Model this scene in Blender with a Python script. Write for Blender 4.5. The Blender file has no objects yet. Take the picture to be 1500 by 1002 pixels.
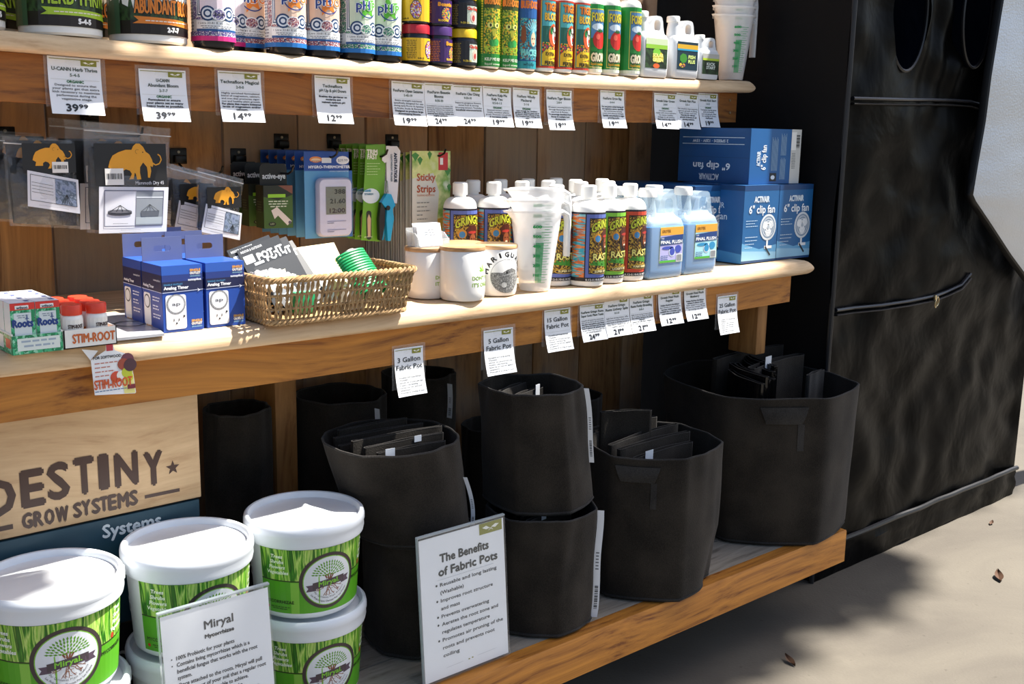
import bpy, bmesh, math, random
from mathutils import Vector, Matrix, noise
from mathutils.geometry import tessellate_polygon
random.seed(7)
C = bpy.context.scene.collection
PI = math.pi
# ---------------------------------------------------------------- camera
CAMH = 1.2
F = 1580.96
MX = ((0.75555091, -0.65484366, 0.01796111), (-0.110678, -0.1546266, -0.98175404), (0.64567267, 0.73977726, -0.18930506))
cam = bpy.data.objects.new('camera', bpy.data.cameras.new('camera')); C.objects.link(cam)
r_, d_, f_ = [Vector(m) for m in MX]
cam.matrix_world = Matrix(((r_.x, -d_.x, -f_.x, 0), (r_.y, -d_.y, -f_.y, 0), (r_.z, -d_.z, -f_.z, CAMH), (0, 0, 0, 1)))
cam.data.sensor_width = 36; cam.data.lens = F / 1500 * 36; cam.data.clip_start = .05
bpy.context.scene.camera = cam
# ---------------------------------------------------------------- light
SUN = Vector((-.50, .20, -1)).normalized()
sc = bpy.context.scene
sc.view_settings.view_transform = 'Standard'; sc.view_settings.look = 'None'
sc.view_settings.gamma = 1; sc.view_settings.use_curve_mapping = False
sc.view_settings.exposure = 0.12
w = bpy.data.worlds.new('world'); sc.world = w; w.use_nodes = True
wn = w.node_tree.nodes; wl = w.node_tree.links; wn.clear()
sky = wn.new('ShaderNodeTexSky'); sky.sky_type = 'NISHITA'; sky.sun_disc = False
sky.sun_elevation = math.radians(61); sky.sun_rotation = math.radians(110); sky.air_density = 1.0; sky.dust_density = 2.5; sky.ozone_density = 1.0
bg = wn.new('ShaderNodeBackground'); bg.inputs['Strength'].default_value = 0.17
wo = wn.new('ShaderNodeOutputWorld'); wl.new(sky.outputs[0], bg.inputs[0]); wl.new(bg.outputs[0], wo.inputs[0])
sl = bpy.data.lights.new('sun', 'SUN'); sl.energy = 14.0; sl.angle = math.radians(.9); sl.color = (1, .95, .87)
so = bpy.data.objects.new('sun', sl); C.objects.link(so); so.rotation_euler = SUN.to_track_quat('-Z', 'Y').to_euler(); so.location = (3, -2, 6)

# ---------------------------------------------------------------- helpers: rays from pixels
def ray(px, py):
    a, b = (px - 750) / F, (py - 501) / F
    return Vector((a * r_.x + b * d_.x + f_.x, a * r_.y + b * d_.y + f_.y, a * r_.z + b * d_.z + f_.z))
def onY(px, py, Y):
    r = ray(px, py); t = Y / r.y; return Vector((r.x * t, Y, r.z * t + CAMH))
def onZ(px, py, Z):
    r = ray(px, py); t = (Z - CAMH) / r.z; return Vector((r.x * t, r.y * t, Z))
def onX(px, py, X):
    r = ray(px, py); t = X / r.x; return Vector((X, r.y * t, r.z * t + CAMH))
def xpx(p):
    v = Vector(p) - Vector((0, 0, CAMH)); return 750 + F * v.dot(r_) / v.dot(f_)
def ypx(p):
    v = Vector(p) - Vector((0, 0, CAMH)); return 501 + F * v.dot(d_) / v.dot(f_)
def ZM(X): return .880 + .011 * ((X - .95) / 1.48) ** 2       # top of the middle shelf (slightly sagged)
def ZU(X): return 1.336 + .012 * ((X - 1.35) / .95) ** 2      # top of the upper shelf
ZT = .20
def x_for_right(px, Y, r, z):      # X of an upright cylinder whose right silhouette falls at px
    X = 1.5
    for _ in range(20):
        def e(X): return max(xpx((X + r * math.cos(a * PI / 24), Y + r * math.sin(a * PI / 24), z)) for a in range(-24, 12)) - px
        v = e(X); X -= v / ((e(X + .001) - v) / .001)
    return X
# ---------------------------------------------------------------- materials
MATS = {}
def hexc(h):
    h = h.lstrip('#'); c = [int(h[i:i + 2], 16) / 255 for i in (0, 2, 4)]
    return tuple([(x / 12.92 if x <= .04045 else ((x + .055) / 1.055) ** 2.4) for x in c]) + (1,)
def newmat(name):
    m = bpy.data.materials.new(name); m.use_nodes = True
    n = m.node_tree.nodes; return m, n, m.node_tree.links, n['Principled BSDF']
def N(n, t, **kw):
    o = n.new(t)
    for k, v in kw.items():
        if k in o.inputs: o.inputs[k].default_value = v
        else: setattr(o, k, v)
    return o
def mat(col, rough=.45, metal=0, bump=0, bscale=200, var=.06, sss=0, coat=0, name=None):
    """plain procedural surface: colour slightly mottled by noise"""
    key = (col, rough, metal, bump, bscale, var, coat)
    if key in MATS: return MATS[key]
    m, n, l, b = newmat(name or 'surface_' + col.strip('#'))
    c = hexc(col); b.inputs['Roughness'].default_value = rough; b.inputs['Metallic'].default_value = metal
    if coat: b.inputs['Coat Weight'].default_value = coat; b.inputs['Coat Roughness'].default_value = .08
    tc = N(n, 'ShaderNodeTexCoord'); no = N(n, 'ShaderNodeTexNoise', Scale=18.0, Detail=4.0)
    l.new(tc.outputs['Object'], no.inputs['Vector'])
    rp = N(n, 'ShaderNodeValToRGB'); l.new(no.outputs['Fac'], rp.inputs[0])
    rp.color_ramp.elements[0].position = .3; rp.color_ramp.elements[1].position = .7
    rp.color_ramp.elements[0].color = tuple(x * (1 - var) for x in c[:3]) + (1,)
    rp.color_ramp.elements[1].color = tuple(min(1, x * (1 + var)) for x in c[:3]) + (1,)
    l.new(rp.outputs[0], b.inputs['Base Color'])
    if bump:
        n2 = N(n, 'ShaderNodeTexNoise', Scale=float(bscale), Detail=5.0); l.new(tc.outputs['Object'], n2.inputs['Vector'])
        bp = N(n, 'ShaderNodeBump', Strength=bump, Distance=.004); l.new(n2.outputs['Fac'], bp.inputs['Height']); l.new(bp.outputs[0], b.inputs['Normal'])
    MATS[key] = m; return m
def pattern(name, cols, scale=400, stretch=(1, 1), rough=.4, kind='VORONOI', detail=3, distort=0):
    """printed artwork that is too fine to draw: coloured cells or streaks in label coordinates"""
    key = ('pat', name)
    if key in MATS: return MATS[key]
    m, n, l, b = newmat('print_' + name); b.inputs['Roughness'].default_value = rough
    uv = N(n, 'ShaderNodeUVMap'); mp = N(n, 'ShaderNodeMapping'); mp.inputs['Scale'].default_value = (stretch[0], stretch[1], 1)
    l.new(uv.outputs[0], mp.inputs[0])
    if kind == 'VORONOI':
        t = N(n, 'ShaderNodeTexVoronoi', Scale=float(scale)); l.new(mp.outputs[0], t.inputs['Vector'])
        s = N(n, 'ShaderNodeSeparateColor'); l.new(t.outputs['Color'], s.inputs[0]); src = s.outputs[0]
    else:
        t = N(n, 'ShaderNodeTexNoise', Scale=float(scale), Detail=float(detail), Distortion=float(distort)); l.new(mp.outputs[0], t.inputs['Vector']); src = t.outputs['Fac']
    rp = N(n, 'ShaderNodeValToRGB'); e = rp.color_ramp.elements
    k = len(cols); lo, hi = (0, 1) if kind == 'VORONOI' else (.3, .7)
    e[0].position = lo; e[0].color = hexc(cols[0]); e[1].position = hi; e[1].color = hexc(cols[-1])
    for i in range(1, k - 1):
        x = e.new(lo + (hi - lo) * i / (k - 1)); x.color = hexc(cols[i])
    if kind == 'VORONOI': rp.color_ramp.interpolation = 'CONSTANT'
    l.new(src, rp.inputs[0]); l.new(rp.outputs[0], b.inputs['Base Color'])
    MATS[key] = m; return m
def wood(name, c1, c2, axis='X', grain=26, rough=.75, knots=True, grey=None, greyamt=.0, bump=.35, kscale=3.2, knotc='#3a2010', dark=.35):
    key = ('wood', name)
    if key in MATS: return MATS[key]
    m, n, l, b = newmat('wood_' + name); b.inputs['Roughness'].default_value = rough
    tc = N(n, 'ShaderNodeTexCoord'); oi = N(n, 'ShaderNodeObjectInfo')
    mu = N(n, 'ShaderNodeMath', operation='MULTIPLY'); mu.inputs[1].default_value = 37.0; l.new(oi.outputs['Random'], mu.inputs[0])
    ad = N(n, 'ShaderNodeVectorMath', operation='ADD'); l.new(tc.outputs['Object'], ad.inputs[0]); l.new(mu.outputs[0], ad.inputs[1])
    mp = N(n, 'ShaderNodeMapping'); s = [1.0, 1.0, 1.0]; s['XYZ'.index(axis)] = .06; mp.inputs['Scale'].default_value = s
    l.new(ad.outputs[0], mp.inputs[0])
    # slow waviness so the grain bends
    wn_ = N(n, 'ShaderNodeTexNoise', Scale=1.6, Detail=2.0); l.new(ad.outputs[0], wn_.inputs['Vector'])
    sc_ = N(n, 'ShaderNodeVectorMath', operation='SCALE'); sc_.inputs['Scale'].default_value = .10; l.new(wn_.outputs['Color'], sc_.inputs[0])
    a2 = N(n, 'ShaderNodeVectorMath', operation='ADD'); l.new(mp.outputs[0], a2.inputs[0]); l.new(sc_.outputs[0], a2.inputs[1])
    g = N(n, 'ShaderNodeTexNoise', Scale=float(grain) * 2, Detail=8.0, Roughness=.65); l.new(a2.outputs[0], g.inputs['Vector'])
    rp = N(n, 'ShaderNodeValToRGB'); l.new(g.outputs['Fac'], rp.inputs[0]); e = rp.color_ramp.elements
    e[0].position = .32; e[0].color = hexc(c1); e[1].position = .68; e[1].color = hexc(c2)
    x = e.new(.45); a, bb = hexc(c1), hexc(c2); x.color = tuple(a[i] * .45 + bb[i] * .55 for i in range(4))
    col = rp.outputs[0]
    big = N(n, 'ShaderNodeTexNoise', Scale=3.0, Detail=3.0); l.new(ad.outputs[0], big.inputs['Vector'])
    if grey:
        mr = N(n, 'ShaderNodeMapRange'); mr.inputs['From Min'].default_value = .62 - greyamt * .4; mr.inputs['From Max'].default_value = .80 - greyamt * .4
        l.new(big.outputs['Fac'], mr.inputs[0])
        mx = N(n, 'ShaderNodeMix', data_type='RGBA'); l.new(mr.outputs[0], mx.inputs[0]); l.new(col, mx.inputs[6])
        gm = N(n, 'ShaderNodeMix', data_type='RGBA'); gm.inputs[0].default_value = .7; l.new(col, gm.inputs[6]); gm.inputs[7].default_value = hexc(grey)
        l.new(gm.outputs[2], mx.inputs[7]); col = mx.outputs[2]
    hs = N(n, 'ShaderNodeHueSaturation'); l.new(col, hs.inputs['Color'])
    mr2 = N(n, 'ShaderNodeMapRange'); mr2.inputs['To Min'].default_value = 1 - dark; mr2.inputs['To Max'].default_value = 1.15; l.new(oi.outputs['Random'], mr2.inputs[0]); l.new(mr2.outputs[0], hs.inputs['Value'])
    col = hs.outputs[0]
    if knots:
        m3 = N(n, 'ShaderNodeMapping'); s3 = [1.0, 1.0, 1.0]; s3['XYZ'.index(axis)] = .5; m3.inputs['Scale'].default_value = s3; l.new(ad.outputs[0], m3.inputs[0])
        v = N(n, 'ShaderNodeTexVoronoi', Scale=float(kscale) * 2); l.new(m3.outputs[0], v.inputs['Vector'])
        nn = N(n, 'ShaderNodeTexNoise', Scale=60.0, Detail=3.0); l.new(ad.outputs[0], nn.inputs['Vector'])
        add = N(n, 'ShaderNodeMath', operation='MULTIPLY_ADD'); l.new(nn.outputs['Fac'], add.inputs[0]); add.inputs[1].default_value = .10; l.new(v.outputs['Distance'], add.inputs[2])
        k = N(n, 'ShaderNodeMapRange'); k.inputs['From Min'].default_value = .10; k.inputs['From Max'].default_value = .17
        k.inputs['To Min'].default_value = .8; k.inputs['To Max'].default_value = 0; l.new(add.outputs[0], k.inputs[0])
        mk = N(n, 'ShaderNodeMix', data_type='RGBA'); l.new(k.outputs[0], mk.inputs[0]); l.new(col, mk.inputs[6]); mk.inputs[7].default_value = hexc(knotc); col = mk.outputs[2]
    l.new(col, b.inputs['Base Color'])
    bp = N(n, 'ShaderNodeBump', Strength=bump, Distance=.003); l.new(g.outputs['Fac'], bp.inputs['Height']); l.new(bp.outputs[0], b.inputs['Normal'])
    MATS[key] = m; return m
def film(name, col='#ffffff', alpha=.15, rough=.15, bump=0, bscale=60, trans='#ffffff'):
    """thin clear or frosted plastic"""
    key = ('film', name)
    if key in MATS: return MATS[key]
    m, n, l, b = newmat('film_' + name); b.inputs['Base Color'].default_value = hexc(col); b.inputs['Roughness'].default_value = rough
    t = N(n, 'ShaderNodeBsdfTransparent'); t.inputs[0].default_value = hexc(trans)
    mx = N(n, 'ShaderNodeMixShader')
    fr = N(n, 'ShaderNodeLayerWeight', Blend=.35); mr = N(n, 'ShaderNodeMapRange'); mr.inputs['To Min'].default_value = alpha; mr.inputs['To Max'].default_value = min(1, alpha * 1.6 + .04)
    l.new(fr.outputs['Facing'], mr.inputs[0]); l.new(mr.outputs[0], mx.inputs[0])
    l.new(t.outputs[0], mx.inputs[1]); l.new(b.outputs[0], mx.inputs[2])
    gl = N(n, 'ShaderNodeBsdfGlossy', Roughness=max(.08, rough)); lw = N(n, 'ShaderNodeLayerWeight', Blend=.5); pw = N(n, 'ShaderNodeMath', operation='POWER'); pw.inputs[1].default_value = 4.5; l.new(lw.outputs['Facing'], pw.inputs[0]); ma = N(n, 'ShaderNodeMath', operation='MULTIPLY_ADD'); l.new(pw.outputs[0], ma.inputs[0]); ma.inputs[1].default_value = .6; ma.inputs[2].default_value = .03; m2 = N(n, 'ShaderNodeMixShader')
    l.new(ma.outputs[0], m2.inputs[0]); l.new(mx.outputs[0], m2.inputs[1]); l.new(gl.outputs[0], m2.inputs[2]); l.new(m2.outputs[0], n['Material Output'].inputs[0])
    if bump:
        tc = N(n, 'ShaderNodeTexCoord'); no = N(n, 'ShaderNodeTexNoise', Scale=float(bscale), Detail=3.0, Distortion=1.5); l.new(tc.outputs['Object'], no.inputs['Vector'])
        bp = N(n, 'ShaderNodeBump', Strength=bump, Distance=.01); l.new(no.outputs['Fac'], bp.inputs['Height']); l.new(bp.outputs[0], b.inputs['Normal']); l.new(bp.outputs[0], gl.inputs['Normal']); l.new(bp.outputs[0], lw.inputs['Normal'])
    MATS[key] = m; return m
# ---------------------------------------------------------------- objects
def tag(o, label=None, cat=None, group=None, kind=None):
    for k, v in (('label', label), ('category', cat), ('group', group), ('kind', kind)):
        if v: o[k] = v
    return o
def thing(name, label, cat, loc=(0, 0, 0), rz=0, group=None, kind=None):
    o = bpy.data.objects.new(name, None); C.objects.link(o); o.location = loc; o.rotation_euler = (0, 0, rz); o.empty_display_size = .05
    return tag(o, label, cat, group, kind)
def copy_tree(o, parent=None):
    c = o.copy(); C.objects.link(c)
    if parent is not None: c.parent = parent
    for ch in o.children: copy_tree(ch, c)
    return c
def rename_copy(o, loc, rz=0, label=None, group=None):
    c = copy_tree(o); c.location = loc; c.rotation_euler = (0, 0, rz)
    if label: c['label'] = label
    if group: c['group'] = group
    return c
class MB:
    def __init__(s): s.v = []; s.f = []; s.m = []; s.mats = []
    def mi(s, m):
        if m not in s.mats: s.mats.append(m)
        return s.mats.index(m)
    def add(s, vs, fs, m=None):
        o = len(s.v); s.v += [tuple(v) for v in vs]; k = s.mi(m) if m else 0
        for f in fs: s.f.append(tuple(i + o for i in f)); s.m.append(k)
        return s
    def box(s, x0, x1, y0, y1, z0, z1, c=0, m=None):
        if c <= 0:
            vs = [(x, y, z) for x in (x0, x1) for y in (y0, y1) for z in (z0, z1)]
            return s.add(vs, [(0, 1, 3, 2), (4, 6, 7, 5), (0, 4, 5, 1), (2, 3, 7, 6), (0, 2, 6, 4), (1, 5, 7, 3)], m)
        c = min(c, abs(x1 - x0) * .49, abs(y1 - y0) * .49, abs(z1 - z0) * .49)
        bm = bmesh.new(); bmesh.ops.create_cube(bm, size=1)
        for v in bm.verts:
            v.co = Vector(((x0 + x1) / 2 + v.co.x * (x1 - x0), (y0 + y1) / 2 + v.co.y * (y1 - y0), (z0 + z1) / 2 + v.co.z * (z1 - z0)))
        bmesh.ops.bevel(bm, geom=bm.edges[:], offset=c, segments=2, affect='EDGES', profile=.5)
        bm.verts.index_update(); vs = [v.co[:] for v in bm.verts]; fs = [[v.index for v in f.verts] for f in bm.faces]; bm.free()
        return s.add(vs, fs, m)
    def lathe(s, prof, n=32, cx=0, cy=0, m=None, rf=None, closed=False):
        vs = []
        for r, z in prof:
            for i in range(n):
                a = 2 * PI * i / n; k = rf(a, z) if rf else 1
                vs.append((cx + r * k * math.cos(a), cy + r * k * math.sin(a), z))
        fs = []; L = len(prof)
        for j in range(L - 1):
            for i in range(n):
                fs.append((j * n + i, j * n + (i + 1) % n, (j + 1) * n + (i + 1) % n, (j + 1) * n + i))
        if not closed:
            if prof[0][0] > 1e-6: fs.append(tuple(range(n - 1, -1, -1)))
            if prof[-1][0] > 1e-6: fs.append(tuple((L - 1) * n + i for i in range(n)))
        return s.add(vs, fs, m)
    def tube(s, pts, r, n=8, m=None, closed=False, flat=None):
        pts = [Vector(p) for p in pts]; K = len(pts); vs = []; up = Vector((0, 0, 1)); prev = None
        for i, p in enumerate(pts):
            a = pts[(i - 1) % K] if (closed or i) else p; b = pts[(i + 1) % K] if (closed or i < K - 1) else p
            t = (b - a).normalized()
            if prev is None:
                nn = t.cross(up); nn = nn if nn.length > 1e-3 else t.cross(Vector((1, 0, 0)))
            else: nn = prev - t * prev.dot(t)
            nn.normalize(); prev = nn; bb = t.cross(nn)
            rr = r[i] if isinstance(r, (list, tuple)) else r
            for k in range(n):
                q = 2 * PI * k / n; f1, f2 = flat if flat else (1, 1)
                vs.append(p + nn * math.cos(q) * rr * f1 + bb * math.sin(q) * rr * f2)
        fs = []
        for i in range(K if closed else K - 1):
            for k in range(n):
                a = i * n + k; b = i * n + (k + 1) % n; c = ((i + 1) % K) * n
                fs.append((a, b, c + (k + 1) % n, c + k))
        if not closed: fs += [tuple(range(n - 1, -1, -1)), tuple((K - 1) * n + k for k in range(n))]
        return s.add(vs, fs, m)
    def prism(s, pts, y0, y1, m=None, axis='Y'):
        """polygon in the xz plane, thick along y (or in yz, thick along x)"""
        n = len(pts); g = (lambda p, y: (p[0], y, p[1])) if axis == 'Y' else ((lambda p, y: (y, p[0], p[1])) if axis == 'X' else (lambda p, y: (p[0], p[1], y)))
        vs = [g(p, y0) for p in pts] + [g(p, y1) for p in pts]
        tr = tessellate_polygon([[Vector((p[0], p[1], 0)) for p in pts]])
        fs = [tuple(t) for t in tr] + [tuple(i + n for i in reversed(t)) for t in tr]
        fs += [(i, (i + 1) % n, (i + 1) % n + n, i + n) for i in range(n)]
        return s.add(vs, fs, m)
    def grid(s, fn, nu, nv, m=None):
        vs = [fn(i / nu, j / nv) for j in range(nv + 1) for i in range(nu + 1)]
        fs = [(j * (nu + 1) + i, j * (nu + 1) + i + 1, (j + 1) * (nu + 1) + i + 1, (j + 1) * (nu + 1) + i) for j in range(nv) for i in range(nu)]
        return s.add(vs, fs, m)
    def loft(s, rings, m=None, cap=True):
        n = len(rings[0]); vs = [p for r in rings for p in r]; fs = []
        for j in range(len(rings) - 1):
            for i in range(n): fs.append((j * n + i, j * n + (i + 1) % n, (j + 1) * n + (i + 1) % n, (j + 1) * n + i))
        if cap: fs += [tuple(range(n - 1, -1, -1)), tuple((len(rings) - 1) * n + i for i in range(n))]
        return s.add(vs, fs, m)
    def build(s, name, m=None, parent=None, smooth=True, loc=None, rot=None, fix=True, label=None):
        me = bpy.data.meshes.new(name); me.from_pydata(s.v, [], s.f); me.update()
        if s.mats and any(s.mats):
            for x in s.mats: me.materials.append(x)
            me.polygons.foreach_set('material_index', s.m)
        elif m: me.materials.append(m)
        if fix:
            bm = bmesh.new(); bm.from_mesh(me); bmesh.ops.recalc_face_normals(bm, faces=bm.faces); bm.to_mesh(me); bm.free()
        if smooth:
            me.polygons.foreach_set('use_smooth', [True] * len(me.polygons))
            try: me.set_sharp_from_angle(angle=math.radians(38))
            except Exception: pass
        o = bpy.data.objects.new(name, me); C.objects.link(o)
        if parent is not None: o.parent = parent
        if loc: o.location = loc
        if rot: o.rotation_euler = rot
        if label: o['label'] = label
        return o
def rrect(w, d, r, n=4, cx=0, cy=0):
    p = []
    for k, (sx, sy) in enumerate(((1, 1), (-1, 1), (-1, -1), (1, -1))):
        for i in range(n + 1):
            a = PI / 2 * k + PI / 2 * i / n; p.append((cx + sx * (w / 2 - r) + r * math.cos(a), cy + sy * (d / 2 - r) + r * math.sin(a)))
    return p
# ---------------------------------------------------------------- flat print: text and shapes laid on a surface
TXT = {}
def text_polys(s):
    if s in TXT: return TXT[s]
    cu = bpy.data.curves.new('t', 'FONT'); cu.body = s; cu.size = 1; cu.resolution_u = 2
    o = bpy.data.objects.new('t', cu); C.objects.link(o)
    dg = bpy.context.evaluated_depsgraph_get(); ev = o.evaluated_get(dg); me = ev.to_mesh()
    P = [tuple(v.co[:2]) for v in me.vertices]; ps = [[P[i] for i in f.vertices] for f in me.polygons]; ev.to_mesh_clear()
    bpy.data.objects.remove(o); bpy.data.curves.remove(cu)
    xs = [x for p in ps for x, y in p] or [0]
    TXT[s] = (ps, min(xs), max(xs)); return TXT[s]
def clip_poly(p, ax, lim, keep_less):
    out = []; n = len(p)
    for i in range(n):
        a, b = p[i], p[(i + 1) % n]; ia = (a[ax] <= lim) == keep_less; ib = (b[ax] <= lim) == keep_less
        if ia: out.append(a)
        if ia != ib:
            t = (lim - a[ax]) / (b[ax] - a[ax]); out.append((a[0] + (b[0] - a[0]) * t, a[1] + (b[1] - a[1]) * t))
    return out
class Art:
    def __init__(s): s.p = []
    def poly(s, pts, c, l=1, convex=False):
        pts = [tuple(p) for p in pts]
        if convex or len(pts) <= 4: s.p.append((pts, c, l))
        else:
            for t in tessellate_polygon([[Vector((x, y, 0)) for x, y in pts]]): s.p.append(([pts[i] for i in t], c, l))
        return s
    def rect(s, x0, y0, x1, y1, c, l=1): return s.poly([(x0, y0), (x1, y0), (x1, y1), (x0, y1)], c, l)
    def ell(s, x, y, rx, ry, c, l=1, n=20, a0=0): return s.poly([(x + rx * math.cos(a0 + 2 * PI * i / n), y + ry * math.sin(a0 + 2 * PI * i / n)) for i in range(n)], c, l, True)
    def ring(s, x, y, r, w, c, l=1, n=28, a0=0, a1=2 * PI):
        for i in range(n):
            a, b = a0 + (a1 - a0) * i / n, a0 + (a1 - a0) * (i + 1) / n
            s.poly([(x + r * math.cos(a), y + r * math.sin(a)), (x + r * math.cos(b), y + r * math.sin(b)), (x + (r - w) * math.cos(b), y + (r - w) * math.sin(b)), (x + (r - w) * math.cos(a), y + (r - w) * math.sin(a))], c, l)
        return s
    def line(s, x0, y0, x1, y1, w, c, l=1):
        d = math.hypot(x1 - x0, y1 - y0) or 1; nx, ny = -(y1 - y0) / d * w / 2, (x1 - x0) / d * w / 2
        return s.poly([(x0 + nx, y0 + ny), (x1 + nx, y1 + ny), (x1 - nx, y1 - ny), (x0 - nx, y0 - ny)], c, l)
    def text(s, t, x, y, h, c, l=2, al='c', w=None, rot=0, bold=0, warp=None, slant=0):
        """h is the cap height"""
        ps, a, b = text_polys(t); k = h / .70; kx = k
        if w: kx = w / max(b - a, 1e-6)
        W = (b - a) * kx; ox = x - (W / 2 if al == 'c' else (W if al == 'r' else 0)); cr, sr = math.cos(rot), math.sin(rot)
        offs = [(0, 0)] if not bold else [(-bold, 0), (bold, 0), (0, bold), (0, -bold)]
        for kk, (dx, dy) in enumerate(offs):
            for p in ps:
                q = []
                for u, v in p:
                    X = ox + (u - a) * kx + dx; Y = y + v * k + dy
                    X += slant * (Y - y)
                    if rot: X, Y = x + (X - x) * cr - (Y - y) * sr, y + (X - x) * sr + (Y - y) * cr
                    if warp: X, Y = warp(X, Y)
                    q.append((X, Y))
                s.p.append((q, c, l + kk * .22))
        return s
    def lines(s, x, y, w, rows, dy, c, l=1, th=.4, al='c', seed=0):
        """rows of unreadably small text as broken dashes"""
        rn = random.Random(seed)
        for i in range(rows):
            ww = w * rn.uniform(.7, 1); X = x - ww / 2 if al == 'c' else x; e = X + ww; yy = y - i * dy
            while X < e:
                q = min(e, X + dy * rn.uniform(.8, 2.2)); s.rect(X, yy, q, yy + dy * th, c, l); X = q + dy * .35
        return s
    def build(s, name, surf, parent, du=None, dv=None, clip=None, base=.0003, step=.00022, label=None):
        mb = {}; mats = []; V = []; Fc = []; MI = []; UV = []
        for p, c, l in s.p:
            qs = [p]
            if clip:
                for ax, lim, kl in ((0, clip[0], False), (0, clip[2], True), (1, clip[1], False), (1, clip[3], True)):
                    qs = [r for r in (clip_poly(q, ax, lim, kl) for q in qs) if len(r) >= 3]
            for ax, st in ((0, du), (1, dv)):
                if not st: continue
                nq = []
                for q in qs:
                    lo = min(v[ax] for v in q); hi = max(v[ax] for v in q)
                    if hi - lo < st * 1.1: nq.append(q); continue
                    k = math.floor(lo / st) + 1; rest = q
                    while k * st < hi - 1e-9:
                        a = clip_poly(rest, ax, k * st, True); rest = clip_poly(rest, ax, k * st, False)
                        if len(a) >= 3: nq.append(a)
                        if len(rest) < 3: break
                        k += 1
                    if len(rest) >= 3: nq.append(rest)
                qs = nq
            m = c if not isinstance(c, str) else mat(c, .42, var=.03)
            if m.name not in mb: mb[m.name] = len(mats); mats.append(m)
            for q in qs:
                o = len(V); off = base + step * l
                A = sum(q[i][0] * q[(i + 1) % len(q)][1] - q[(i + 1) % len(q)][0] * q[i][1] for i in range(len(q)))
                if abs(A) < 1e-12: continue
                if A < 0: q = q[::-1]
                for u, v in q: V.append(surf(u, v, off)); UV.append((u, v))
                Fc.append(tuple(range(o, o + len(q)))); MI.append(mb[m.name])
        me = bpy.data.meshes.new(name); me.from_pydata([tuple(v) for v in V], [], Fc); me.update()
        for m in mats: me.materials.append(m)
        me.polygons.foreach_set('material_index', MI)
        ul = me.uv_layers.new(name='UVMap')
        for lp in me.loops: ul.data[lp.index].uv = UV[lp.vertex_index]
        o = bpy.data.objects.new(name, me); C.objects.link(o)
        if parent is not None: o.parent = parent
        if label: o['label'] = label
        return o
def S_front(x0=0, y0=0, z0=0): return lambda u, v, o: (x0 + u, y0 - o, z0 + v)          # faces -y
def S_left(x0=0, y0=0, z0=0): return lambda u, v, o: (x0 - o, y0 - u, z0 + v)            # faces -x, u runs towards the viewer
def S_top(x0=0, y0=0, z0=0): return lambda u, v, o: (x0 + u, y0 + v, z0 + o)
def S_cyl(r0, r1=None, h=1, z0=0, ang=0):
    r1 = r0 if r1 is None else r1
    def f(u, v, o):
        r = r0 + (r1 - r0) * v / h; a = -PI / 2 + ang + u / r0; return ((r + o) * math.cos(a), (r + o) * math.sin(a), z0 + v)
    return f
# ================================================================ SETTING
FZ = -.03
def concrete():
    m, n, l, b = newmat('concrete'); b.inputs['Roughness'].default_value = .85
    tc = N(n, 'ShaderNodeTexCoord'); a = N(n, 'ShaderNodeTexNoise', Scale=2.2, Detail=8.0, Roughness=.6, Distortion=.6); l.new(tc.outputs['Object'], a.inputs['Vector'])
    rp = N(n, 'ShaderNodeValToRGB'); l.new(a.outputs['Fac'], rp.inputs[0]); e = rp.color_ramp.elements
    e[0].position = .3; e[0].color = hexc('#504a42'); e[1].position = .72; e[1].color = hexc('#645e53')
    v = N(n, 'ShaderNodeTexNoise', Scale=55.0, Detail=4.0); l.new(tc.outputs['Object'], v.inputs['Vector'])
    mr = N(n, 'ShaderNodeMapRange'); mr.inputs['From Min'].default_value = .68; mr.inputs['From Max'].default_value = .75; mr.inputs['To Max'].default_value = .35; l.new(v.outputs['Fac'], mr.inputs[0])
    mx = N(n, 'ShaderNodeMix', data_type='RGBA'); l.new(mr.outputs[0], mx.inputs[0]); l.new(rp.outputs[0], mx.inputs[6]); mx.inputs[7].default_value = hexc('#352f26')
    l.new(mx.outputs[2], b.inputs['Base Color'])
    n2 = N(n, 'ShaderNodeTexNoise', Scale=140.0, Detail=4.0); l.new(tc.outputs['Object'], n2.inputs['Vector'])
    bp = N(n, 'ShaderNodeBump', Strength=.25, Distance=.003); l.new(n2.outputs['Fac'], bp.inputs['Height']); l.new(bp.outputs[0], b.inputs['Normal'])
    return m
MB().box(-12, 14, -12, 14, FZ - .2, FZ).build('floor', concrete(), smooth=False)['kind'] = 'structure'
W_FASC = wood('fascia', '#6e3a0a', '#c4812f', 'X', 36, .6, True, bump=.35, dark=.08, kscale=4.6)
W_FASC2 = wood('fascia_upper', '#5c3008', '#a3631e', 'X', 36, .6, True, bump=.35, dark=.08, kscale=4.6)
W_NOSE = wood('shelf_board', '#b3906a', '#dec19b', 'X', 34, .7, True, bump=.3, kscale=2.2, dark=.1)
W_DECK = wood('tray_deck', '#6d6457', '#a39a8c', 'X', 34, .85, True, bump=.5, dark=.15)
W_WALL = wood('wall_plank', '#85572c', '#d09a5e', 'Z', 34, .75, True, grey='#b5aa9b', greyamt=.55, bump=.45, dark=.4, kscale=2.0)
W_LEG = wood('leg', '#7d5023', '#b07f47', 'Z', 28, .65, True, bump=.25, dark=.1)
W_PLY = wood('plywood', '#a5835c', '#cdae86', 'X', 22, .6, False, bump=.12, dark=.04)
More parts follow.
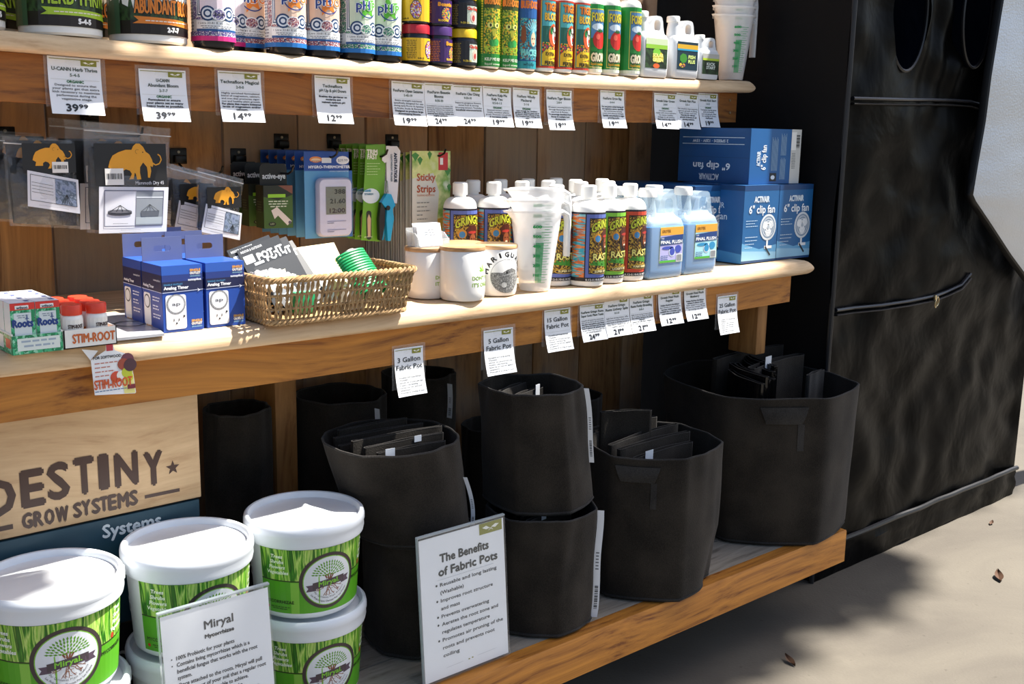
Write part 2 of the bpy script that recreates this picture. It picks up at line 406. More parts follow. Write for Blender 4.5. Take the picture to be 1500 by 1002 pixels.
# the plank wall behind the shelves: every plank is a part
wall = thing('wall_back', None, None, (0, 0, 0), kind='structure')
x = .691 - .1775 * 4; i = 0
while x < 2.39:
    x1 = min(x + .1775, 2.385); dy = random.uniform(-.003, .003)
    o = MB().box(0, x1 - x - .004, 0, .02, 0, 1.95, .003).build('plank', W_WALL, wall, loc=(x + .002, 2.13 + dy, .12)); x += .1775; i += 1
MB().box(0, .045, 0, .07, 0, 2.0, .003).build('stud', W_LEG, wall, loc=(2.345, 2.155, .1))
# ---------------------------------------------------------------- the wooden display stand
stand = thing('display_stand', 'tiered wooden market display stand with two long shelves and a low tray of weathered boards', 'display stand', (1.3, 1.8, 0))
SX, SY = 1.3, 1.8
def board(name, m, prof, x0, x1, zf, nx=24, round_end=0, label=None):
    """profile in (y, z) swept along x following zf(x)"""
    zf0 = zf; zf = lambda x: zf0(x) - .0009
    mb = MB(); rings = []
    xs = [x0 + (x1 - round_end - x0) * k / nx for k in range(nx + 1)]
    cy = sum(p[0] for p in prof) / len(prof)
    for x in xs: rings.append([(x - SX, y - SY, z + zf(x)) for y, z in prof])
    if round_end:
        zm = sum(p[1] for p in prof) / len(prof)
        for k in range(1, 6):
            a = k / 5 * PI / 2; x = x1 - round_end + round_end * math.sin(a); s = .35 + .65 * math.cos(a)
            rings.append([(x - SX, y - SY, (zm + (z - zm) * s) + zf(x1)) for y, z in prof])
    mb.loft(rings); return mb.build(name, m, stand, label=label)
def noseprof(y0, y1, th, r):
    p = []
    for k in range(5): a = PI / 2 + PI / 2 * k / 4; p.append((y0 + r + r * math.cos(a), -r + r * math.sin(a)))
    for k in range(5): a = PI + PI / 2 * k / 4; p.append((y0 + r * .4 + r * .4 * math.cos(a), -th + r * .4 + r * .4 * math.sin(a)))
    p += [(y1, -th), (y1, 0)]; return p[::-1]
UT, MT = .031, .034
board('shelf_board', W_NOSE, noseprof(1.815, 1.975, UT, .019), -.3, 2.433, ZU, round_end=.02)
board('shelf_board', W_NOSE, [(1.979, 0), (2.125, 0), (2.125, -UT), (1.979, -UT)], -.3, 2.40, ZU)
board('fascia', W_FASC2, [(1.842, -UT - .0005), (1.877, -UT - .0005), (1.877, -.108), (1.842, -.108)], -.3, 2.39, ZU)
board('shelf_board', W_NOSE, noseprof(1.597, 1.765, MT, .021), -.3, 2.436, ZM, round_end=.025)
board('shelf_board', W_NOSE, [(1.769, 0), (1.943, 0), (1.943, -MT), (1.769, -MT)], -.3, 2.42, ZM)
board('shelf_board', W_NOSE, [(1.947, 0), (2.125, 0), (2.125, -MT), (1.947, -MT)], -.3, 2.42, ZM)
board('fascia', W_FASC, [(1.618, -MT - .0005), (1.655, -MT - .0005), (1.655, -.104), (1.618, -.104)], -.3, 2.366, ZM)
board('tray_board', W_DECK, [(1.4745, 0), (1.60, 0), (1.60, -.028), (1.4745, -.028)][::-1], -.3, 2.43, lambda x: ZT)
for k in range(3):
    y = 1.605 + k * .175
    board('tray_board', W_DECK, [(y, 0), (y + .168, 0), (y + .168, -.028), (y, -.028)], -.3, 2.43, lambda x: ZT)
board('tray_fascia', W_FASC, [(1.440, .0), (1.438, -.003), (1.438, -.086), (1.474, -.086), (1.474, .0)][::-1], -.3, 2.428, lambda x: ZT)
for X, Y, w1, d1, z0, z1 in ((2.292, 1.66, .041, .09, .645, .84), (1.045, 1.93, .05, .09, ZT, .84), (.30, 1.66, .041, .05, ZT, .84), (1.25, 2.03, .045, .08, FZ, ZT - .03), (2.20, 1.78, .05, .09, FZ, ZT - .03), (1.0, 1.60, .05, .09, FZ, ZT - .03), (2.3, 2.03, .05, .09, FZ, ZT - .03)):
    MB().box(X - SX, X + w1 - SX, Y - SY, Y + d1 - SY, z0, z1, .003).build('leg', W_LEG, stand)
for px, py in ((1069, 147), (1069, 165)):
    p = onY(px, py, 1.8415); scr = MB(); scr.tube([(p.x - SX, p.y - SY - .0015, p.z), (p.x - SX, p.y - SY + .004, p.z)], .0035, 10); scr.build('screw_head', mat('#b9a27c', .4, .8), stand)

# ---------------------------------------------------------------- painted plywood signs under the middle shelf
def sign_plywood():
    Y = 1.722; a = onY(289, 575, Y); b = onY(290, 740, Y)
    x1 = a.x; x0 = -.1; z1 = .835
    zb = onY(0, 786, Y).z; zb2 = onY(180, 757, Y).z; z0 = (zb + zb2) / 2
    t = thing('wooden_sign', 'tan plywood sign lettered in dark brown under the left end of the middle shelf', 'sign', (x1, Y, z0))
    MB().box(x0 - x1, 0, 0, .012, 0, z1 - z0, .001).build('panel', W_PLY, t)
    A = Art(); br = '#3c2219'
    def at(px, py): p = onY(px, py, Y); return p.x - x1, p.z - z0
    # letters: (char, left px, right px, baseline y, top y)
    for ch, xl, xr, yb, yt in (('D', -22, 24, 755, 700), ('E', 33, 66, 740, 686), ('S', 72, 102, 729, 676), ('T', 111, 138, 722, 668), ('I', 147, 159, 715, 664), ('N', 170, 202, 710, 661), ('Y', 213, 238, 709, 660)):
        p = at(xl, yb); q = at(xr, yb); r = at((xl + xr) / 2, yt); h = r[1] - (p[1] + q[1]) / 2
        A.text(ch, (p[0] + q[0]) / 2, (p[1] + q[1]) / 2, h * .97, br, w=(q[0] - p[0]) * .95, bold=.0028)
    for ch, xl, xr, yb, yt in zip('GROWSYSTEMS', (33, 50, 66, 82, 108, 120, 135, 147, 159, 173, 190), (48, 64, 80, 101, 120, 133, 147, 158, 171, 189, 202), (773, 770, 767, 764, 757, 754, 751, 748, 746, 743, 739), (751, 748, 745, 741, 736, 732, 730, 727, 724, 721, 718)):
        p = at(xl, yb); q = at(xr, yb); r = at((xl + xr) / 2, yt); h = r[1] - (p[1] + q[1]) / 2
        A.text(ch, (p[0] + q[0]) / 2, (p[1] + q[1]) / 2, h * .97, br, w=(q[0] - p[0]) * .9, bold=.0016)
    p = at(212, 728); q = at(263, 717); A.rect(p[0], p[1] - .003, q[0], p[1] + .003, br)
    p = at(-30, 777); q = at(19, 771); A.rect(p[0], q[1] - .004, q[0], q[1] + .004, br)
    c = at(253, 685); st = []
    for k in range(10): a = PI / 2 + k * PI / 5; rr = .0125 if k % 2 == 0 else .0052; st.append((c[0] + rr * math.cos(a), c[1] + rr * 1.05 * math.sin(a)))
    A.poly(st, br)
    A.build('painted_lettering', S_front(0, 0, 0), t)
    # teal board under it
    t2 = thing('teal_sign', 'dark teal sign board with white lettering below the plywood sign, behind the green pails', 'sign', (x1, Y, .2))
    zt = z0 - .004; zm = onY(205, 905, Y).z
    MB().box(x0 - x1, -.004, 0, .010, zm - .2, zt - .2, .001).build('panel', mat('#173f4e', .5), t2)
    A = Art(); p = onY(165, 790, Y); A.text('Systems', p.x - x1 + .034, p.z - .2 + .006, .022, '#dfe6e6', bold=.001)
    A.build('painted_lettering', S_front(), t2)
    t3 = thing('black_sign', 'black lower sign board with grey lettering behind the stacked green pails', 'sign', (x1, Y, .2))
    MB().box(x0 - x1, -.03, 0, .010, 0, zm - .204, .001).build('panel', mat('#101214', .5), t3)
    A = Art(); p = onY(190, 972, Y); A.text('Grow System', p.x - x1 - .02, p.z - .2, .028, '#a9adad', bold=.001)
    A.build('painted_lettering', S_front(), t3)
sign_plywood()
# ---------------------------------------------------------------- grow tent at the right
def tent_mat(name, col, rough=.32, b1=.6):
    m, n, l, b = newmat(name); b.inputs['Base Color'].default_value = hexc(col); b.inputs['Roughness'].default_value = rough; b.inputs['Specular IOR Level'].default_value = .05
    tc = N(n, 'ShaderNodeTexCoord')
    a = N(n, 'ShaderNodeTexNoise', Scale=4.5, Detail=4.0, Roughness=.45, Distortion=.35); l.new(tc.outputs['Object'], a.inputs['Vector'])
    mp = N(n, 'ShaderNodeMapping'); mp.inputs['Scale'].default_value = (1, 1, .45); mp.inputs['Rotation'].default_value = (.3, .5, .2); l.new(tc.outputs['Object'], mp.inputs[0])
    c = N(n, 'ShaderNodeTexVoronoi', Scale=7.0, feature='SMOOTH_F1'); l.new(mp.outputs[0], c.inputs['Vector'])
    d = N(n, 'ShaderNodeTexNoise', Scale=900.0, Detail=1.0); l.new(tc.outputs['Object'], d.inputs['Vector'])
    p1 = N(n, 'ShaderNodeBump', Strength=b1, Distance=.05); l.new(a.outputs['Fac'], p1.inputs['Height'])
    p2 = N(n, 'ShaderNodeBump', Strength=b1 * .18, Distance=.05); l.new(c.outputs['Distance'], p2.inputs['Height']); l.new(p1.outputs[0], p2.inputs['Normal'])
    p3 = N(n, 'ShaderNodeBump', Strength=.12, Distance=.001); l.new(d.outputs['Fac'], p3.inputs['Height']); l.new(p2.outputs[0], p3.inputs['Normal'])
    l.new(p3.outputs[0], b.inputs['Normal']); return m
def nz(x, y, s=1, k=0): return noise.noise(Vector((x * s, y * s, k)))
TX0, TX1, TY0, TY1, TH = 2.535, 3.775, 1.60, 2.80, 2.03
def tent():
    T = thing('grow_tent', 'tall black fabric grow tent with duct holes and zips, right of the shelves', 'tent', (TX0, TY0, FZ))
    M1 = tent_mat('tent_front', '#080808', .32, .32); M2 = tent_mat('tent_side', '#1a1919', .6, .3)
    W = TX1 - TX0; D = TY1 - TY0
    holes = []
    for px, py, rx, ry in ((1331, 18, .092, .155), (1426, 22, .085, .15)):
        p = onY(px, py, TY0); holes.append((p.x - TX0, p.z - FZ, rx, ry))
    def disp(x, z):
        e = min(1, min(x, W - x) / .05); e = max(e, 0)
        folds = .010 * math.sin(38 * x + 5 * nz(x, z, 2.2, 3)) * max(0, min(1, (z - 1.25) / .3))
        return e * (.022 * nz(x, z, 3.0, 1) + .012 * nz(x + z * .6, z - x * .5, 8, 5) + folds)
    # front panel with the duct openings cut out and their rims fitted round
    mb = MB(); nu, nv = 86, 140; idx = {}; z0 = .095
    def inh(x, z): return any(((x - a) / rx) ** 2 + ((z - b) / ry) ** 2 < 1 for a, b, rx, ry in holes)
    vs = []; fs = []
    def snap(x, z):
        for a, b, rx, ry in holes:
            q = math.hypot((x - a) / rx, (z - b) / ry)
            if .84 < q < 1.16: return a + (x - a) / q, b + (z - b) / q
        return x, z
    for j in range(nv + 1):
        for i in range(nu + 1):
            x, z = snap(W * i / nu, z0 + (TH - z0) * j / nv); vs.append((x, disp(x, z), z))
    for j in range(nv):
        for i in range(nu):
            x, z = W * (i + .5) / nu, z0 + (TH - z0) * (j + .5) / nv
            if not inh(x, z): fs.append((j * (nu + 1) + i, j * (nu + 1) + i + 1, (j + 1) * (nu + 1) + i + 1, (j + 1) * (nu + 1) + i))
    mb.add(vs, fs); mb.build('front_panel', M1, T, fix=False)
    for a, b, rx, ry in holes:
        d = MB(); ring = lambda k, y, off=0: [(a + rx * k * math.cos(t * PI / 20), y + disp(a, b), b + off + ry * k * math.sin(t * PI / 20)) for t in range(40)]
        d.loft([ring(1.0, 0), ring(.97, .05), ring(.80, .13, -.03), ring(.55, .20, -.06), ring(.15, .24, -.05)], cap=False)
        d.build('duct_sleeve', tent_mat('sleeve', '#080c16', .4, .8) if a == holes[0][0] else bpy.data.materials['sleeve'], T)
        MB().tube(ring(1.0, -.004), .005, 6, closed=True).build('duct_rim', mat('#0b0c12', .4), T)
    s = MB(); s.grid(lambda u, v: (-.012 * nz(u * D, v * TH, 2.5, 9) * 2 - .010 * math.sin(v * PI), D * (1 - u), v * TH), 40, 60); s.build('side_panel', M2, T, fix=False)
    s = MB(); s.grid(lambda u, v: (W, D * u, v * TH), 10, 10); s.build('side_panel', M2, T, fix=False)
    MB().box(0, W, 0, D, TH - .004, TH).build('roof_panel', M2, T)
    MB().box(0, W, D - .004, D, 0, TH).build('rear_panel', M2, T)
    # lower skirt band with rolled seam above it
    b_ = MB(); b_.grid(lambda u, v: (W * u, -.006 + .006 * nz(W * u, v, 7, 2) - .012 * math.sin(PI * v) * abs(nz(u * W, 0, 5, 4)), .0 + .10 * v), 60, 6); b_.build('skirt_band', M1, T, fix=False)
    MB().tube([(W * k / 40, -.010 + .006 * nz(k / 4, 0, 1, 3), .10 + .004 * nz(k / 5, 0, 1, 8)) for k in range(41)], .008, 8).build('seam', mat('#0c0d12', .4), T)
    MB().tube([(-.004, -.004, TH * k / 30) for k in range(31)], .007, 8).build('corner_piping', mat('#101117', .45), T)
    # zips
    def L(px, py): p = onY(px, py, TY0); return (p.x - TX0, disp(p.x - TX0, p.z - FZ) - .006, p.z - FZ)
    up = [(1246, 144), (1280, 145), (1320, 146), (1360, 146), (1400, 147), (1420, 149), (1434, 155), (1444, 168), (1450, 190)]
    lo = [(1222, 454), (1250, 451), (1285, 446), (1320, 440), (1360, 432), (1380, 426), (1398, 416), (1412, 400)]
    for pts in (up, lo):
        MB().tube([L(*p) for p in pts], .0065, 8, flat=(1, .8)).build('zip', mat('#191a20', .3), T)
        MB().tube([(x, y + .001, z - .014) for x, y, z in [L(*p) for p in pts]], .006, 8, flat=(1.6, .5)).build('zip_flap', mat('#08080b', .5), T)
    q = L(1359, 436); zp = MB(); zm = mat('#c9b48c', .3, .9)
    zp.box(q[0] - .012, q[0] - .003, q[1] - .012, q[1] - .004, q[2] - .006, q[2] + .012, .002)
    zp.tube([(q[0] + .004 + .007 * math.cos(a * PI / 8), q[1] - .010, q[2] - .008 + .013 * math.sin(a * PI / 8)) for a in range(16)], .0022, 6, closed=True)
    zp.tube([(q[0] - .008 + .005 * math.cos(a * PI / 8), q[1] - .012, q[2] - .014 + .011 * math.sin(a * PI / 8)) for a in range(16)], .002, 6, closed=True)
    zp.build('zip_pull', zm, T)
    # half-open reflective door flap hanging at the right: silver inner face towards the viewer
    Yf = TY0 - .10
    P = [onY(px, py, Yf) for px, py in ((1499, -60), (1484, 30), (1471, 110), (1462, 180), (1452, 235), (1443, 289), (1470, 330), (1500, 377), (1560, 460), (1640, 560))]
    R = [onY(px, py, Yf) for px, py in ((1700, -60), (1700, 40), (1700, 120), (1700, 190), (1700, 250), (1700, 300), (1700, 350), (1700, 400), (1700, 480), (1700, 570))]
    sv = MB(); vs = []; K = 26
    def lerp(L_, t):
        q = t * (len(L_) - 1); k = min(int(q), len(L_) - 2); return L_[k].lerp(L_[k + 1], q - k)
    def sf(u, v):
        p = lerp(P, v).lerp(lerp(R, v), u); d = .05 * (1 - u) ** 3 + .018 * nz(p.x * 4, p.z * 4, 1, 2) + .006 * nz(p.x, p.z, 16, 4)
        return (p.x - TX0, p.y - TY0 + d, p.z - FZ)
    sv.grid(sf, 16, 60)
    m, n, l, b = newmat('silver_lining'); b.inputs['Base Color'].default_value = hexc('#c8ccd2'); b.inputs['Metallic'].default_value = .55; b.inputs['Roughness'].default_value = .38
    tc = N(n, 'ShaderNodeTexCoord'); v_ = N(n, 'ShaderNodeTexNoise', Scale=160.0, Detail=4.0); l.new(tc.outputs['Object'], v_.inputs['Vector']); bp = N(n, 'ShaderNodeBump', Strength=.5, Distance=.004); l.new(v_.outputs['Fac'], bp.inputs['Height']); l.new(bp.outputs[0], b.inputs['Normal'])
    sv.build('door_flap', m, T, fix=False, label='silver reflective lining of the turned-back door flap')
    e = MB(); e.tube([(lambda p: (p.x - TX0 - .004, p.y - TY0 + .048, p.z - FZ))(lerp(P, k / 40)) for k in range(41)], .011, 8, flat=(1.2, .6)); e.build('flap_binding', mat('#0b0c0f', .5), T)
    # narrow folded strip left of the flap
    st = [onY(px, py, TY0 - .04) for px, py in ((1492, -5), (1476, 18), (1464, 45), (1459, 70), (1456, 110), (1456, 150), (1457, 167), (1463, 130), (1470, 90), (1478, 60), (1488, 20), (1495, 0))]
    g = MB(); g.prism([(p.x - TX0, p.z - FZ) for p in st], -.045, -.036); g.build('flap_fold', mat('#4b4a47', .55, .2, .4, 80), T)
tent()
# ---------------------------------------------------------------- leafy branches overhead (outside the frame) that shade the stand
def branch(label, pts, spots, n, seed):
    T = thing('tree_branch', label, 'branch', pts[0]); o = Vector(pts[0]); rn = random.Random(seed)
    MB().tube([Vector(p) - o for p in pts], [.035, .028, .02, .012][:len(pts)], 8).build('bough', mat('#4a3a28', .9, bump=.4), T)
    m = MB()
    for cx, cy, rx, ry in spots:
        for _ in range(n):
            a = rn.uniform(0, 2 * PI); q = math.sqrt(rn.random()); c = Vector((cx + rx * q * math.cos(a), cy + ry * q * math.sin(a), pts[0][2] + rn.uniform(-.12, .12))) - o
            d = Vector((rn.uniform(-1, 1), rn.uniform(-1, 1), rn.uniform(-.3, .3))).normalized(); s = d.cross(Vector((0, 0, 1))).normalized(); L = rn.uniform(.07, .11)
            m.add([c - d * L, c + s * L * .45, c + d * L, c - s * L * .45, c + Vector((0, 0, -.012))], [(0, 1, 4), (1, 2, 4), (2, 3, 4), (3, 0, 4)])
    m.build('foliage', mat('#3f5a2a', .6), T, smooth=False)['kind'] = 'stuff'
def lift(L, dz=2.8): return [(q[0] + .5 * dz, q[1] - .2 * dz) + ((q[2] + dz,) if len(q) == 3 else tuple(q[2:])) for q in L]
branch('leafy branch overhanging in front of the fabric pots, above the picture', lift([(1.7, .7, 3.2), (2.6, .85, 3.2), (3.4, .9, 3.2), (4.3, .9, 3.2)]),
       lift([(1.74, .77, .2, .15), (2.02, .74, .2, .16), (2.28, .80, .18, .17), (2.55, .88, .22, .18), (2.85, .88, .22, .18), (3.15, .89, .22, .18), (3.45, .89, .2, .18), (3.66, .90, .16, .17), (4.10, .92, .24, .20), (4.33, .95, .16, .17), (3.9, .95, .2, .13)]), 150, 3)
branch('unseen leafy branch added over the grow tent to shade its front', lift([(3.7, 1.2, 3.2), (4.2, 1.2, 3.2), (4.7, 1.2, 3.2), (5.3, 1.2, 3.2)], 3.3),
       lift([(3.75, 1.22, .22, .22), (4.05, 1.22, .25, .22), (4.4, 1.22, .25, .22), (4.75, 1.22, .25, .22), (5.1, 1.22, .25, .22), (5.35, 1.2, .2, .2)], 3.3), 150, 8)  # unseen foliage, added only to keep direct sun off the tent front
branch('leafy branch overhanging the left end of the upper shelf, above the picture', [(.4, 1.6, 3.2), (.9, 1.6, 3.2), (1.3, 1.55, 3.2), (1.6, 1.5, 3.2)],
       [(.75, 1.5, .25, .2), (1.1, 1.5, .25, .18), (1.42, 1.48, .22, .16), (1.0, 1.10, .22, .10), (1.35, 1.10, .22, .09), (1.60, 1.07, .14, .07)], 110, 4)
# ================================================================ PRODUCTS
PAPER = mat('#f1f3f6', .5, var=.02); WHITE = mat('#eeeeec', .3, var=.02); CLEAR = film('sleeve', '#ffffff', .10, .12)
def leaf_logo(A, x, y, w, h, l=2):
    A.rect(x, y, x + w, y + h, '#8a8b2c', l)
    for s in (-1, 1):
        cx, cy = x + w / 2 + s * w * .2, y + h * .55; A.poly([(cx - w * .17, cy - h * .04 * s), (cx, cy + h * .17), (cx + w * .17, cy + h * .10 * s), (cx, cy - h * .17)], '#f3f3ea', l + 1)
    A.line(x + w * .4, y + h * .25, x + w * .58, y + h * .5, h * .05, '#f3f3ea', l + 1); A.line(x + w * .6, y + h * .25, x + w * .42, y + h * .5, h * .05, '#f3f3ea', l + 1)
# ---------------------------------------------------------------- price tags taped to the fascias
def price_tag(x0p, y0p, x1p, ybp, Yf, title, sub, body, price, label, group, big=False, rot=0):
    a = onY(x0p, y0p, Yf - .004); b = onY(x1p, y0p, Yf - .004); c = onY(x0p + 3, ybp, Yf - .016); w = b.x - a.x; h = a.z - c.z
    t = thing('price_tag', label, 'price tag', (a.x, Yf - .0012, a.z), 0, group)
    curl = lambda v: -.0015 - .015 * (max(0, -v) / h) ** 2.2
    cr, sr = math.cos(rot), math.sin(rot)
    def surf(u, v, o): return (u * cr - v * sr, curl(v) - o + .001 * math.sin(u / w * PI), u * sr + v * cr)
    m = MB(); m.grid(lambda u, v: surf(u * w, -v * h, 0), 5, 10); m.build('card', PAPER, t, fix=False)
    A = Art(); g = '#41604a'
    A.line(w * .03, -h * .04, w * .97, -h * .04, h * .012, '#8a8b2c'); leaf_logo(A, w * .62, -h * .14, w * .30, h * .10)
    y = -h * (.24 if not big else .30); th = h * (.062 if not big else .10)
    for k, s in enumerate(title): A.text(s, w * .5, y, th, '#33463c' if not big else '#1d2226', w=min(w * .9, len(s) * th * .72), bold=.0002); y -= th * 1.55
    if sub: A.text(sub, w * .5, y, th * .85, g, w=len(sub) * th * .55, bold=.00015); y -= th * 1.5
    y -= th * .3 if not big else th * .2; A.line(w * .04, y + th * .9, w * .96, y + th * .9, h * .004, '#b9bcae')
    dy_ = min(h * .060, (y + h * .80) / max(1, len(body) - .4)) if not big else min(h * .066, (y + h * .985) / max(1, len(body)))
    for s in body:
        bd = s.startswith('*'); s = s.strip('*')
        if s.startswith('-'): A.text('· ' + s[1:], w * .08, y, h * .028, '#3c4244', al='l', w=min(w * .84, len(s) * w * .030), bold=.0001)
        elif s == 'ORGANIC': A.text(s, w * .5, y, h * .045, '#1f6b3a', w=w * .32, bold=.0003)
        else: A.text(s, w * .5, y, min(h * .038, dy_ * .62), '#33383c', w=min(w * .90, len(s) * w * .034), bold=.0003 if bd else .00008)
        y -= dy_
    if price:
        A.text(price[0], w * .50, -h * .945, h * .125, '#1c1f4a' if False else '#15171d', al='r', w=w * .22, bold=.0007); A.text(price[1], w * .52, -h * .885, h * .065, '#15171d', al='l', w=w * .17, bold=.0004)
    A.build('lettering', surf, t, dv=h / 10)
    s = MB(); s.grid(lambda u, v: ((-.07 + 1.16 * u) * w, -.0006 - .0008 * v, (.07 - .95 * v) * h), 2, 2); s.build('clear_sleeve', CLEAR, t, fix=False)
    return t
YU, YM = 1.842, 1.618
GU, GM = 'price tags along the upper shelf', 'price tags along the middle shelf'
UP = [
 (69, 81, 147, 166, ['U-CANN Herb Thrive'], '5-4-5', ['ORGANIC', 'Designed to ensure that', 'your plants get that extra', 'kick necessary to maximize', 'performance during the', 'vegetative stage.'], ('39', '99'), 'largest white price tag reading 39.99, leftmost on the upper fascia'),
 (203, 100, 272, 177, ['U-CANN', 'Abundant Bloom'], '2-7-7', ['ORGANIC', '*Formulated to ensure', '*your plants set as many', '*heavy buds as possible.'], ('39', '99'), 'white price tag reading 39.99, second from the left on the upper fascia'),
 (319, 103, 382, 178, ['Technaflora Magical'], '2-0-0', ['Highly enriched formulated', 'blend of magnesium, calcium,', 'and iron that promotes vigor-', 'ous and healthy plant growth.', '*For plants that require bolstered', '*levels of magnesium and/or', '*calcium.'], ('14', '99'), 'white price tag reading 14.99 under the pink-banded bottles'),
 (461, 110, 513, 180, ['Technaflora', 'pH Up & pH Down'], '', ['*Enables the gardener to', '*moderate and', '*maintain optimum pH', '*levels'], ('12', '99'), 'white price tag reading 12.99 hanging alone under the orange and green star bottles'),
 (574, 118, 622, 183, ['FoxFarm Open Sesame'], '5-45-19', ['Extra strength nutrients', 'specifically designed for use', 'during early flower & ripening', 'in fruits, buds & flowers.', '*Designed to produce large', '*showstopping blooms.'], ('19', '99'), 'white price tag reading 19.99, first of the joined row under the small jars'),
 (622, 121, 664, 184, ['FoxFarm Beastie', 'Bloomz'], '0-50-30', ['Formulated to produce dense, full', 'Enhances terpenes development', 'during the critical last weeks of', 'flowering. *Creates unbelievable', '*internal bud density which are', '*highly potent.'], ('24', '99'), 'left of the two 24.99 price tags on the upper fascia'),
 (664, 124, 707, 184, ['FoxFarm Cha Ching'], '9-50-10', ['Supports gorgeous flowers,', 'sweet fruit & strong', 'blooming tension. *Includes', '*beneficial micronutrients.'], ('24', '99'), 'right of the two 24.99 price tags on the upper fascia'),
 (708, 126, 749, 185, ['FoxFarm Kelp Me', 'Kelp You'], '0.5-0-1.5', ['ORGANIC', 'Seaweed extract creates', 'lovely resistant plants', 'growth. *Promotes root growth', '*& increases yields.'], ('19', '99'), '19.99 price tag under the green mask bottles, beside a 24.99 tag'),
 (752, 128, 791, 186, ['FoxFarm Wholly', 'Mackerel'], '2-1-0', ['ORGANIC', '*Less enough for outdoor', '*gardens at different years up to', '*12 absorb which reduces in bio', '*chg transplant loss, cuttings and', '*etc.'], ('19', '99'), 'white price tag reading 19.99 under the teal bottle, last of the joined row'),
 (801, 131, 838, 190, ['FoxFarm Tiger Bloom'], '2-8-4', ['All-season recurring blooms', 'through flowering to full', 'size fruit & flower.', '*To encourage abundant fruit,', '*flower & multiple bud', '*development.'], ('19', '99'), 'single white price tag reading 19.99 under the tiger bottles'),
 (880, 132, 915, 187, ['FoxFarm Grow Big'], '6-4-4', ['*For use greens added during all', '*the vegetative season, specially', 'for it promotes strong', 'roots and vibrant foliage.', '*Typically used primarily in veggie', '*growing cycle.'], ('19', '99'), 'single white price tag reading 19.99 under the tomato bottles'),
 (959, 136, 992, 188, ['Grotek Solar Green'], '2-0-0', ['ORGANIC', 'Provides a steady', 'supply with micro nutrients', 'for dense, healthy', 'foliage in all plants.', '*Best used in veg cycle.'], ('14', '99'), 'left of the three joined price tags at the right end of the upper fascia'),
 (992, 136, 1024, 188, ['Grotek Fish Plus'], '2-3-1', ['Fish emulsion that supports', 'vigorous growth in plants,', 'builds strong roots and', '*Nourish for vibrant', '*growth & blooms in all', '*growing mediums.'], ('14', '99'), 'middle of the three joined price tags at the right end of the upper fascia'),
 (1024, 136, 1052, 186, ['Grotek Kick Start'], '1-6-2', ['ORGANIC', 'Transplant starter gives', 'quick and healthy', 'new root growth, ideal', 'for cuttings & clones,', '*small pots.'], ('19', '99'), 'right of the three joined price tags at the right end of the upper fascia')]
for k, r in enumerate(UP): price_tag(*r[:4], YU, *r[4:8], r[8], GU, rot=[-.02, .0, .0, -.01][k % 4])
MD = [
 (578, 512, 620, 583, ['3 Gallon', 'Fabric Pot'], '', ['-Reusable and long lasting', '-(Washable)', '-Improves root structure and mass', '-Prevents overwatering', '-Aerates the root zone and', '-temperature', '-Promotes air pruning of roots'], None, 'white tag reading 3 Gallon Fabric Pot, half sunlit', True),
 (709, 485, 752, 552, ['5 Gallon', 'Fabric Pot'], '', ['-Reusable and long lasting', '-(Washable)', '-Improves root structure and mass', '-Prevents overwatering', '-Aerates the root zone and regulates', '-temperature', '-Promotes air pruning of roots'], None, 'white Fabric Pot tag hanging above the open-topped stacked pot', True),
 (798, 455, 836, 517, ['15 Gallon', 'Fabric Pot'], '', ['-Reusable and long lasting', '-(Washable)', '-Improves root structure and mass', '-Prevents overwatering', '-Aerates the root zone and regulates', '-temperature', '-Promotes air pruning of roots'], None, 'white Fabric Pot tag just left of the joined price tags', True),
 (850, 448, 886, 502, ['FoxFarm Gringo Rasta', 'Super Sonic Plant Tonic'], '', ['Liquid of natural minerals', 'that can be fed to all and every', '*that their most gold in your finest', '*your farms increases and the old', '*into it about all plants and', 'on your blend. May them often the', 'on potting plants.'], ('24', '99'), 'price tag with small print reading 24.99 on the middle fascia', False),
 (886, 438, 922, 495, ['FoxFarm Gringo', 'Rasta Lickety Split'], '0-1-0', ['Light but strong sweet, offer', 'unlock more terpene, feeds on to', 'help both in all the boost it', 'Help flavor made from all', 'healthy plants.'], ('21', '99'), 'price tag reading 21.99, left of the two with that price on the middle fascia', False),
 (923, 433, 957, 489, ['FoxFarm Gringo', 'Rasta Funky Breeding'], '0-0-1', ['Fight down loving of your plants', 'for an open to their of organic', '*that releases all from the earth', '*blends.', '*Leaves the oils here. Makes it', 'as sweet as it would be in a'], ('21', '99'), 'price tag reading 21.99, right of the two with that price on the middle fascia', False),
 (965, 427, 998, 478, ['Grotek Final Flush', 'Regular'], '', ['*Helps flushes fertilizer', 'that remains in plants before', '*harvest, keeps nutrient', '*available for a sweeter crop', '*and reduces salt build'], ('12', '99'), 'price tag reading 12.99 under the purple-labelled blue jug', False),
 (1003, 421, 1034, 471, ['Grotek Final Flush', 'Blueberry'], '', ['*Helps flushes fertilizer', '*remains in plants when', 'flush. keeps it in a good', 'flavour for sweeter fruits', 'by rinsing out salts'], ('12', '99'), 'price tag reading 12.99 under the turquoise-labelled blue jug', False),
 (1052, 435, 1080, 491, ['25 Gallon', 'Fabric Pot'], '', ['-Reusable and long lasting', '-(Washable)', '-Improves root structure', '-Prevents overwatering', '-Aerates the root zone', '-temperature', '-Promotes air pruning'], None, 'white tag reading 25 Gallon Fabric Pot, rightmost on the middle fascia', True)]
for r in MD: price_tag(*r[:4], YM, *r[4:8], r[8], GM, big=r[9])
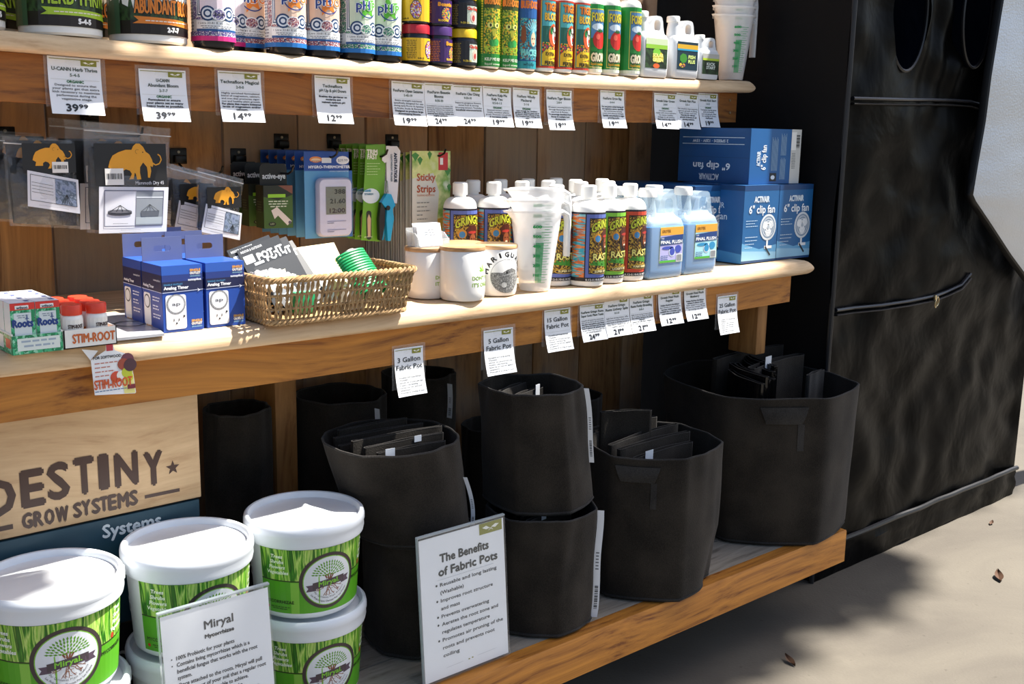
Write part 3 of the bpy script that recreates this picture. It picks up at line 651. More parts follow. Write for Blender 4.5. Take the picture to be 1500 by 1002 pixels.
# ---------------------------------------------------------------- generic round bottle
def bottle(label, cat, r, hb, body, cap, art, loc, rz=0, group=None, sh=.022, nr=.014, cr=.017, ch=.026, name='nutrient_bottle', gloss=None, clip=None, span=PI * .97):
    t = thing(name, label, cat, loc, rz, group)
    m = MB(); P = [(r * .86, 0), (r * .97, .002), (r, .008), (r, hb)]
    for k in range(1, 7): a = k / 6 * PI / 2; P.append((nr + (r - nr) * math.cos(a) ** .8 if k < 6 else nr, hb + sh * math.sin(a)))
    P += [(nr, hb + sh + .006)]; m.lathe(P, 36); m.build('bottle_body', body, t)
    z = hb + sh + .005; c = MB(); c.lathe([(cr, z), (cr, z + ch - .003), (cr - .003, z + ch)], 24, rf=lambda a, zz: 1 + .012 * (1 if int(a / (2 * PI) * 24 + .5) % 2 else -1)); c.build('cap', cap, t)
    A, vb = art(r, hb)
    A.build('label_print', S_cyl(r, z0=vb), t, du=r * .26, clip=(-r * span, 0, r * span, hb))
    return t
BLACKPL = mat('#15151a', .22, var=.02); WHITEPL = mat('#efeeea', .35, var=.02); YELLOWPL = mat('#e3bd12', .35)
PSY1 = pattern('tropic', ['#2b7a34', '#d9491f', '#e8932a', '#7a2c6b', '#f0c33c', '#1c4f2a', '#d94a6a'], 330)
PSY2 = pattern('mask', ['#5b7d1c', '#c8c22c', '#2f5c17', '#e0a92a', '#8aa32b', '#39250e'], 360)
PSY3 = pattern('sea', ['#1e6f8a', '#2f9aa6', '#8a4a22', '#1b4a7a', '#65b9bb', '#c58a3a'], 380)
PSY4 = pattern('rasta', ['#3b2614', '#6b4a1c', '#a8842c', '#2a1b10', '#c9a43a', '#57331a'], 380)
PSY5 = pattern('bands', ['#2f9db0', '#d97a3a', '#7ab0b8', '#b85a2a', '#2a5a8a'], 260, (.25, 1.6))
GRASS = pattern('grass', ['#123c0c', '#2f7a16', '#6fb02a', '#c4de74', '#3f8a1c', '#1a4f10', '#8fc63e'], 22, (4.2, .38), kind='NOISE', detail=5, distort=1.2)
FOLI = pattern('foliage', ['#0c120c', '#1b2a16', '#33502a', '#12160f'], 45, (1, 1), kind='NOISE', detail=6, distort=1)
SPECK = {c: pattern('speck' + c, [c, '#e9e4e0', c, '#3a3f6a', c], 900) for c in ('#9a4a4a', '#2f8a5a', '#6a5a9a')}
def a_tiger(r, h):
    A = Art(); w = r * PI * .97; A.rect(-w, .008, w, h - .002, '#3a9aa0', 1); A.rect(-w, .008, -r * .95, h - .002, '#8a2a1c', 2); A.rect(-r * .95, .008, -r * .88, h - .002, '#e0b020', 3)
    x0 = -r * .80; A.rect(x0, .010, w, h - .008, '#2b6a5a', 2); A.rect(x0, h * .10, w, h * .40, PSY1, 3)
    A.rect(x0, h * .62, w, h * .97, '#56b0b4', 3)
    A.text('TIGER', -r * .62, h * .83, h * .10, '#e8862a', 5, 'l', w=r * 1.5, bold=.0009); A.text('TIGER', -r * .60, h * .825, h * .10, '#7a2412', 4, 'l', w=r * 1.5, bold=.0018)
    A.text('BLOOM', -r * .62, h * .70, h * .095, '#f0c040', 5, 'l', w=r * 1.6, bold=.0009); A.text('BLOOM', -r * .60, h * .695, h * .095, '#23306a', 4, 'l', w=r * 1.6, bold=.0018)
    A.ell(r * .25, h * .50, r * .52, h * .155, '#d95a2a', 5); A.ell(r * .38, h * .50, r * .30, h * .12, '#f2ede2', 6); A.ell(r * .05, h * .56, r * .2, h * .05, '#1d7a3a', 6)
    for k in range(5): A.ell(r * (.05 + .14 * k), h * (.60 - .035 * k), r * .05, h * .03, '#15130f', 7, 8)
    A.ell(r * .30, h * .54, r * .07, h * .018, '#15130f', 7, 8); A.ell(r * .52, h * .54, r * .07, h * .018, '#15130f', 7, 8); A.ell(r * .42, h * .46, r * .14, h * .035, '#c22a22', 7, 10); A.ell(r * .42, h * .42, r * .10, h * .02, '#15130f', 7, 8)
    A.poly([(x0, h * .24), (x0 + r * .3, h * .30), (w * .35, h * .31), (w * .35, h * .22), (x0, h * .15)], '#e0b820', 5)
    A.text('EXTRA', -r * .5, h * .22, h * .045, '#2a1a10', 6, 'l', w=r * .9, bold=.0004)
    A.rect(x0, .014, w, h * .165, '#e0b820', 4); A.text('FERTILIZER', -r * .55, h * .095, h * .05, '#15130f', 6, 'l', w=r * 1.6, bold=.0005)
    A.rect(-w, .008, w, .012, '#c23a22', 5); A.rect(-w, h - .006, w, h - .002, '#c0402a', 5); return A, 0
def a_kelp(r, h):
    A = Art(); w = r * PI * .97; A.rect(-w, .004, w, h, '#2f6a22', 1)
    for k in range(26):
        for s in (-1.0, .92): A.ell(r * s, .014 + (h - .03) * k / 25, .0022, .0022, '#d8cf3a', 2, 6)
    A.rect(-r * .85, .030, r * .8, h - .006, PSY2, 2); A.rect(-r * .85, h * .78, r * .8, h * .96, '#3a4a12', 3)
    A.text('BUSHDOCTOR', -r * .80, h * .83, h * .085, '#e88a2a', 4, 'l', w=r * 2.0, bold=.0008)
    A.ell(-r * .38, h * .56, r * .22, h * .035, '#dfe07a', 4); A.ell(r * .22, h * .56, r * .22, h * .035, '#dfe07a', 4); A.ell(-r * .34, h * .56, r * .08, h * .02, '#1c2a0c', 5); A.ell(r * .24, h * .56, r * .08, h * .02, '#1c2a0c', 5)
    A.ell(-r * .05, h * .47, r * .16, h * .05, '#a8a52c', 4); A.ell(-r * .15, h * .33, r * .28, h * .045, '#2a8a3a', 5); A.ell(r * .22, h * .34, r * .25, h * .045, '#35a047', 5)
    A.text('KELP', -r * .7, h * .22, h * .07, '#a9c93a', 4, 'l', w=r * 1.4, bold=.0006)
    A.rect(-w, .004, w, .030, '#1f7a2c', 3); A.text('KELP ME KELP YOU', -r * .75, .016, .006, '#e9efd9', 4, 'l', w=r * 2.1, bold=.0002); A.text('liquid seaweed', -r * .75, .007, .0045, '#e9efd9', 4, 'l', w=r * 1.5); return A, 0
def a_mack(r, h):
    A = Art(); w = r * PI * .97; A.rect(-w, .004, w, h, '#1f4f8a', 1); A.rect(-r * .9, .022, r * .9, h - .004, PSY3, 2); A.rect(-r * .9, h * .70, w * .5, h * .97, '#225a9a', 3)
    A.text('BUSHDOCTOR', -r * .82, h * .83, h * .10, '#e07a2a', 4, 'l', w=r * 2.2, bold=.0009)
    for k in range(9): a = PI * (.15 + .7 * k / 8); A.line(r * .25, h * .50, r * .25 + r * .8 * math.cos(a), h * .50 + h * .19 * math.sin(a), .0022, '#8fd0da', 4)
    A.ell(r * .25, h * .44, r * .42, h * .13, '#2c8aa0', 4); A.ell(r * .25, h * .42, r * .26, h * .095, '#e6c6a4', 5); A.ell(r * .14, h * .43, r * .06, h * .01, '#2a1a1a', 6, 8); A.ell(r * .36, h * .43, r * .06, h * .01, '#2a1a1a', 6, 8); A.ell(r * .25, h * .365, r * .07, h * .012, '#b8403a', 6, 8)
    A.ell(-r * .6, h * .48, r * .2, h * .12, '#8a4a22', 4)
    A.text('MACKEREL', -r * .75, h * .20, h * .085, '#7fd0cc', 5, 'l', w=r * 2.0, bold=.0008); A.rect(-w, .004, w, .020, '#2a8f9a', 4); A.text('wholly', -r * .6, .010, .007, '#10303a', 5, 'l'); return A, 0
def a_grow(r, h):
    A = Art(); w = r * PI * .97; A.rect(-w, .006, w, h, '#1f8a3a', 1); A.rect(-r * .88, .016, r * .95, h - .010, '#d9cf5a', 2); A.rect(-r * .82, .018, r * .9, h - .012, '#2a7a3a', 3)
    A.rect(-r * .78, h * .52, r * .86, h * .92, '#5a8ab8', 4); A.ell(-r * .1, h * .68, r * .6, h * .05, '#cfe0ee', 5)
    A.text('FOXFARM', -r * .72, h * .76, h * .12, '#d9c93a', 6, 'l', w=r * 1.9, bold=.0009); A.text('FOXFARM', -r * .70, h * .755, h * .12, '#23306a', 5, 'l', w=r * 1.9, bold=.0018)
    A.ell(r * .05, h * .50, r * .66, h * .135, '#c62a22', 6); A.ell(-r * .15, h * .54, r * .2, h * .04, '#e0604a', 7)
    for k in range(5): a = PI * (.1 + .2 * k); A.line(r * .05, h * .61, r * .05 + r * .34 * math.cos(a), h * .61 + h * .045 * math.sin(a), .003, '#1f5a22', 8)
    A.rect(-r * .78, h * .30, r * .86, h * .37, '#1d6a2a', 5); A.ell(-r * .5, h * .36, r * .3, h * .03, '#2a8a3a', 6)
    A.text('GROW BIG', -r * .7, h * .19, h * .12, '#efe6c2', 7, 'l', w=r * 2.2, bold=.001); A.text('GROW BIG', -r * .68, h * .185, h * .12, '#4a2a12', 6, 'l', w=r * 2.2, bold=.002)
    A.text('liquid concentrate', -r * .7, h * .135, .006, '#e0a82a', 6, 'l', w=r * 1.5, bold=.0002); A.rect(-w, .006, w, .013, '#e6e9d4', 3); A.text('fertilizer', -r * .6, h * .085, .006, '#efe6c2', 6, 'l'); return A, 0
def a_techna(c1, c2, base, shape, word, word2):
    def f(r, h):
        A = Art(); w = r * PI * .97; A.rect(-w, .014, w, h * 1.0, '#d9dde0', 1); A.rect(-r * 1.35, .048, r * 1.6, h, SPECK[c2], 2)
        A.lines(-r * 1.5, h * .9, r * .55, 26, h * .034, '#7a7f8a', 3, al='c'); 
        for k, c in enumerate(('#e8ecef', '#1d3f6a', '#e8ecef', '#1d3f6a')): A.rect(-r * (1.0 - .05 * k), .052 + .0022 * k, r * 1.5, h, c, 3 + k)
        A.rect(-r * .80, .060, r * 1.5, h, base, 7)
        for s, x in ((1, -r * .42), (1, r * .60)):
            for k in range(4): A.ell(x, .058, .013 - .003 * k, .013 - .003 * k, ('#1d3f6a', '#dfe6ee')[k % 2], 8 + k, 16)
        A.ell(r * .08, .056, .0125, .0105, '#eef0f2', 13); A.ell(r * .08, .056, .0105, .0085, SPECK[c2], 14)
        if word2 == '2-0-0': A.text('2-0-0', r * .08, .054, .005, '#22242a', 15, bold=.0003)
        A.rect(-r * 1.0, .032, r * 1.5, .046, '#eceff0', 8); A.text('1 Litre 33.81 fl. oz. / Net Wt. 1.22', -r * .9, .040, .0035, '#30343a', 9, 'l', w=r * 2.2); A.lines(0, .036, r * 1.6, 2, .003, '#6a6f7a', 9)
        A.rect(-r * 1.0, .028, w, .032, '#1d4f8a', 8); A.rect(-w, .019, w, .028, SPECK[c2], 8); A.rect(-w, .012, w, .020, c1, 9)
        if shape:
            st = [(r * (.10 + (.62 if k % 2 == 0 else .28) * math.cos(.5 + k * PI / 5)), h * .60 + r * (.75 if k % 2 == 0 else .34) * math.sin(.5 + k * PI / 5)) for k in range(10)]
            A.poly(st, shape, 9)
            A.text('pH', -r * .45, h * .56, .017, '#f2f4f6', 11, 'l', bold=.0016); A.text('pH', -r * .45, h * .56, .017, '#23408a', 12, 'l', bold=.0005)
            A.text(word2, r * .05, h * .56, .015, '#f2f4f6', 11, 'l', bold=.0016); A.text(word2, r * .05, h * .56, .015, shape, 12, 'l', bold=.0005)
            A.ring(r * .2, h * .60, r * .6, .002, '#23408a', 10, a0=PI, a1=1.8 * PI)
        else: A.text(word, -r * .6, h * .62, .018, '#c0267a', 10, 'l', w=r * 1.5, bold=.0006)
        return A, 0
    return f
a_mag = a_techna('#d0287a', '#6a5a9a', '#e9dbe4', None, 'MagiCal', '2-0-0'); a_down = a_techna('#1f6fb8', '#9a4a4a', '#e2c3ae', '#e8822a', '', 'DOWN'); a_up = a_techna('#1f6fb8', '#2f8a5a', '#cfe0c6', '#5ab52f', '', 'UP')
def a_gringo(edge, word):
    def f(r, h):
        A = Art(); w = r * PI * .97; A.rect(-w, .012, w, h, '#1c1a2a', 1); A.rect(-w, .020, -r * 1.05, h - .004, PSY5, 2); A.rect(r * 1.35, .020, w, h - .004, PSY5, 2)
        A.rect(-r * .98, .020, r * 1.3, h - .004, edge, 3); A.rect(-r * .80, .028, r * 1.12, h - .012, '#15100c', 4); A.rect(-r * .76, .030, r * 1.08, h - .014, PSY4, 5)
        A.text('GRINGO', r * .16, h * .80, h * .11, '#2a1a0c', 6, w=r * 1.65, bold=.0018, warp=lambda x, y: (x, y - .35 * (x - r * .3) ** 2 / r)); A.text('GRINGO', r * .16, h * .80, h * .11, '#c9d23a', 7, w=r * 1.65, bold=.0006, warp=lambda x, y: (x, y - .35 * (x - r * .3) ** 2 / r))
        A.ell(-r * .28, h * .66, r * .28, h * .06, '#c98a2a', 6); A.ell(-r * .28, h * .65, r * .18, h * .045, '#3f7fb0', 7)
        A.ell(r * .38, h * .60, r * .42, h * .165, '#241611', 7); A.ell(r * .38, h * .695, r * .42, h * .085, '#4a1f16', 8); A.ell(r * .38, h * .68, r * .30, h * .02, '#a8322a', 9)
        A.ell(r * .40, h * .575, r * .24, h * .085, '#8a4a2c', 9); A.ell(r * .30, h * .59, r * .05, h * .009, '#120c0a', 10, 8); A.ell(r * .50, h * .59, r * .05, h * .009, '#120c0a', 10, 8); A.ell(r * .40, h * .535, r * .10, h * .014, '#e8d9c0', 10, 8); A.ell(r * .40, h * .50, r * .17, h * .03, '#2a1a12', 10, 10)
        A.text('RASTA', r * .2, h * .365, h * .085, '#1c120a', 8, w=r * 1.5, bold=.0018); A.text('RASTA', r * .2, h * .365, h * .085, '#e6dd7a', 9, w=r * 1.5, bold=.0006)
        for k in range(7): A.line(-r * .1, h * .30, -r * .1 + r * .62 * math.cos(-.3 + k * .55), h * .30 + h * .07 * math.sin(-.3 + k * .55), .0042, '#3f8a2c', 8)
        A.ell(r * .15, h * .205, r * .82, h * .035, '#d9b23a', 8); A.ell(r * .15, h * .205, r * .76, h * .028, '#3a240f', 9); A.text(word, r * .15, h * .195, h * .028, '#e9dca0', 10, w=r * 1.2, bold=.0003)
        A.rect(-w, .012, w, .020, '#15131a', 6); A.text('0.12-0.10-0.14 NET 32 fl oz', r * .1, .0135, .0042, '#e6e6e6', 7, w=r * 2.1, bold=.0001); return A, 0
    return f
# ---- upper shelf bottles -------------------------------------------------
def up_place(proto, px, r, Yoff=0, label=None, rz=0, group=None):
    Y = 1.817 + r + Yoff; X = x_for_right(px, Y, r, 1.34); loc = (X, Y, ZU(X)); 
    if label is None: proto.location = loc; proto.rotation_euler = (0, 0, rz); return proto
    return rename_copy(proto, loc, rz, label, group)
rT = .0365; gT = 'litre bottles on the upper shelf'
mag = bottle('black litre bottle with magenta band, front one beside the white pail', 'bottle', rT, .165, BLACKPL, BLACKPL, a_mag, (0, 0, 0), group=gT); up_place(mag, 344, rT, rz=-.25)
up_place(mag, 363, rT, .078, 'black litre bottle with magenta band, half hidden behind the front one', -.25, gT)
dn = bottle('black litre bottle with orange star and blue band, half hidden, leftmost of its kind', 'bottle', rT, .165, BLACKPL, BLACKPL, a_down, (0, 0, 0), group=gT); up_place(dn, 391, rT, .078, rz=-.3)
up_place(dn, 448, rT, 0, 'black litre bottle with orange star, front one of the pair', -.2, gT); up_place(dn, 497, rT, .004, 'black litre bottle with orange star, right one of the pair', -.25, gT)
upb = bottle('black litre bottle with green star, left of the pair', 'bottle', rT, .165, BLACKPL, BLACKPL, a_up, (0, 0, 0), group=gT); up_place(upb, 548, rT, 0, rz=-.05); up_place(upb, 587, rT, .006, 'black litre bottle with green star, right one next to the yellow jars', -.35, gT)
rF = .0276; gF = 'fertilizer bottles on the upper shelf'
kel = bottle('white bottle with green and yellow mask label, left of the two', 'bottle', rF, .158, WHITEPL, WHITEPL, a_kelp, (0, 0, 0), group=gF, sh=.018); up_place(kel, 731, rF, rz=-.05)
up_place(kel, 757, rF, .004, 'white bottle with green and yellow mask label, right of the two', -.05, gF)
mk = bottle('white bottle with blue and teal label showing a crowned face', 'bottle', rF, .158, WHITEPL, WHITEPL, a_mack, (0, 0, 0), group=gF, sh=.018); up_place(mk, 784, rF, rz=-.1)
tg = bottle('white bottle with orange tiger label, left of the three', 'bottle', rF, .158, WHITEPL, WHITEPL, a_tiger, (0, 0, 0), group=gF, sh=.018); up_place(tg, 811, rF, rz=.08)
up_place(tg, 837, rF, .002, 'white bottle with orange tiger label, middle of the three', .08, gF); up_place(tg, 861, rF, .004, 'white bottle with orange tiger label, right of the three', .05, gF)
gr = bottle('white bottle with red tomato on a green label, left of the three', 'bottle', rF, .158, WHITEPL, WHITEPL, a_grow, (0, 0, 0), group=gF, sh=.018); up_place(gr, 881, rF, .012, rz=.0)
up_place(gr, 906, rF, .006, 'white bottle with red tomato on a green label, middle of the three', .0, gF); up_place(gr, 936, rF, .0, 'white bottle with red tomato on a green label, right of the three', .1, gF)
# ---- small stacked jars --------------------------------------------------
def jar(label, r, bodyc, lidc, art, group, lidlabel=None):
    t = thing('fertilizer_jar', label, 'jar', (0, 0, 0), 0, group); m = MB(); m.lathe([(r * .9, 0), (r, .003), (r, .053), (r * .93, .058), (r * .93, .062)], 32); m.build('jar_body', bodyc, t)
    m = MB(); m.lathe([(r * .99, .059), (r * .99, .074), (r * .94, .0765), (r * .5, .0765), (0, .0765)], 32); m.build('lid', lidc, t)
    A = Art(); art(A, r); A.build('label_print', S_cyl(r, z0=0), t, du=r * .26, clip=(-r * 3.05, 0, r * 3.05, .053)); return t
def j_ses(A, r):
    A.rect(-r * 3.05, .006, r * 3.05, .050, '#dfb31c', 1); A.lines(-r * .9, .044, r * .7, 11, .0034, '#5a4a12', 2); A.ell(r * .45, .028, .0125, .019, '#3a2a4a', 2, 8, .39); A.ell(r * .45, .028, .011, .017, pattern('gem', ['#7a5ab0', '#e0d0e8', '#c8502a', '#d8c23a', '#3a3a8a'], 420), 3, 8, .39); A.text('5-45-19', -r * .25, .009, .003, '#2a2210', 2, bold=.0002)
def j_bea(A, r):
    A.rect(-r * 3.05, .006, r * 3.05, .052, '#3a1a5a', 1); A.lines(-r * .9, .046, r * .75, 12, .0034, '#d07a2a', 2); A.text('Beastie', r * .45, .040, .007, '#e8a02a', 3, w=r * 1.1, bold=.0007); A.ell(r * .5, .024, .011, .014, pattern('beast', ['#e0602a', '#3a8a4a', '#2a3a8a', '#e8c23a', '#4aa0b0'], 420), 3); A.text('BLOOMZ', r * .3, .010, .004, '#e8c23a', 3, bold=.0003)
def j_cha(A, r):
    A.rect(-r * 3.05, .006, r * 3.05, .052, '#1a1a20', 1); A.lines(-r * .9, .046, r * .75, 12, .0034, '#9a8a22', 2); A.rect(r * .05, .010, r * 1.1, .046, '#b8c6b8', 2); A.text('Cha Ching', r * .57, .038, .006, '#c83a2a', 4, w=r * 1.0, bold=.0006); A.ell(r * .57, .024, .008, .011, '#d8b0a0', 3); A.ell(r * .57, .022, .004, .006, '#a83a3a', 4); A.text('9-50-10', -r * .1, .010, .004, '#d9c23a', 3, bold=.0002)
rJ = .0305
for nm, px, art, bc, lc, col, lab in (('s', 629.5, j_ses, BLACKPL, mat('#b3202c', .3), 'yellow', 'yellow-labelled jar'), ('b', 662, j_bea, BLACKPL, mat('#4a2a6a', .3), 'purple', 'purple-labelled jar'), ('c', 698, j_cha, BLACKPL, YELLOWPL, 'black', 'black-labelled jar with yellow lid')):
    j = jar(lab + ', lower of the stacked pair', rJ, bc, lc, art, 'small stacked jars on the upper shelf'); Y = 1.817 + rJ; X = x_for_right(px, Y, rJ, 1.34); j.location = (X, Y, ZU(X)); j.rotation_euler = (0, 0, {'s': .05, 'b': .1, 'c': -.2}[nm])
    rename_copy(j, (X - .001, Y + .001, ZU(X) + .0766), {'s': -.95, 'b': -.45, 'c': -.35}[nm], lab + ', upper of the stacked pair', 'small stacked jars on the upper shelf')
# ---- pails on the upper shelf -------------------------------------------
def cann_pail(label, px, word, sub, c, loc=None, dark=False, rz=-.15, group='plant food pails on the upper shelf', dY=0):
    r = .068; Y = 1.819 + r + dY; X = x_for_right(px, Y, r, 1.36); t = thing('plant_food_pail', label, 'pail', (X, Y, ZU(X)), rz, group)
    m = MB(); m.lathe([(r * .90, 0), (r * .95, .004), (r * .965, .05), (r, .15)], 40); m.build('pail_body', WHITEPL if not dark else BLACKPL, t)
    m = MB(); m.lathe([(r * 1.02, .148), (r * 1.07, .150), (r * 1.07, .164), (r * 1.03, .167), (r * .96, .163), (0, .163)], 40); m.build('lid', WHITEPL, t)
    A = Art(); w = r * 3.0; A.rect(-w, .014, w, .146, FOLI, 1); A.rect(-w, .014, -r * 1.0, .146, '#4a6a4c', 2); A.rect(-r * 1.0, .014, r * 1.6, .036, '#1d1512', 2)
    A.text(word, r * .28, .048, .024, '#0c0e0a', 3, w=r * 1.75, bold=.0022); A.text(word, r * .28, .048, .024, c, 4, w=r * 1.75, bold=.0007)
    A.poly([(-r * .65, .031), (-r * .5, .036), (-r * .62, .043), (r * .3, .041), (r * 1.2, .038), (r * 1.1, .033), (r * 1.22, .027), (r * .3, .031)], c, 4); A.lines(r * .28, .035, r * 1.3, 1, .004, '#efe8d8', 5)
    A.text(sub, r * .35, .019, .0075, '#eeeeee', 5, bold=.0009); A.text('U-CANN', r * .28, .112, .018, '#e8e8e0', 4, w=r * 1.1, bold=.0008)
    A.build('label_print', S_cyl(r * .965, z0=0), t, du=.016); return t
cann_pail('white pail with dark leafy label, cut off at the left edge of the shelf', 11, 'HERB THRIVE', '5-4-5', '#a6c832', rz=.3)
cann_pail('white pail with dark leafy label and lime green lettering', 153, 'HERB THRIVE', '5-4-5', '#a6c832', rz=-.1)
cann_pail('white pail with dark leafy label and orange lettering', 277, 'ABUNDANT BLOOM', '2-7-7', '#e0822a', rz=-.1)
cann_pail('white pail with lime lettering in the second row, seen in the left gap', 40, 'HERB THRIVE', '5-4-5', '#a6c832', rz=-.4, dY=.145)
cann_pail('white pail with orange lettering in the second row, seen in the right gap', 176, 'ABUNDANT BLOOM', '2-7-7', '#e0822a', rz=-.4, dY=.145)
# ---- rectangular jugs ------------------------------------------------------
def jug(label, w, d, h, body, cap, liquid=None, art=None, loc=(0, 0, 0), rz=0, group=None, name='plastic_jug'):
    t = thing(name, label, 'jug', loc, rz, group); hb = h * .62
    m = MB(); R = []
    for z, k, c in ((0, .90, .010), (.004, .98, .012), (.02, 1, .012), (hb * .93, 1, .012), (hb, .97, .016)): R.append([(x, y, z) for x, y in rrect(w * k, d * k, c)])
    for q, (kx, ky, cx) in enumerate(((.93, .80, 0), (.80, .52, -.0), (.74, .42, -.0))): R.append([(x, y, hb + (q + 1) * h * .035) for x, y in rrect(w * kx, d * ky, min(.010, d * ky * .45), cx=cx * w)])
    m.loft(R)
    z0 = hb + h * .06
    # neck at the left, handle arch to the right, as one moulded piece
    nx = -w * .27; m.lathe([(w * .17, z0 - .02), (w * .16, z0 + h * .10), (w * .13, h * .89), (w * .13, h * .92)], 20, nx, 0)
    O = [(-.12, .60), (-.12, .74), (-.06, .82), (.00, .90), (.06, .935), (.16, .95), (.30, .945), (.36, .925), (.395, .87), (.42, .78), (.455, .70), (.49, .66), (.49, .60)]
    O = [(x * w, z * h) for x, z in O][::-1]; Hl = [(.19 * w + x, .80 * h + z) for x, z in rrect(.23 * w, .17 * h, .09 * w)]
    tr = tessellate_polygon([[Vector((x, z, 0)) for x, z in O], [Vector((x, z, 0)) for x, z in Hl]]); al = O + Hl; n_, k_ = len(al), len(O); th = d * .20
    vs = [(x, -th, z) for x, z in al] + [(x, th, z) for x, z in al]
    m.add(vs, [tuple(q) for q in tr] + [tuple(i + n_ for i in reversed(q)) for q in tr] + [(i, (i + 1) % k_, (i + 1) % k_ + n_, i + n_) for i in range(k_)] + [(k_ + i, k_ + (i + 1) % (n_ - k_), k_ + (i + 1) % (n_ - k_) + n_, k_ + i + n_) for i in range(n_ - k_)])
    m.build('jug_body', body, t)
    if liquid:
        R = []
        for z, k, c in ((.002, .86, .009), (.006, .94, .011), (.02, .965, .011), (hb * .93, .965, .011)): R.append([(x, y, z) for x, y in rrect(w * k, d * k, c)])
        MB().loft(R).build('liquid', liquid, t)
    c = MB(); c.lathe([(w * .165, h * .905), (w * .165, h * .985), (w * .15, h)], 24, nx, 0, rf=lambda a, z: 1 + .02 * (1 if int(a / (2 * PI) * 24 + .5) % 2 else -1)); c.build('cap', cap, t)
    if art: A = Art(); art(A, w, hb); A.build('label_print', S_front(0, -d / 2, 0), t)
    return t
FROST = mat('#d5d8db', .38, var=.02)
def g_solar(A, w, hb):
    x = w * .40; A.rect(-x, hb * .22, x, hb * .95, FOLI, 1); A.rect(-x, hb * .78, x, hb * .95, '#c9d8b0', 2); A.rect(-x, hb * .70, x, hb * .80, '#8fc23a', 3)
    A.ell(w * .05, hb * .50, w * .2, hb * .14, '#e0cf2a', 3); A.ell(0, hb * .62, w * .14, hb * .09, '#7ac23a', 4); A.text('SOLAR', w * .05, hb * .50, hb * .085, '#f2ee8a', 5, w=w * .38, bold=.0008); A.text('GREEN', w * .05, hb * .39, hb * .085, '#f2ee8a', 5, w=w * .38, bold=.0008); A.ell(0, hb * .28, w * .12, hb * .06, '#d8602a', 4)
def g_fish(A, w, hb):
    x = w * .40; A.rect(-x, hb * .22, x, hb * .95, '#12303f', 1); A.rect(-x, hb * .76, x, hb * .88, '#d9a92a', 2); A.rect(-x, hb * .72, x, hb * .765, '#2a9ac0', 3); A.ell(-w * .16, hb * .52, w * .15, hb * .13, '#3f8a2c', 3, 7); A.ell(-w * .2, hb * .34, w * .12, hb * .06, PSY1, 3)
    A.text('FISH', w * .16, hb * .52, hb * .085, '#d9ec8a', 4, w=w * .26, bold=.0007); A.text('PLUS', w * .16, hb * .40, hb * .085, '#d9ec8a', 4, w=w * .26, bold=.0007)
def g_kick(A, w, hb):
    x = w * .42; A.rect(-x, hb * .18, x, hb * .92, FOLI, 1); A.rect(-x, hb * .74, x, hb * .92, '#b8b8b0', 2); A.rect(-x, hb * .68, x, hb * .76, '#b8cf3a', 3); A.text('KICK', 0, hb * .50, hb * .10, '#d8e0d8', 4, w=w * .42, bold=.0006); A.text('START', 0, hb * .37, hb * .10, '#d8e0d8', 4, w=w * .45, bold=.0006)
gJ = 'white plastic jugs on the upper shelf'
def upjug(lab, xl, xr, w, d, h, art, rz):
    Y = 1.822 + d / 2; X = (onY(xl, 110, 1.822).x + onY(xr, 110, 1.822).x) / 2; return jug(lab, w, d, h, FROST, WHITEPL, None, art, (X, Y, ZU(X)), rz, gJ)
upjug('larger white jug with yellow-green foliage label', 936, 984, .098, .058, .155, g_solar, 0)
upjug('larger white jug with dark blue and gold label', 984, 1027, .098, .058, .150, g_fish, 0)
upjug('smallest white jug with dark leafy label at the row end', 1024, 1056, .078, .045, .110, g_kick, 0)
# ================================================================ MIDDLE SHELF
def boxthing(name, label, cat, xm, xr, ytop, ybot, z, depth=None, xl=None, group=None, side=None, front=None, top=None, mats='#2a5fb0', flap=None, c=.001, Y=None):
    """carton whose front face spans px xm..xr, base on z"""
    a = onZ(xm, ybot, z) if Y is None else onY(xm, ybot, Y); Y = a.y; X0 = a.x; X1 = onY(xr, ybot, Y).x; H = onY(xm, ytop, Y).z - z
    if depth is None: depth = onX(xl, (ytop + ybot) / 2, X0).y - Y
    w = X1 - X0; t = thing(name, label, cat, (X0 + w / 2, Y + depth / 2, z), 0, group)
    m = mat(mats, .35) if isinstance(mats, str) else mats
    MB().box(-w / 2, w / 2, -depth / 2, depth / 2, 0, H, c).build('carton_body', m, t, smooth=False)
    return t, w, depth, H
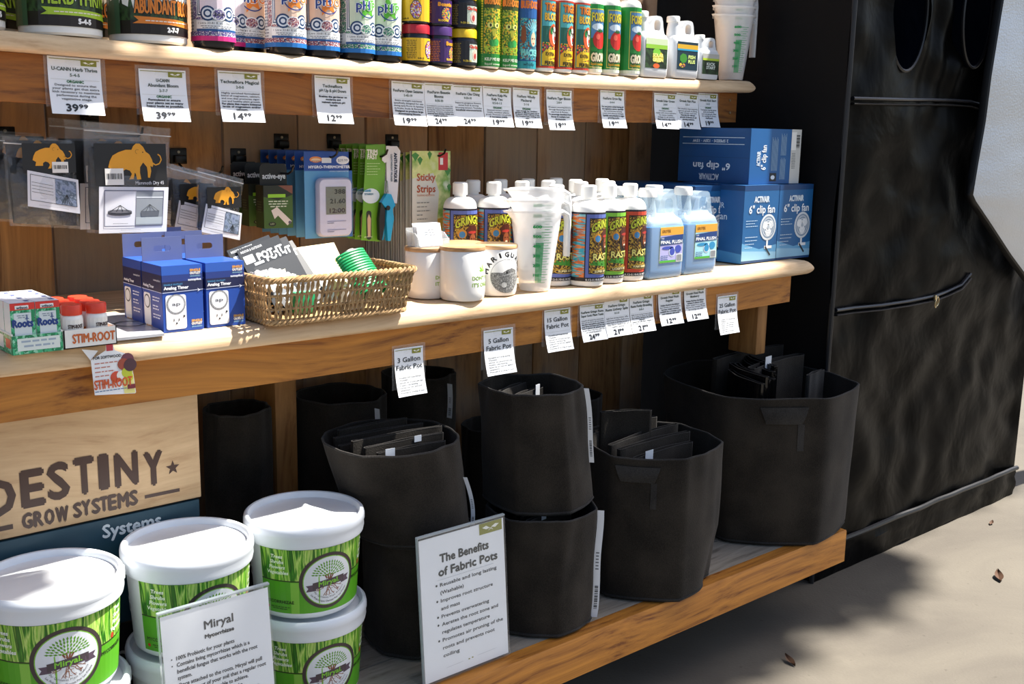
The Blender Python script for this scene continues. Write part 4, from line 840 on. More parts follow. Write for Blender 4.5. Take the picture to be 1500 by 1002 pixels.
# ---- clip fan cartons
FANB = mat('#14568f', .38); FANL = mat('#3f86bf', .38)
def fan_art(A, w, H, side=False):
    A.rect(0, 0, w, H, '#1b5c93', 0); A.rect(0, H * .93, w, H, '#123f70', 1); A.rect(0, 0, w, H * .03, '#123f70', 1)
    A.poly([(0, H * .03), (w, H * .03), (w, H * .22), (w * .5, H * .17), (0, H * .26)], '#5d9cc8', 1); A.poly([(0, H * .03), (w, H * .03), (w, H * .12), (0, H * .16)], '#8bbbd8', 2)
    A.text('ACTIVAIR', w * .5, H * .78, H * .075, '#d9e4ee', 3, w=w * .42, bold=w * .006); A.text('6" clip fan', w * .52, H * .64, H * .10, '#e9eff5', 3, w=w * .74, bold=w * .004)
    for k in range(3): A.lines(w * .08, H * (.54 - .035 * k), w * .34, 1, H * .02, '#bcd3e6', 3, al='l', seed=k)
    for k in range(4): A.lines(w * .08, H * (.33 - .045 * k), w * (.40 - .04 * k), 1, H * .018, '#c8dbea', 3, al='l', seed=k + 5)
    cx, cy = w * .72, H * .45; rr = w * .235
    A.ell(cx, cy, rr, rr * 1.0, '#cfd6dc', 3, 28); A.ell(cx, cy, rr * .86, rr * .86, '#8c9db0', 4, 28)
    for k in range(3): a = k * 2.1 + .6; A.ell(cx + rr * .36 * math.cos(a), cy + rr * .36 * math.sin(a), rr * .36, rr * .30, '#dfe3e6', 5, 14)
    for k in range(4): A.ring(cx, cy, rr * (.9 - .2 * k), rr * .035, '#eef0f2', 6)
    A.ell(cx, cy, rr * .14, rr * .14, '#aab4be', 7, 14); A.line(cx, cy - rr, cx, H * .20, w * .05, '#dfe3e6', 3); A.line(cx - w * .06, H * .20, cx + w * .10, H * .08, w * .035, '#2a323a', 5); A.line(cx - w * .08, H * .19, cx + w * .14, H * .19, w * .05, '#e2e5e8', 4)
ZR = ZM(2.4)
def fan_carton(label, xm, xr, yt, yb, dep, Y=None):
    t, w, d, H = boxthing('fan_carton', label, 'carton', xm, xr, yt, yb, ZR, depth=dep, group='clip fan cartons', mats=FANB, Y=Y)
    A = Art(); fan_art(A, w, H); A.build('front_print', S_front(-w / 2, -d / 2, 0), t)
    A = Art(); A.rect(0, 0, d, H, '#14508a', 0); A.rect(0, H * .93, d, H, '#0f3866', 1); A.poly([(0, 0), (d, 0), (d, H * .12), (0, H * .2)], '#3a7db2', 1); A.text('ACTIVAIR', d * .5, H * .7, H * .07, '#c9d6e2', 2, w=d * .4); A.text('6" clip fan', d * .5, H * .55, H * .09, '#c9d6e2', 2, w=d * .5); A.build('side_print', S_left(-w / 2, d / 2, 0), t)
    return t, w, d, H
Yb = 1.655
fan_carton('blue clip fan carton standing left of the pair, right of its long neighbour', 1085, 1135, 272, 384, .20, Yb)
fan_carton('blue clip fan carton at the right end of the middle shelf', 1136, 1184, 271, 380, .20, Yb + .002)
fan_carton('blue clip fan carton half hidden behind the blue jugs', 1013, 1064, 273, 384, .30, Yb + .075)
# the carton lying on top
z2 = onY(1096, 272, Yb + .01).z; a = onY(1096, 272, Yb + .02); b = onY(1169, 272, Yb + .02); H2 = onY(1096, 189, Yb + .02).z - z2; w2 = b.x - a.x; d2 = .23
t = thing('fan_carton', 'blue clip fan carton lying on its side on top of the upright ones', 'carton', (a.x + w2 / 2, Yb + .02 + d2 / 2, z2 + .002), 0, 'clip fan cartons')
MB().box(-w2 / 2, w2 / 2, -d2 / 2, d2 / 2, 0, H2, .001).build('carton_body', FANB, t, smooth=False)
A = Art(); A.rect(0, 0, w2, H2, '#155a96', 0); A.rect(w2 * .80, 0, w2, H2, '#c9cac6', 1); A.rect(w2 * .80, H2 * .62, w2 * .9, H2 * .95, '#e9e9e6', 2)
for k in range(12): A.rect(w2 * .90, H2 * (.66 + .02 * k), w2 * .97, H2 * (.666 + .02 * k + .006 * (k % 3)), '#22262c', 3)
A.lines(w2 * .86, H2 * .55, w2 * .08, 10, H2 * .03, '#7a7d80', 3)
A.text('ACTIVAIR', w2 * .20, H2 * .33, w2 * .07, '#d9e4ee', 2, 'l', w=H2 * .26, rot=PI / 2, bold=.0005); A.text('6" clip fan', w2 * .31, H2 * .26, w2 * .09, '#e9eff5', 2, 'l', w=H2 * .44, rot=PI / 2, bold=.0005)
for k in range(8): A.line(w2 * (.42 + .016 * k), H2 * .24, w2 * (.42 + .016 * k), H2 * (.85 - .03 * (k % 3)), w2 * .007, '#8fb0cc', 2)
for k in range(7): A.line(w2 * (.60 + .016 * k), H2 * .08, w2 * (.60 + .016 * k), H2 * (.45 + .03 * (k % 2)), w2 * .007, '#8fb0cc', 2); A.line(w2 * (.60 + .016 * k), H2 * .52, w2 * (.60 + .016 * k), H2 * (.92 - .03 * (k % 3)), w2 * .007, '#8fb0cc', 2)
A.rect(w2 * .40, H2 * .05, w2 * .53, H2 * .20, '#0c1a28', 2); A.ell(w2 * .46, H2 * .12, w2 * .04, H2 * .04, '#d9e2ea', 3)
A.build('front_print', S_front(-w2 / 2, -d2 / 2, 0), t)
A = Art(); A.rect(0, 0, d2, H2, '#124a82', 0); A.line(d2 * .05, H2 * .83, d2 * .92, H2 * .83, .0015, '#b9cbdd', 1); A.line(d2 * .05, H2 * .71, d2 * .92, H2 * .71, .0015, '#b9cbdd', 1)
A.text('2 SPEEDS · 120V · 15W', d2 * .45, H2 * .79, H2 * .05, '#c9d6e2', 2, w=d2 * .5, rot=PI, bold=.0003); A.text('6" clip fan', d2 * .48, H2 * .36, H2 * .12, '#e0e9f2', 2, w=d2 * .52, rot=PI, bold=.0006); A.text('ACTIVAIR', d2 * .45, H2 * .16, H2 * .11, '#d0dae6', 2, w=d2 * .28, rot=PI, bold=.0006)
A.line(0, H2 * .47, d2, H2 * .47, .001, '#0d3a68', 1); A.build('side_print', S_left(-w2 / 2, d2 / 2, 0), t)
# ---- Gringo bottles
rG = .0368; gG = 'tall white bottles with rasta labels'
def gb(label, edge, word, px, yoff, rz): 
    t = bottle(label, 'bottle', rG, .158, WHITEPL, WHITEPL, a_gringo(edge, word), (0, 0, 0), group=gG, sh=.024, nr=.013, cr=.0165, ch=.027); return mid_place(t, px, rG, yoff, rz)
def mid_place(t, px, r, yoff, rz=0, label=None):
    Y = 1.606 + r + yoff; X = x_for_right(px, Y, r, .95); loc = (X, Y, ZM(X))
    if label: return rename_copy(t, loc, rz, label)
    t.location = loc; t.rotation_euler = (0, 0, rz); return t
gB = gb('tall white bottle with blue-edged rasta label, frontmost right of the pitchers', '#5a6ab0', 'SUPER SONIC', 885, 0, .12)
gGr = gb('tall white bottle with green-edged rasta label between blue and red ones', '#7fc23a', 'LICKETY SPLIT', 914, .008, -.02)
gR = gb('tall white bottle with red-edged rasta label', '#c8442a', 'FUNKY BREEDING', 944, .008, -.02)
rows = [(838, .045, 'tall rasta-label bottle seen through the pitcher handle', gB, -.1)]
for px, yo, lb, pr, rz in rows: mid_place(pr, px, rG, yo, rz, lb)
capx = [(707, .36, 'tall rasta-label bottle far left, second row'), (742, .33, 'tall rasta-label bottle far left, front row'),
        (742, .43, 'tall bottle in back row, white cap left of centre'), (775, .30, 'tall bottle directly behind the pitchers, left'), (792, .40, 'tall bottle behind the pitchers, back row left'),
        (806, .22, 'tall bottle behind the pitchers, middle'), (826, .33, 'tall bottle behind the pitchers, back row right'), (828, .14, 'tall bottle close behind the pitcher spouts'),
        (856, .24, 'tall bottle behind the pitcher handles'), (842, .125, 'tall bottle behind the pitcher handles, nearer'), (880, .17, 'tall bottle behind the blue-edged front one')]
def place_back(proto, X, Y, label, rz=-.25): return rename_copy(proto, (X, Y, ZM(X)), rz, label)
# back group stands in a loose grid behind the pitchers
GRID = [(1.470, 1.865, gB, 'rasta-label bottle at the far left of its group, against the sticky strips'), (1.553, 1.850, gB, 'rasta-label bottle second from the far left of its group'),
        (1.560, 1.932, gB, 'rasta-label bottle in the back row, cap between the two left ones'), (1.640, 1.930, gB, 'rasta-label bottle in the back row behind the pitchers, left'),
        (1.632, 1.845, gB, 'rasta-label bottle right behind the pitchers, left'), (1.712, 1.845, gB, 'rasta-label bottle right behind the pitchers, middle'), (1.722, 1.926, gB, 'rasta-label bottle in the back row behind the pitchers, middle'),
        (1.796, 1.840, gGr, 'green-edged rasta-label bottle deep behind the pitcher handles'), (1.812, 1.925, gGr, 'green-edged rasta-label bottle in the back row, right'),
        (1.735, 1.760, gGr, 'green-edged rasta-label bottle behind the front blue-edged one'), (1.818, 1.755, gR, 'red-edged rasta-label bottle behind the front green-edged one'), (1.885, 1.840, gR, 'red-edged rasta-label bottle deepest, next to the fan carton')]
for X, Y, pr, lb in GRID: place_back(pr, X, Y, lb)
# ---- blue jugs
LIQ = mat('#2a86cc', .25); JBODY = film('jug', '#cfe3ee', .26, .3)
def ff(cA, cB):
    def f(A, w, hb):
        x0, x1, y0, y1 = -w * .20, w * .44, hb * .28, hb * .93
        A.rect(x0, y0, x1, y1, '#cfe6a0', 1); A.rect(x0 + .001, y0 + .001, x1 - .001, y1 - .001, cA, 2); A.rect(x0 + .001, hb * .78, x1 - .001, y1 - .001, '#e2a33c', 3)
        A.text('GROTEK', x0 + .006, hb * .83, hb * .05, '#8a5a1c', 4, 'l', w=w * .24, bold=.0002)
        A.poly([(x0 + .001, hb * .60), (x1 - .001, hb * .62), (x1 - .001, hb * .785), (x0 + .001, hb * .75)], '#1b3f7c', 4); A.text('THE', x0 + .003, hb * .71, hb * .03, '#f2f4f6', 5, 'l', w=w * .08); A.text('FINAL FLUSH', x0 + .003, hb * .63, hb * .055, '#f4f6f8', 5, 'l', w=w * .58, bold=.0005)
        A.ell(w * .14, hb * .48, w * .09, hb * .09, '#dbe6f2', 4); A.ell(w * .14, hb * .48, w * .07, hb * .07, cB, 5); A.ell(w * .30, hb * .52, w * .09, hb * .07, cB, 4); A.ell(w * .02, hb * .55, w * .16, hb * .03, cB, 4)
        A.lines(x0 + .004, hb * .40, w * .22, 3, hb * .035, '#4a6a9a', 5, al='l'); A.rect(x0 + .001, y0 + .001, w * .24, hb * .325, '#4fae3a', 5)
        A.rect(w * .26, hb * .29, w * .42, hb * .43, '#eceff0', 5)
        for k in range(8): A.rect(w * (.275 + .017 * k), hb * .30, w * (.282 + .017 * k), hb * .42, '#1c2024', 6)
    return f
def bj(label, xl, xr, yb, yoff, art):
    Y = 1.612 + yoff; X0 = onY(xl, yb, Y).x; X1 = onY(xr, yb, Y).x; w = X1 - X0; return jug(label, w, .068, .202, JBODY, WHITEPL, LIQ, art, ((X0 + X1) / 2, Y + .034, ZM(X0)), 0, 'blue liquid jugs')
j1 = bj('blue jug with purple label, left of the front pair', 948, 1001, 406, .0, ff('#b3b0dc', '#3f4fae')); j2 = bj('blue jug with turquoise label, right of the front pair', 1000, 1050, 402, .004, ff('#a9dce6', '#2f8fc0'))
for src, dx, dy, lb in ((j1, -.005, .085, 'blue jug behind the purple-labelled one'), (j2, -.01, .082, 'blue jug behind the turquoise-labelled one')):
    q = rename_copy(src, Vector(src.location) + Vector((dx, dy, 0)), 0, lb)
# ---- measuring pitchers
PIT = film('pitcher', '#ffffff', .46, .35)
def pitcher(label, loc, h=.20, r0=.034, r1=.052, rz=0, group=None):
    t = thing('measuring_pitcher', label, 'pitcher', loc, rz, group)
    def sp(a, z):
        q = max(0, math.cos(a - PI)) ** 24; return 1 + .52 * q * max(0, (z - h * .82) / (h * .18))
    P = [(0, .002), (r0 * .96, .002), (r0, .006)] + [(r0 + (r1 - r0) * k / 10, .006 + (h - .006) * k / 10) for k in range(1, 11)]
    P += [(r1 + .004, h + .001), (r1 + .004, h - .003)]
    m = MB(); m.lathe(P, 64, rf=sp, closed=True); m.build('pitcher_body', PIT, t)
    hx = r1 + .002; m = MB(); m.tube([(hx - .004, 0, h - .010), (hx + .016, 0, h - .006), (hx + .030, 0, h - .012), (hx + .034, 0, h - .03), (hx + .033, 0, h - .10)], .0075, 10, flat=(1.3, .9)); m.build('handle', film('pitcher_handle', '#f4f6f7', .6, .35), t)
    A = Art(); g = '#1fa257'; w = r0
    A.rect(-.006, h * .12, .006, h * .62, film('green_print', '#35b06a', .55, .5), 1)
    for k in range(22): A.rect(.006 - (.004 if k % 2 else 0), h * (.12 + .033 * k), .014 + .004 * (k % 2), h * (.12 + .033 * k) + .0009, g, 1); 
    for k in range(6): A.text(str(100 * (k + 1)), -.004, h * (.2 + .12 * k), .0055, g, 2, bold=.0004)
    A.build('graduations', S_cyl(r0, r1, h, 0, ang=-.55), t, du=.01)
    return t
gP = 'nested measuring pitchers on the middle shelf'
cx_ = onZ(781, 424, .881); base = (1.498, 1.648)
p0 = pitcher('frosted measuring pitcher with green marks, outermost of the lower stack', (base[0], base[1], ZM(1.5)), .166, r0=.032, r1=.053, rz=.0, group=gP)
for k, lb in enumerate(('second frosted pitcher nested in the lower stack', 'third frosted pitcher nested in the lower stack')): rename_copy(p0, (base[0], base[1], ZM(1.5) + .0215 * (k + 1)), 0, lb)
xu = x_for_right(1088, 1.872, .032, 1.35); gP2 = 'nested measuring pitchers on the upper shelf'
for k, lb in enumerate(('frosted measuring pitcher at the bottom of the upper shelf stack', 'second frosted pitcher in the upper shelf stack', 'third frosted pitcher in the upper shelf stack', 'topmost frosted pitcher in the upper shelf stack')): rename_copy(p0, (xu, 1.872, ZU(xu) + .0215 * k), 0, lb, gP2)
# ---- ceramic canisters
CER = mat('#e9e7e3', .12, var=.015, coat=.5); LIDW = wood('canister_lid', '#b98a58', '#d9b184', 'X', 30, .45, False, bump=.05)
def canister(label, X, Y, r, h, art=None, rz=0, group='white ceramic canisters with wooden lids', tex=None):
    t = thing('canister', label, 'canister', (X, Y, ZM(X)), rz, group)
    m = MB(); m.lathe([(0, .001), (r * .84, 0), (r * .93, .002), (r * .985, .008), (r, .018), (r, h - .002), (r * .97, h), (r * .95, h - .002)], 48); m.build('canister_body', CER, t)
    m = MB(); m.lathe([(r * .93, h - .001), (r * 1.0, h + .001), (r * 1.01, h + .004), (r * .99, h + .0075), (r * .9, h + .0085), (0, h + .0085)], 48); m.build('lid', LIDW, t)
    if art: A = Art(); art(A, r, h); A.build('painted_motif', S_cyl(r), t, du=.008, base=.0001, step=.00008)
    return t
def hemp(A, x, y, s, c, l=1):
    for k, (a, L) in enumerate(((90, 1), (52, .85), (128, .85), (18, .6), (162, .6))):
        a = math.radians(a); dx, dy = math.cos(a), math.sin(a); A.poly([(x, y), (x + dx * s * L * .5 - dy * s * .10, y + dy * s * L * .5 + dx * s * .10), (x + dx * s * L, y + dy * s * L), (x + dx * s * L * .5 + dy * s * .10, y + dy * s * L * .5 - dx * s * .10)], c, l)
    A.line(x, y, x, y - s * .3, s * .06, c, l)
def c_dont(A, r, h):
    hemp(A, r * .62, h * .60, .017, '#8ccf22'); A.text("DON'T PANIC", r * .05 + .0, h * .435, h * .075, '#84ad3c', 1, 'l', w=r * 1.55, bold=.0003); A.text("IT'S ORGANIC", r * .05, h * .30, h * .075, '#84ad3c', 1, 'l', w=r * 1.6, bold=.0003)
def c_mari(A, r, h):
    cx, cy, R = 0, h * .44, r * .80
    A.ring(cx, cy, R * .98, .0006, '#26282a', 1); bw = pattern('iguana', ['#1c1d1e', '#8c8c8a', '#2c2d2e', '#c9c9c6', '#3a3b3c'], 150, (1.4, .8), kind='NOISE', detail=8, distort=3)
    A.poly([(cx + R * .95 * math.cos(a), cy + R * .95 * math.sin(a)) for a in [PI * (.93 + 1.0 * k / 18) for k in range(19)]] + [(cx + R * .75, cy + R * .30), (cx + R * .40, cy + R * .46), (cx + R * .05, cy + R * .38), (cx - R * .25, cy + R * .20), (cx - R * .55, cy + R * .22)], bw, 2)
    A.ell(cx + R * .02, cy + R * .20, R * .07, R * .06, '#101112', 3, 12); A.line(cx - R * .3, cy + R * .02, cx + R * .55, cy + R * .18, .0006, '#dededa', 3); A.ell(cx - R * .15, cy - R * .5, R * .2, R * .16, '#cfcfcb', 3, 14)
    A.ring(cx - R * .15, cy - R * .5, R * .2, .0006, '#202122', 4)
    word = 'MARIGUANA'
    for k, ch in enumerate(word):
        a = PI * .93 - k * PI * .86 / (len(word) - 1) ; rr = R * 1.13
        A.text(ch, cx + rr * math.cos(a), cy + rr * math.sin(a), R * .27, '#17181a', 2, w=R * .26 if ch != 'I' else R * .07, rot=a - PI / 2, bold=.0007)
cA = canister('white canister with wooden lid carrying the card holder, left of the group', 1.262, 1.705, .0435, .092, c_dont, rz=-.28)
cB = canister('white canister with green leaf motif, frontmost of the group', 1.300, 1.640, .0445, .097, c_dont, rz=-.28)
cC = canister('white canister hidden behind the others, only its lid showing', 1.375, 1.735, .0435, .092, None)
cD = canister('white canister with black iguana drawing', 1.398, 1.655, .0430, .094, c_mari, rz=-.18)
# ---- card holder on canister
X, Y, Z = 1.262, 1.705, ZM(1.262) + .1012
t = thing('card_holder', 'clear card holder with a stack of white business cards on a canister lid', 'card holder', (X, Y, Z))
AC = film('acrylic', '#e8eef2', .22, .05)
m = MB(); m.box(-.036, .036, -.026, -.024, 0, .016); m.build('front_lip', AC, t); m = MB(); m.box(-.036, .036, -.026, .014, 0, .002); m.build('base', AC, t)
for s in (-.036, .034): MB().prism([(-.026, 0), (.014, 0), (.022, .030), (-.010, .026), (-.026, .012)], s, s + .002, axis='X').build('side_wall', AC, t)
MB().box(-.036, .036, 0, .002, 0, .036).build('rear_wall', AC, t, loc=(0, .012, 0), rot=(-.22, 0, 0))
t2 = thing('business_cards', 'white business cards standing in the clear holder', 'cards', (X, Y, Z + .0022), 0)
for k in range(5):
    MB().box(-.029, .029, -.0006, .0006, 0, .043).build('card', PAPER, t2, loc=(.0005 * k, -.014 + .004 * k, 0), rot=(-.26, 0, 0), smooth=False)
A = Art(); A.lines(0, .030, .03, 3, .005, '#9aa0a6', 1); A.rect(-.025, .012, -.006, .034, '#dfe4ea', 1); A.build('card_print', lambda u, v, o: (u, -.0148 + .26 * v - o, v * .97), t2)
# ---- plug-in timer cartons -------------------------------------------------
NAVY = pattern('navy_dots', ['#1d2a5a', '#223a7c', '#1a2450', '#2a4f9c', '#1d2a5a', '#20356e'], 60, (1, 1), kind='NOISE', detail=2)
def timer_face(A, w, H, narrow=False):
    A.rect(0, 0, w, H, '#2049a0', 0); A.poly([(0, H * .60), (w, H * .62), (w, H), (0, H)], '#2a56ac', 1); A.rect(0, H * .60, w, H * .76, '#1c2348', 2); A.rect(0, H * .76, w, H * .86, '#22377a', 2)
    A.line(0, H * .60, w, H * .615, H * .008, '#c9d2ec', 3); A.poly([(w * .86, H * .585), (w * .93, H * .61), (w * .86, H * .64), (w * .89, H * .61)], '#e3e8f4', 4)
    A.text('SINGLE OUTLET', w * .04, H * .705, H * .024, '#58a8d8', 3, 'l', w=w * .46); A.text('Analog Timer', w * .04, H * .645, H * .045, '#eef0f6', 3, 'l', w=w * .60, bold=.0004)
    A.text('autopilot', w * .96, H * .76, H * .033, '#e6e9f2', 3, 'r', w=w * .32, bold=.0003)
    for yy in (.90, .13):
        A.text('SINGLE', w * .95, H * yy, H * .034, '#e2a24a' if yy > .5 else '#d8a860', 3, 'r', w=w * .26, bold=.0004); A.text('OUTLET', w * .95, H * (yy - .045), H * .034, '#e8e4da', 3, 'r', w=w * .26, bold=.0004); A.text('GROUNDED', w * .95, H * (yy - .085), H * .022, '#9fd0dc', 3, 'r', w=w * .26)
    cx = w * (.32 if not narrow else .30); bw = w * .25
    A.poly([(cx + x, H * .30 + y) for x, y in rrect(bw * 2, H * .52, w * .06)], '#e4e6ea', 3); A.ell(cx, H * .42, bw * .93, bw * .95, '#3a3e48', 4, 28); A.ell(cx, H * .42, bw * .78, bw * .80, '#dfe2e8', 5, 28)
    for k in range(40):
        a = 2 * PI * k / 40; A.line(cx + bw * .80 * math.cos(a), H * .42 + bw * .82 * math.sin(a), cx + bw * .90 * math.cos(a), H * .42 + bw * .92 * math.sin(a), bw * .05, '#e8eaee', 5)
    A.text('ap', cx, H * .40, H * .05, '#2a2d36', 6, w=bw * .8); A.rect(cx - bw * .3, H * .165, cx - bw * .22, H * .20, '#22242a', 5); A.rect(cx + bw * .2, H * .165, cx + bw * .28, H * .20, '#22242a', 5); A.ell(cx, H * .13, bw * .09, bw * .09, '#22242a', 5, 10); A.ell(cx + bw * .75, H * .23, bw * .1, bw * .1, '#22242a', 5, 10)
def timer(label, loc, w, d, H):
    t = thing('timer_carton', label, 'carton', loc, 0, 'blue plug timer cartons'); b = mat('#2650a8', .35)
    MB().box(-w / 2, w / 2, -d / 2, d / 2, 0, H, .001).build('carton_body', b, t, smooth=False)
    A = Art(); timer_face(A, w, H); A.build('front_print', S_front(-w / 2, -d / 2, 0), t)
    A = Art(); A.rect(0, 0, d, H, '#2a4798', 0); A.rect(0, H * .60, d, H * .86, '#1f2348', 1); A.line(0, H * .60, d, H * .60, H * .008, '#c9d2ec', 2); A.text('Analog Timer', d * .06, H * .645, H * .042, '#e6e9f2', 2, 'l', w=d * .55, bold=.0003); A.text('autopilot', d * .94, H * .76, H * .03, '#e6e9f2', 2, 'r', w=d * .34)
    A.poly([(d * .24 + x, H * .30 + y) for x, y in rrect(d * .34, H * .50, d * .06)], '#e4e6ea', 2); A.ell(d * .24, H * .42, d * .15, d * .15, '#4a4e58', 3); A.ell(d * .24, H * .42, d * .12, d * .12, '#dfe2e8', 4)
    for k in range(3): A.lines(d * .52, H * (.50 - .13 * k), d * .38, 2, H * .045, '#d9dff0', 2, al='l', seed=k)
    A.text('SINGLE', d * .30, H * .03, H * .03, '#d8a860', 3, w=d * .3, bold=.0003); A.build('side_print', S_left(-w / 2, d / 2, 0), t)
    # hang tab standing up at the back with its slot
    h2 = H * .36; m = MB(); th = .0012
    yy = -d / 2 + d * .96
    o = [(-w / 2, 0), (w / 2, 0), (w / 2, h2), (-w / 2, h2)]
    sl = [(x, y + h2 * .52) for x, y in rrect(w * .42, h2 * .26, h2 * .12)]
    poly = tessellate_polygon([[Vector((x, y, 0)) for x, y in o], [Vector((x, y, 0)) for x, y in sl]]); al = o + sl; n = len(al)
    vs = [(x, yy - th / 2, H + z) for x, z in al] + [(x, yy + th / 2, H + z) for x, z in al]; m.add(vs, [tuple(q) for q in poly] + [tuple(i + n for i in reversed(q)) for q in poly] + [(4 + i, 4 + (i + 1) % (n - 4), 4 + (i + 1) % (n - 4) + n, 4 + i + n) for i in range(n - 4)] + [(i, (i + 1) % 4, (i + 1) % 4 + n, i + n) for i in range(4)])
    m.build('hang_tab', mat('#5f688c', .3), t, smooth=False); return t
a = onZ(240, 488, ZM(.7)); b = onZ(299, 480, ZM(.7)); Yt = a.y; w = onY(299, 483, Yt).x - a.x; Ht = onY(240, 390, Yt).z - a.z; dt = onX(208, 400, a.x).y - Yt
tm = timer('front left blue timer carton, facing the viewer', (a.x + w / 2, Yt + dt / 2, ZM(.7)), w, dt, Ht)
rename_copy(tm, (a.x + w / 2, Yt + dt * 1.55, ZM(.7)), 0, 'blue timer carton directly behind the front left one')
X2 = onY(303, 485, Yt + .004).x + w / 2
rename_copy(tm, (X2 + .001, Yt + dt / 2 + .004, ZM(.7)), 0, 'front right blue timer carton, beside the basket')
rename_copy(tm, (X2 + .001, Yt + dt * 1.56 + .004, ZM(.7)), 0, 'blue timer carton behind the front right one'); rename_copy(tm, (X2 - .001, Yt + dt * 2.62 + .004, ZM(.7)), 0, 'rearmost blue timer carton, only its hang tab showing')
# ---- wicker basket -----------------------------------------------------------
def basket():
    z = ZM(1.0); a = onZ(387, 476, z); b = onZ(597, 457, z); L = b.x - a.x; D = .145; H = .078; fl = .014
    Y0 = min(a.y, b.y) + .004; cx, cy = (a.x + b.x) / 2 + .002, Y0 + D / 2
    T = thing('wicker_basket', 'rectangular woven seagrass basket holding garden bits, right of the timer cartons', 'basket', (cx, cy, z))
    st = wood('straw', '#6b5032', '#b89668', 'Z', 60, .7, False, bump=.5, dark=.05)
    rn = random.Random(5)
    def per(t, z, out=0):      # point on the flared rectangular wall, t in 0..1 round the rim
        k = z / H; w, d = L / 2 + fl * k + out, D / 2 + fl * k + out; r = .018; p = PER(w, d, r, t); return Vector((p[0], p[1], z))
    def PER(w, d, r, t):
        pts = rrect(2 * w, 2 * d, r, 6); n = len(pts); ln = [math.dist(pts[i], pts[(i + 1) % n]) for i in range(n)]; s = sum(ln) * (t % 1)
        for i in range(n):
            if s <= ln[i]: q = s / ln[i]; u, v = pts[i], pts[(i + 1) % n]; return (u[0] + (v[0] - u[0]) * q, u[1] + (v[1] - u[1]) * q)
            s -= ln[i]
        return pts[0]
    m = MB(); NS = 92
    for i in range(NS):
        t0 = (i + rn.uniform(-.12, .12)) / NS; lean = .35 / NS + rn.uniform(-.1, .1) / NS
        for ph in (0, PI):
            pts = []
            for k in range(15):
                zz = .004 + (H - .008) * k / 14; p = per(t0 + lean * k / 14 * 2, zz); n = Vector((p.x / L, p.y / D * 1.0, 0)).normalized(); q = per(t0 + lean * k / 14 * 2 + .0005, zz) - p; q.normalize(); aa = ph + k * 1.05
                pts.append(p + q * .0017 * math.cos(aa) + n * .0017 * math.sin(aa))
            m.tube(pts, .0019, 5)
    m.build('woven_stakes', st, T)['kind'] = 'stuff'
    def braid(name, z, rad, off, N_=150):
        b = MB()
        for s in range(3):
            pts = []
            for k in range(N_ * 2):
                t = k / (N_ * 2); p = per(t, z); n = Vector((p.x / L, p.y / D, 0)).normalized(); aa = s * 2 * PI / 3 + k * .62; pts.append(p + n * off * math.cos(aa) + Vector((0, 0, off * math.sin(aa))))
            b.tube(pts, rad, 5, closed=True)
        return b.build(name, st, T)
    braid('rim', H, .0030, .0036); braid('base_braid', .005, .0028, .0030); 
    for zz in (H * .36, H * .66): braid('cross_weave', zz, .0012, .0013)
    MB().box(-L / 2 + .004, L / 2 - .004, -D / 2 + .004, D / 2 - .004, .001, .006, .002).build('bottom', st, T)
    return cx, cy, z, L, D, H
bx_, by_, bz_, bL, bD, bH = basket()
# blister cards lying tilted in the basket
def pack(label, loc, rot, w, h, th, base, art, name='blister_pack', cat='package', group=None, bubble=None, hole=True):
    t = thing(name, label, cat, loc, 0, group); t.rotation_euler = rot
    MB().box(-w / 2, w / 2, -.0005, .0005, 0, h, .0003).build('backing_card', mat(base, .35), t, smooth=False)
    if bubble:
        x0, x1, z0, z1, d = bubble; m = MB(); R = []
        for k, yy in ((1, -.0006), (1, -.0006 - d * .8), (.9, -.0006 - d)): R.append([((x0 + x1) / 2 + x * k, yy, (z0 + z1) / 2 + z * k) for x, z in rrect(x1 - x0, z1 - z0, .005)])
        m.loft(R); m.build('clear_blister', film('blister', '#ffffff', .12, .06, .4, 30), t)
    A = Art(); art(A, w, h); A.build('card_print', lambda u, v, o: (u - w / 2, -.0005 - o, v), t)
    return t
def a_pot(A, w, h):
    A.rect(0, 0, w, h, '#23272d', 0); A.rect(0, 0, w, h * .12, '#15171b', 1); A.text('INDOOR & OUTDOOR', w * .06, h * .93, h * .035, '#e8eaec', 2, 'l', w=w * .5); A.rect(w * .06, h * .76, w * .28, h * .88, '#dfe3e4', 2)
    A.text('POT-IT', w * .66, h * .76, h * .10, '#f2f3f4', 2, w=w * .60, bold=.0009); A.ell(w * .25, h * .55, w * .12, h * .06, '#8fd0a8', 2); A.poly([(w * .2, h * .5), (w * .3, h * .5), (w * .27, h * .40), (w * .23, h * .40)], '#d8ead8', 2); A.poly([(w * .45, h * .56), (w * .62, h * .56), (w * .54, h * .42)], '#efe2c4', 2)
    A.rect(w * .1, h * .18, w * .45, h * .36, '#777d84', 2); A.line(w * .1, h * .14, w * .95, h * .16, h * .02, '#d9b98a', 3); A.line(w * .1, h * .08, w * .95, h * .10, h * .02, '#d9b98a', 3)
def a_twist(A, w, h):
    A.rect(0, 0, w, h, '#e2c98c', 0); A.poly([(w * .3, h * .98), (w * .97, h * .9), (w * .97, h * .6), (w * .2, h * .7)], '#e3a94a', 1); A.text('TWIST TIES', w * .45, h * .84, h * .07, '#f4efe2', 2, w=w * .7, bold=.0006); A.rect(0, 0, w * .5, h * .55, '#dfe2da', 1)
gK = 'gardening packs in the basket'
zb = bz_ + .012
for k in range(4):
    pack(['grey hang card leaning at the back left of the basket', 'dark hang card second from the left in the basket', 'dark hang card third from the left in the basket', 'grey hang card with white lettering, front of the leaning row'][k], (bx_ - .078 + .016 * k, by_ + .010 - .006 * k, zb + .008), ((-.40, -.42, -.48, -.62)[k], -.26, .10), .088, .120, .002, '#1a1d22', a_pot, group=gK, bubble=None)
